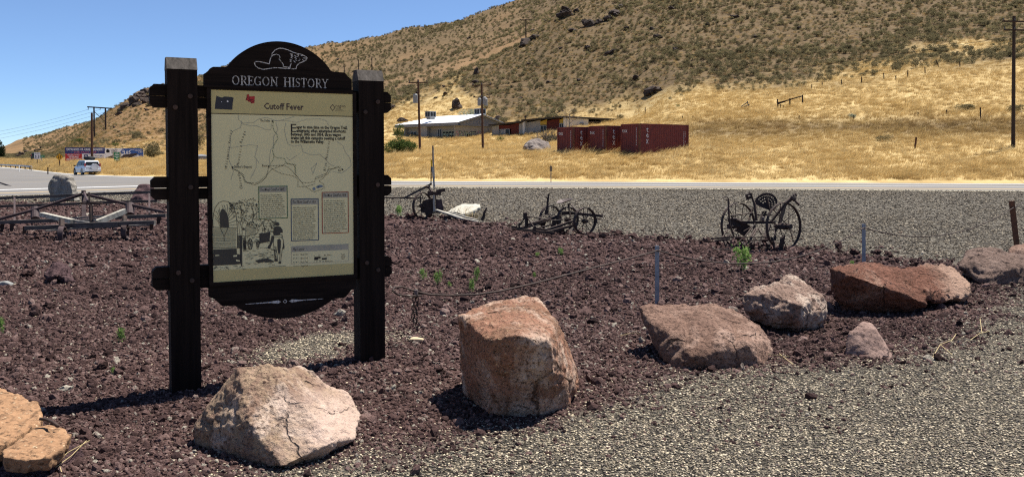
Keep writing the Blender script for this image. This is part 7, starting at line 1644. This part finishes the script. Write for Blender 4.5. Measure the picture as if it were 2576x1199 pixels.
k = MB(); [disc(k, .5 + .27 * i, zt - 1.0 - .9 * ((i * 7) % 5) / 5, .13, fg, .025, 7) for i in range(5)]; [disc(k, 5.2 + .2 * i, zt - .9 - .5 * ((i * 3) % 4) / 4, .10, fg, .025, 6) for i in range(4)]; k.build('spray_spots', M['graf_pink'], b1)
for px, d_, w2, h2, lb in ((1083.3, 146, .66, .48, 'square grey rooftop cooler with two dark windows on the left of the white roof'), (1208, 145.2, .72, .46, 'square grey rooftop cooler near the right peak of the white roof')):
    py_ = 294.5 if px < 1100 else 287.5; c = P(px, py_, d_); root = thing('rooftop_cooler', c, lb, 'cooler'); k = MB(); k.box(c + Vector((0, 0, .46)), rd * w2, fd * .6, (0, 0, h2)); k.build('cabinet', M['grey_metal'], root)
    k = MB(); k.box(c + Vector((0, 0, -.15)), rd * w2 * .8, fd * .45, (0, 0, .22)); k.build('stand', M['grey_metal'], root)
    for sg in (-1, 1): k = MB(); k.box(c - fd * .62 * (-1 if False else 1) + rd * sg * w2 * .45 + Vector((0, 0, .46)), rd * w2 * .32, fd * .02, (0, 0, h2 * .7)); k.build('grille', M['glass'], root); k = MB(); k.box(c - rd * (w2 + .02) + fd * sg * .28 + Vector((0, 0, .46)), fd * .2, rd * .02, (0, 0, h2 * .7)); k.build('grille', M['glass'], root)

# flat roofed house with red panels
Cf = P(1420.5, 291.5, 130); R0 = Cf.z; Cf = Vector((Cf.x, Cf.y, 0)); QF = lambda a, b, z: Cf + fd * a + rd * b + Vector((0, 0, z))
b2 = thing('flat_roof_house', QF(7, 5, 5.4), 'derelict flat roofed house with dull red wall panels behind the containers', 'building')
gF = 4.3; wt_ = R0 - .32; drop = -.045
rz = lambda a: R0 + drop * max(0, a - .3) * (.75 if a < 9 else 1.0)
part(b2, 'roof', lambda k: (k.hexa([QF(-.3, -.5, R0 - .22), QF(8.2, -.5, rz(8.2) - .22), QF(8.2, 9, rz(8.2) - .22), QF(-.3, 13.0, R0 - .22), QF(-.3, -.5, R0), QF(8.2, -.5, rz(8.2)), QF(8.2, 9, rz(8.2)), QF(-.3, 13.0, R0)]), k.hexa([QF(8.2, -.1, rz(8.2) - .40), QF(15.6, -.1, rz(15.6) - .34), QF(15.6, 9, rz(15.6) - .34), QF(8.2, 9, rz(8.2) - .40), QF(8.2, -.1, rz(8.2) - .15), QF(15.6, -.1, rz(15.6) - .12), QF(15.6, 9, rz(15.6) - .12), QF(8.2, 9, rz(8.2) - .15)])), M['roof_tar'])
f3 = lambda a, b, n: QF(a, .5 - n, b); f4 = lambda b, z, n: QF(.1 - n, b, z)
def panel2(name, m, a0, a1, top=None, bot=gF, n0=-.12, n1=0.0): return part(b2, name, lambda k: k.prism([(a0, bot), (a0, (top or rz(a0) - .25)), (a1, (top or rz(a1) - .45)), (a1, bot)], f3, n0, n1), M[m])
panel2('wall', 'pale_block', .0, .55); panel2('wall', 'block_wall', 5.2, 8.0); panel2('block_pier', 'pale_block', 7.95, 8.35, n1=.5); panel2('red_wall_panel', 'red_panel', 1.4, 3.9); panel2('wall', 'block_wall', 8.35, 9.6, n1=-.02); panel2('red_wall_panel', 'red_panel', 9.6, 11.3, n1=-.01); panel2('red_wall_panel', 'red_panel', 11.3, 13.9, top=rz(13) - .4, bot=rz(13) - 1.0); panel2('wall', 'block_wall', 13.9, 15.4)
panel2('ochre_panel', 'ochre_panel', .55, 1.4, bot=R0 - 1.0); panel2('ochre_panel', 'ochre_panel', 3.9, 5.2, bot=rz(4) - 1.0)
opening(b2, f3, .6, R0 - 2.6, 1.35, R0 - 1.05, 2); opening(b2, f3, 4.0, R0 - 2.9, 5.1, R0 - 1.25, 2); opening(b2, f3, 11.6, rz(13) - 2.8, 13.6, rz(13) - 1.05, 2); panel2('window_infill', 'block_wall', 12.4, 13.5, top=rz(13) - 1.1, bot=rz(13) - 2.7, n0=.022, n1=.04)
part(b2, 'wall', lambda k: k.prism([(.0, gF), (5.6, gF), (5.6, R0 - .25), (.0, R0 - .25)], f4, -.15, 0), M['pale_block']); part(b2, 'wall', lambda k: k.prism([(.5, gF), (8, gF), (8, rz(15) - .4), (.5, rz(15) - .4)], lambda b, z, n: QF(15.3 + n, b, z), -.1, .05), M['block_wall']); part(b2, 'wall', lambda k: k.prism([(.1, gF), (15.2, gF), (15.2, rz(15) - .45), (.1, rz(15) - .45)], lambda a, b, n: QF(a, 8.2 + n, b), -.1, .05), M['block_wall'])
part(b2, 'carport_post', lambda k: (k.bar(QF(.1, 8.6, gF), QF(.1, 8.6, R0 - .2), .16, .16)), M['darkwood']); part(b2, 'carport_post', lambda k: k.bar(QF(3.0, 10.2, gF), QF(3.0, 10.2, R0 - .2), .16, .16), M['darkwood']); part(b2, 'carport_rail', lambda k: k.bar(QF(.1, 5.6, R0 - .7), QF(.1, 8.7, R0 - .6), .08, .14), M['darkwood'])
part(b2, 'roof_pipe', lambda k: (k.tube([QF(10.6, 3, rz(10)), QF(10.6, 3, rz(10) + .9)], .07, 6), k.tube([QF(10.6, 3, rz(10) + .7), QF(10.6, 3, rz(10) + .95)], .15, 6)), M['iron'])
part(b2, 'wall_cooler', lambda k: k.box(QF(-.3, 4.1, R0 - 1.3), rd * .5, fd * .35, (0, 0, .4)), M['grey_metal'])

# bare tree, dead shrub, green bushes
def branchy(root_p, h, spread, seed, n=14, r0=.07):
    r = random.Random(seed); k = MB(); p0 = Vector(root_p)
    def grow(p, d, L, rad, lvl):
        q = p + d * L; mid = (p + q) / 2 + Vector((r.gauss(0, 1), r.gauss(0, 1), r.gauss(0, .5))) * L * .06; k.tube([p, mid, q], [rad, rad * .8, rad * .55], 5)
        if lvl > 0:
            for _ in range(r.randint(2, 4)): grow(p.lerp(q, r.uniform(.45, 1)), (d + Vector((r.gauss(0, 1), r.gauss(0, 1), r.gauss(0, .6))) * spread).normalized(), L * r.uniform(.5, .75), rad * .55, lvl - 1)
    return k, grow
gpt = Vector((P(1432, 318, 124).x, 124, tz_at(P(1432, 318, 124).x, 124)))
tr_ = thing('bare_tree', gpt, 'thin pale leafless tree in front of the flat roofed house', 'tree'); k, g = branchy(gpt, 3, .7, 4); g(gpt - Vector((0, 0, .3)), Vector((.03, 0, 1)), 2.6, .10, 0); k.build('trunk', M['palewood'], tr_)
k, g = branchy(gpt, 3, .7, 5)
for q in range(7): g(gpt + Vector((0.05, 0, 1.0 + .22 * q)), Vector((math.cos(q * 2.3) * .8, math.sin(q * 2.3) * .6, .55)).normalized(), 1.15, .035, 2)
k.build('branches', M['twig'], tr_)
sp_ = T(1392, 336); k, g = branchy(sp_, 2, .6, 8)
sp_ = Vector((P(1380, 338, 110).x, 110, tz_at(P(1380, 338, 110).x, 110)))
ds_ = thing('dead_shrub', sp_, 'dead grey shrub of tangled branches left of the containers', 'shrub')
for q in range(16): g(sp_ + Vector((math.cos(q) * .5, math.sin(q) * .4, 0)), Vector((math.cos(q * 2.4) * .75 - .25, math.sin(q * 2.4) * .5, .75)).normalized(), 1.35, .045, 2)
k.build('branches', M['twig'], ds_)
lm = bush_mesh('dead_shrub_leaves', 77, leafmat('dusty_leaves', [(.3, (.06, .06, .045)), (.7, (.14, .135, .10))], .2, False), 700, 1.0, .62, .09, 0)
o = link_mesh('dry_leaves', lm, (1.0, 0, 0), ds_); o.scale = (1.5, 1.2, 1.5)
def bush(px, py, wpx, hpx, m, label, n=900, leaf=.07, seed=1, cat='bush', near=0.0, name='green_bush', dd=None):
    p = T(px, py, near) if dd is None else Vector((P(px, py, dd).x, dd, tz_at(P(px, py, dd).x, dd))); sx = wpx / F * p.y; sz = hpx / F * p.y
    me = bush_mesh(name + '_%d' % seed, 500 + seed, M[m], n, .5, .62, leaf, 6); o = link_mesh(name, me, p - Vector((0, 0, .1)), label=label, category=cat); o.scale = (sx, sx * .8, sz * 1.15); return o
bush(1010, 388, 84, 46, 'green_leaf', 'big green bush right of the sign at the foot of the brown pole', 3600, .05, 1)
bush(1005, 352, 34, 42, 'green_leaf', 'slender green sapling at the left corner of the white roofed building', 900, .06, 2)
bush(1190, 306, 66, 34, 'pale_leaf', 'pale silvery green tree behind the white roof', 1800, .05, 3, near=148, name='pale_tree', cat='tree'); bush(1178, 338, 16, 14, 'green_leaf', 'small green shrub against the graffiti wall', 300, .08, 4); bush(1258, 355, 24, 14, 'green_leaf', 'low green shrub in the golden grass below the red panel house', 500, .07, 5)
bush(190, 362, 22, 14, 'green_leaf', 'rounded green shrub on the slope above the left billboard', 400, .08, 6); bush(205, 365, 20, 18, 'green_leaf', 'taller green shrub on the slope above the left billboard', 400, .08, 7); bush(289, 368, 22, 12, 'green_leaf', 'green shrub on the slope above the right billboard', 400, .08, 8); bush(383, 398, 52, 44, 'sage_one', 'large grey green shrub on the bank right of the billboards', 1500, .06, 9); bush(340, 346, 40, 18, 'sage_one', 'spreading grey green shrub high above the right billboard', 800, .07, 10)
bush(2148, 296, 26, 14, 'pale_leaf', 'pale sage bush on the ledge at the right of the field', 500, .08, 11); bush(2225, 354, 40, 18, 'sage_one', 'low dusty bush in the trampled band right of the containers', 700, .07, 12); bush(2430, 275, 60, 16, 'sage_one', 'wide grey sage patch left of the tall right pole', 900, .07, 13); bush(2560, 280, 50, 22, 'sage_one', 'grey sage patch behind the tall right pole', 800, .07, 14); bush(500, 370, 26, 40, 'sage_one', 'grey shrub seen between the left post and the sign frame', 700, .07, 15); bush(1705, 268, 14, 8, 'green_leaf', 'tiny green bush far up the golden field', 200, .1, 16)
for i, (x, y, w2, h2) in enumerate([(-18, 412, 54, 48), (5, 398, 20, 34), (-70, 414, 80, 62)]):
    b = Vector((P(x, 405, 330).x, 330, 0.0)); tr_ = thing('dark_tree', b, ['dark tree at the left edge of the photo below the far skyline', 'smaller dark tree just inside the left edge', 'dark tree beyond the left edge of the photo'][i], 'tree'); sx = w2 / F * 330; sz = h2 / F * 330
    k = MB(); k.tube([b, b + Vector((.2, 0, sz * .7))], [.3, .1], 7); k.build('trunk', M['pole_dark'], tr_); me = bush_mesh('dark_crown_%d' % i, 600 + i, M['dark_leaf'], 1600, .5, .62, .06, 0); o = link_mesh('crown', me, (0, 0, sz * .12), tr_); o.scale = (sx, sx, sz * 1.5)

# small shed seen between the posts, field posts, wooden rail, marker by the road
sh = Vector((P(507, 404, 112).x, 112, tz_at(P(507, 404, 112).x, 112))); mb = MB(); mb.box(sh + Vector((0, 0, .35)), (1.1, .3, 0), (-.3, .9, 0), (0, 0, .42)); mb.add([sh + Vector((-1.1 - .3, -.3 - .9 + 1.8, .78)), sh + Vector((1.1 - .3, .3 + .9, .78)), sh + Vector((1.1 + .3, .3 - .9, .78)), sh + Vector((-1.1 + .3, -.3 - .9, .78)), sh + Vector((-.05, .0, 1.0))], [(0, 1, 4), (1, 2, 4), (2, 3, 4), (3, 0, 4)]); mb.build('grey_trailer', M['sheet_grey'], label='small grey trailer seen between the left post and the sign frame', category='trailer')
rm = thing('road_marker', G(1386, 459), 'small tan marker on a thin post at the far road edge', 'marker'); dmk = G(1386, 459).y + .8
k = MB(); k.bar(P(1386, 462, dmk), P(1386, 414, dmk), .06, .05); k.build('post', M['greywood'], rm); k = MB(); c = P(1386, 424, dmk - .05); k.box(c, (.10, 0, 0), (0, .02, 0), (0, 0, .19)); k.build('plate', flat('tan_marker_plate', (.20, .13, .07), .7), rm)
fp = [(1624, 270, 285), (1680, 293, 299), (1718, 291, 298), (1742, 291, 297), (2012, 290, 298), (2148, 290, 299), (2307, 282, 290), (2382, 276, 286), (2041, 212, 222), (2068, 207, 218), (2117, 200, 212), (2167, 193, 208), (2224, 183, 198), (2282, 176, 194), (2328, 168, 184), (2366, 150, 168), (2300, 345, 373), (2467, 270, 300), (2255, 190, 200), (2415, 155, 167)]
r5 = random.Random(8)
NTH = 'first second third fourth fifth sixth seventh eighth ninth tenth eleventh twelfth'.split()
low_ = sorted([i for i in range(len(fp)) if fp[i][1] >= 262 and i not in (15, 16)], key=lambda i: fp[i][0]); up_ = sorted([i for i in range(len(fp)) if fp[i][1] < 262 and i not in (15, 16)], key=lambda i: fp[i][0])
for i, (x, yt, yb) in enumerate(fp):
    b = T(x, yb); q = P(x + (r5.uniform(-2, 3) if i not in (16, 15) else (5 if i == 16 else -12)), yt, b.y); k = MB(); k.bar(b - Vector((0, 0, .5)), q, .10 if i != 16 else .13, .10)
    lb = 'leaning rusty fence post low in the golden field right of the containers' if i == 16 else ('tilted dark brace post at the top of the fence line' if i == 15 else '%s thin fence post from the left in the %s line across the golden field' % (NTH[(low_ if i in low_ else up_).index(i)], 'lower' if i in low_ else 'upper climbing'))
    k.build('fence_post', M['pole_dark'] if i != 16 else M['rust_orange'], org=b, label=lb, category='post', **({} if i in (15, 16) else {'group': 'thin fence posts in the golden field'}))
wr = thing('rail_fence', T(1980, 270), 'short broken wooden rail fence standing alone in the golden field', 'fence'); db = T(1985, 268).y
for x, yt, yb, dx in ((2019, 238, 256, 0), (1987, 247, 268, 0), (1956, 249, 276, 1), (1964, 262, 275, -2), (1970, 265, 275, 5)): part(wr, 'post', lambda k: k.bar(P(x + dx, yb + 2, db), P(x, yt, db), .13, .12), M['pole_dark'])
for p0, p1 in (((1958, 258), (1990, 250)), ((1990, 249), (2020, 241)), ((1955, 262), (1975, 255))): part(wr, 'rail', lambda k: k.bar(P(*p0, db), P(*p1, db), .10, .13), M['pole_dark'])
wg = thing('broken_fence', T(1873, 272), 'collapsed grey fence rails lying left of the wooden rail fence', 'fence'); db = T(1873, 272).y
for p0, p1 in (((1862, 273), (1886, 262)), ((1864, 268), (1882, 256)), ((1880, 254), (1883, 268))): part(wg, 'rail', lambda k: k.bar(P(*p0, db), P(*p1, db), .09, .10), M['greywood'])

# ------------------------------------------------------------------ dark basalt rocks on the slopes
rk = [stone_mesh('basalt_%d' % i, M['basalt'], 3, .30, i + 70, (1, .8, .8), 1.1, .14) for i in range(6)]
def hrock(x, y, wpx, hpx, near=0.0, label=None, i=0, group=None):
    p = T(x, y + hpx * .35, near); sx = wpx / F * p.y * .55; sz = hpx / F * p.y * .62
    o = link_mesh('basalt_rock', rk[i % 6], (p.x, p.y, p.z + sz * .35), label=label, category='rock')
    if group: o['group'] = group
    o.rotation_euler = (.2 * math.sin(i), .3 * math.cos(i * 1.7), i * 1.1); o.scale = (sx, sx * .8, sz)
def hill_region(x, y):
    if x < 160: return 'above the speed sign on the far left'
    if x < 420: return 'in the crest outcrop left of the sign' if y < 290 else 'on the slope above the billboards'
    if x < 1080 and y < 170 or x < 1190 and y < 100: return 'on the far slope beside the arched sign top'
    if x < 1190: return 'on the grassy slope behind the white roof'
    if x < 1300: return 'on the slope above the taller brown pole' if y < 200 else 'just above the red panel house'
    if x < 1400: return 'on the spur edge near the lone far pole' if y < 130 else 'in the middle of the sagebrush slope'
    if x < 1560: return 'at the very top beside the skyline' if y < 60 else 'in the sagebrush above the left container'
    if x < 1720: return 'high above the right container' if y < 110 else 'just above the golden field'
    return 'in the sagebrush at the upper right'
hull_boulder('rock', 'large grey and brown boulder in the golden grass left of the containers', [PL((1317, 372, 89.2), (1322, 362, 89.6), (1352, 346, 90.5), (1366, 347, 90.6), (1380, 358, 90.4), (1388, 376, 89.5), (1345, 378, 88.6), (1372, 380, 88.8), (1345, 362, 89.0)) + [P(1325, 382, 91.5), P(1385, 384, 91.5), P(1350, 392, 89.5)]], stone_mat('grey_brown_boulder', [(.3, (.10, .075, .065)), (.5, (.22, .185, .165)), (.7, (.38, .34, .31))], 1.2, bump=.6, bdist=.1), .07, 1, ((1.2, .12), (3, .06)), 19, cat='boulder')
big = T(1148, 278, 140); hrock(1148, 260, 34, 34, 140, 'big dark basalt boulder on the grassy slope behind the white roof', 2)
lst = [(1013, 300, 22, 18), (990, 268, 16, 14), (1198, 178, 16, 24), (1200, 205, 18, 12), (1320, 105, 34, 24), (1342, 92, 26, 18), (1340, 75, 12, 8), (1276, 124, 12, 9), (1418, 35, 42, 20), (1428, 26, 30, 14), (1372, 52, 16, 8), (1482, 55, 32, 26), (1508, 52, 22, 16), (1545, 30, 40, 20), (1530, 45, 26, 14), (1440, 75, 22, 12), (1478, 118, 22, 14), (1540, 128, 28, 14), (1700, 122, 22, 12), (1575, 70, 18, 8), (1655, 92, 26, 12), (1600, 196, 26, 14), (1640, 70, 16, 8), (1850, 40, 22, 10), (1560, 14, 24, 12), (1640, 225, 48, 26), (1252, 296, 20, 14), (1120, 235, 16, 8), (1095, 245, 12, 6), (1118, 216, 10, 8), (1780, 60, 18, 10), (1900, 90, 16, 8), (2010, 70, 16, 8), (1455, 200, 16, 8), (1380, 205, 14, 7), (1310, 245, 14, 6), (1450, 24, 18, 12), (1410, 120, 10, 6), (1050, 232, 12, 8), (1285, 218, 10, 6), (1330, 160, 12, 7), (1690, 20, 20, 10), (1745, 140, 14, 7), (1800, 175, 14, 7)]

left = [(352, 240, 40, 26), (336, 252, 36, 24), (316, 268, 30, 20), (366, 250, 30, 22), (300, 284, 22, 14), (344, 262, 24, 14), (376, 262, 22, 14), (362, 232, 26, 22), (345, 242, 24, 18), (330, 250, 22, 14), (318, 262, 18, 16), (304, 274, 20, 14), (350, 256, 16, 10), (372, 244, 16, 12), (68, 382, 16, 12), (56, 386, 22, 14), (48, 390, 14, 12), (80, 384, 12, 8), (100, 376, 8, 6), (105, 370, 10, 6), (90, 378, 10, 8), (215, 356, 9, 8), (247, 352, 10, 5), (246, 361, 8, 5), (262, 352, 10, 5), (290, 352, 8, 4), (288, 320, 10, 6), (136, 398, 10, 6), (370, 275, 14, 8), (340, 300, 10, 6), (300, 330, 10, 5), (96, 375, 8, 5), (1060, 150, 12, 6), (1180, 95, 9, 6), (850, 148, 10, 6), (1020, 118, 8, 5)]
allr = [(x, y, w2 * h2, w2 * 1.05, h2, 120) for x, y, w2, h2 in lst] + [(x, y, w2 * h2, w2, h2, 150) for x, y, w2, h2 in left]
for i, (r_, lb) in enumerate(zip(allr, ranked(allr, hill_region, '%s dark basalt rock %s'))): hrock(r_[0], r_[1], r_[3], r_[4], r_[5], lb, i, 'dark basalt rocks on the slopes')
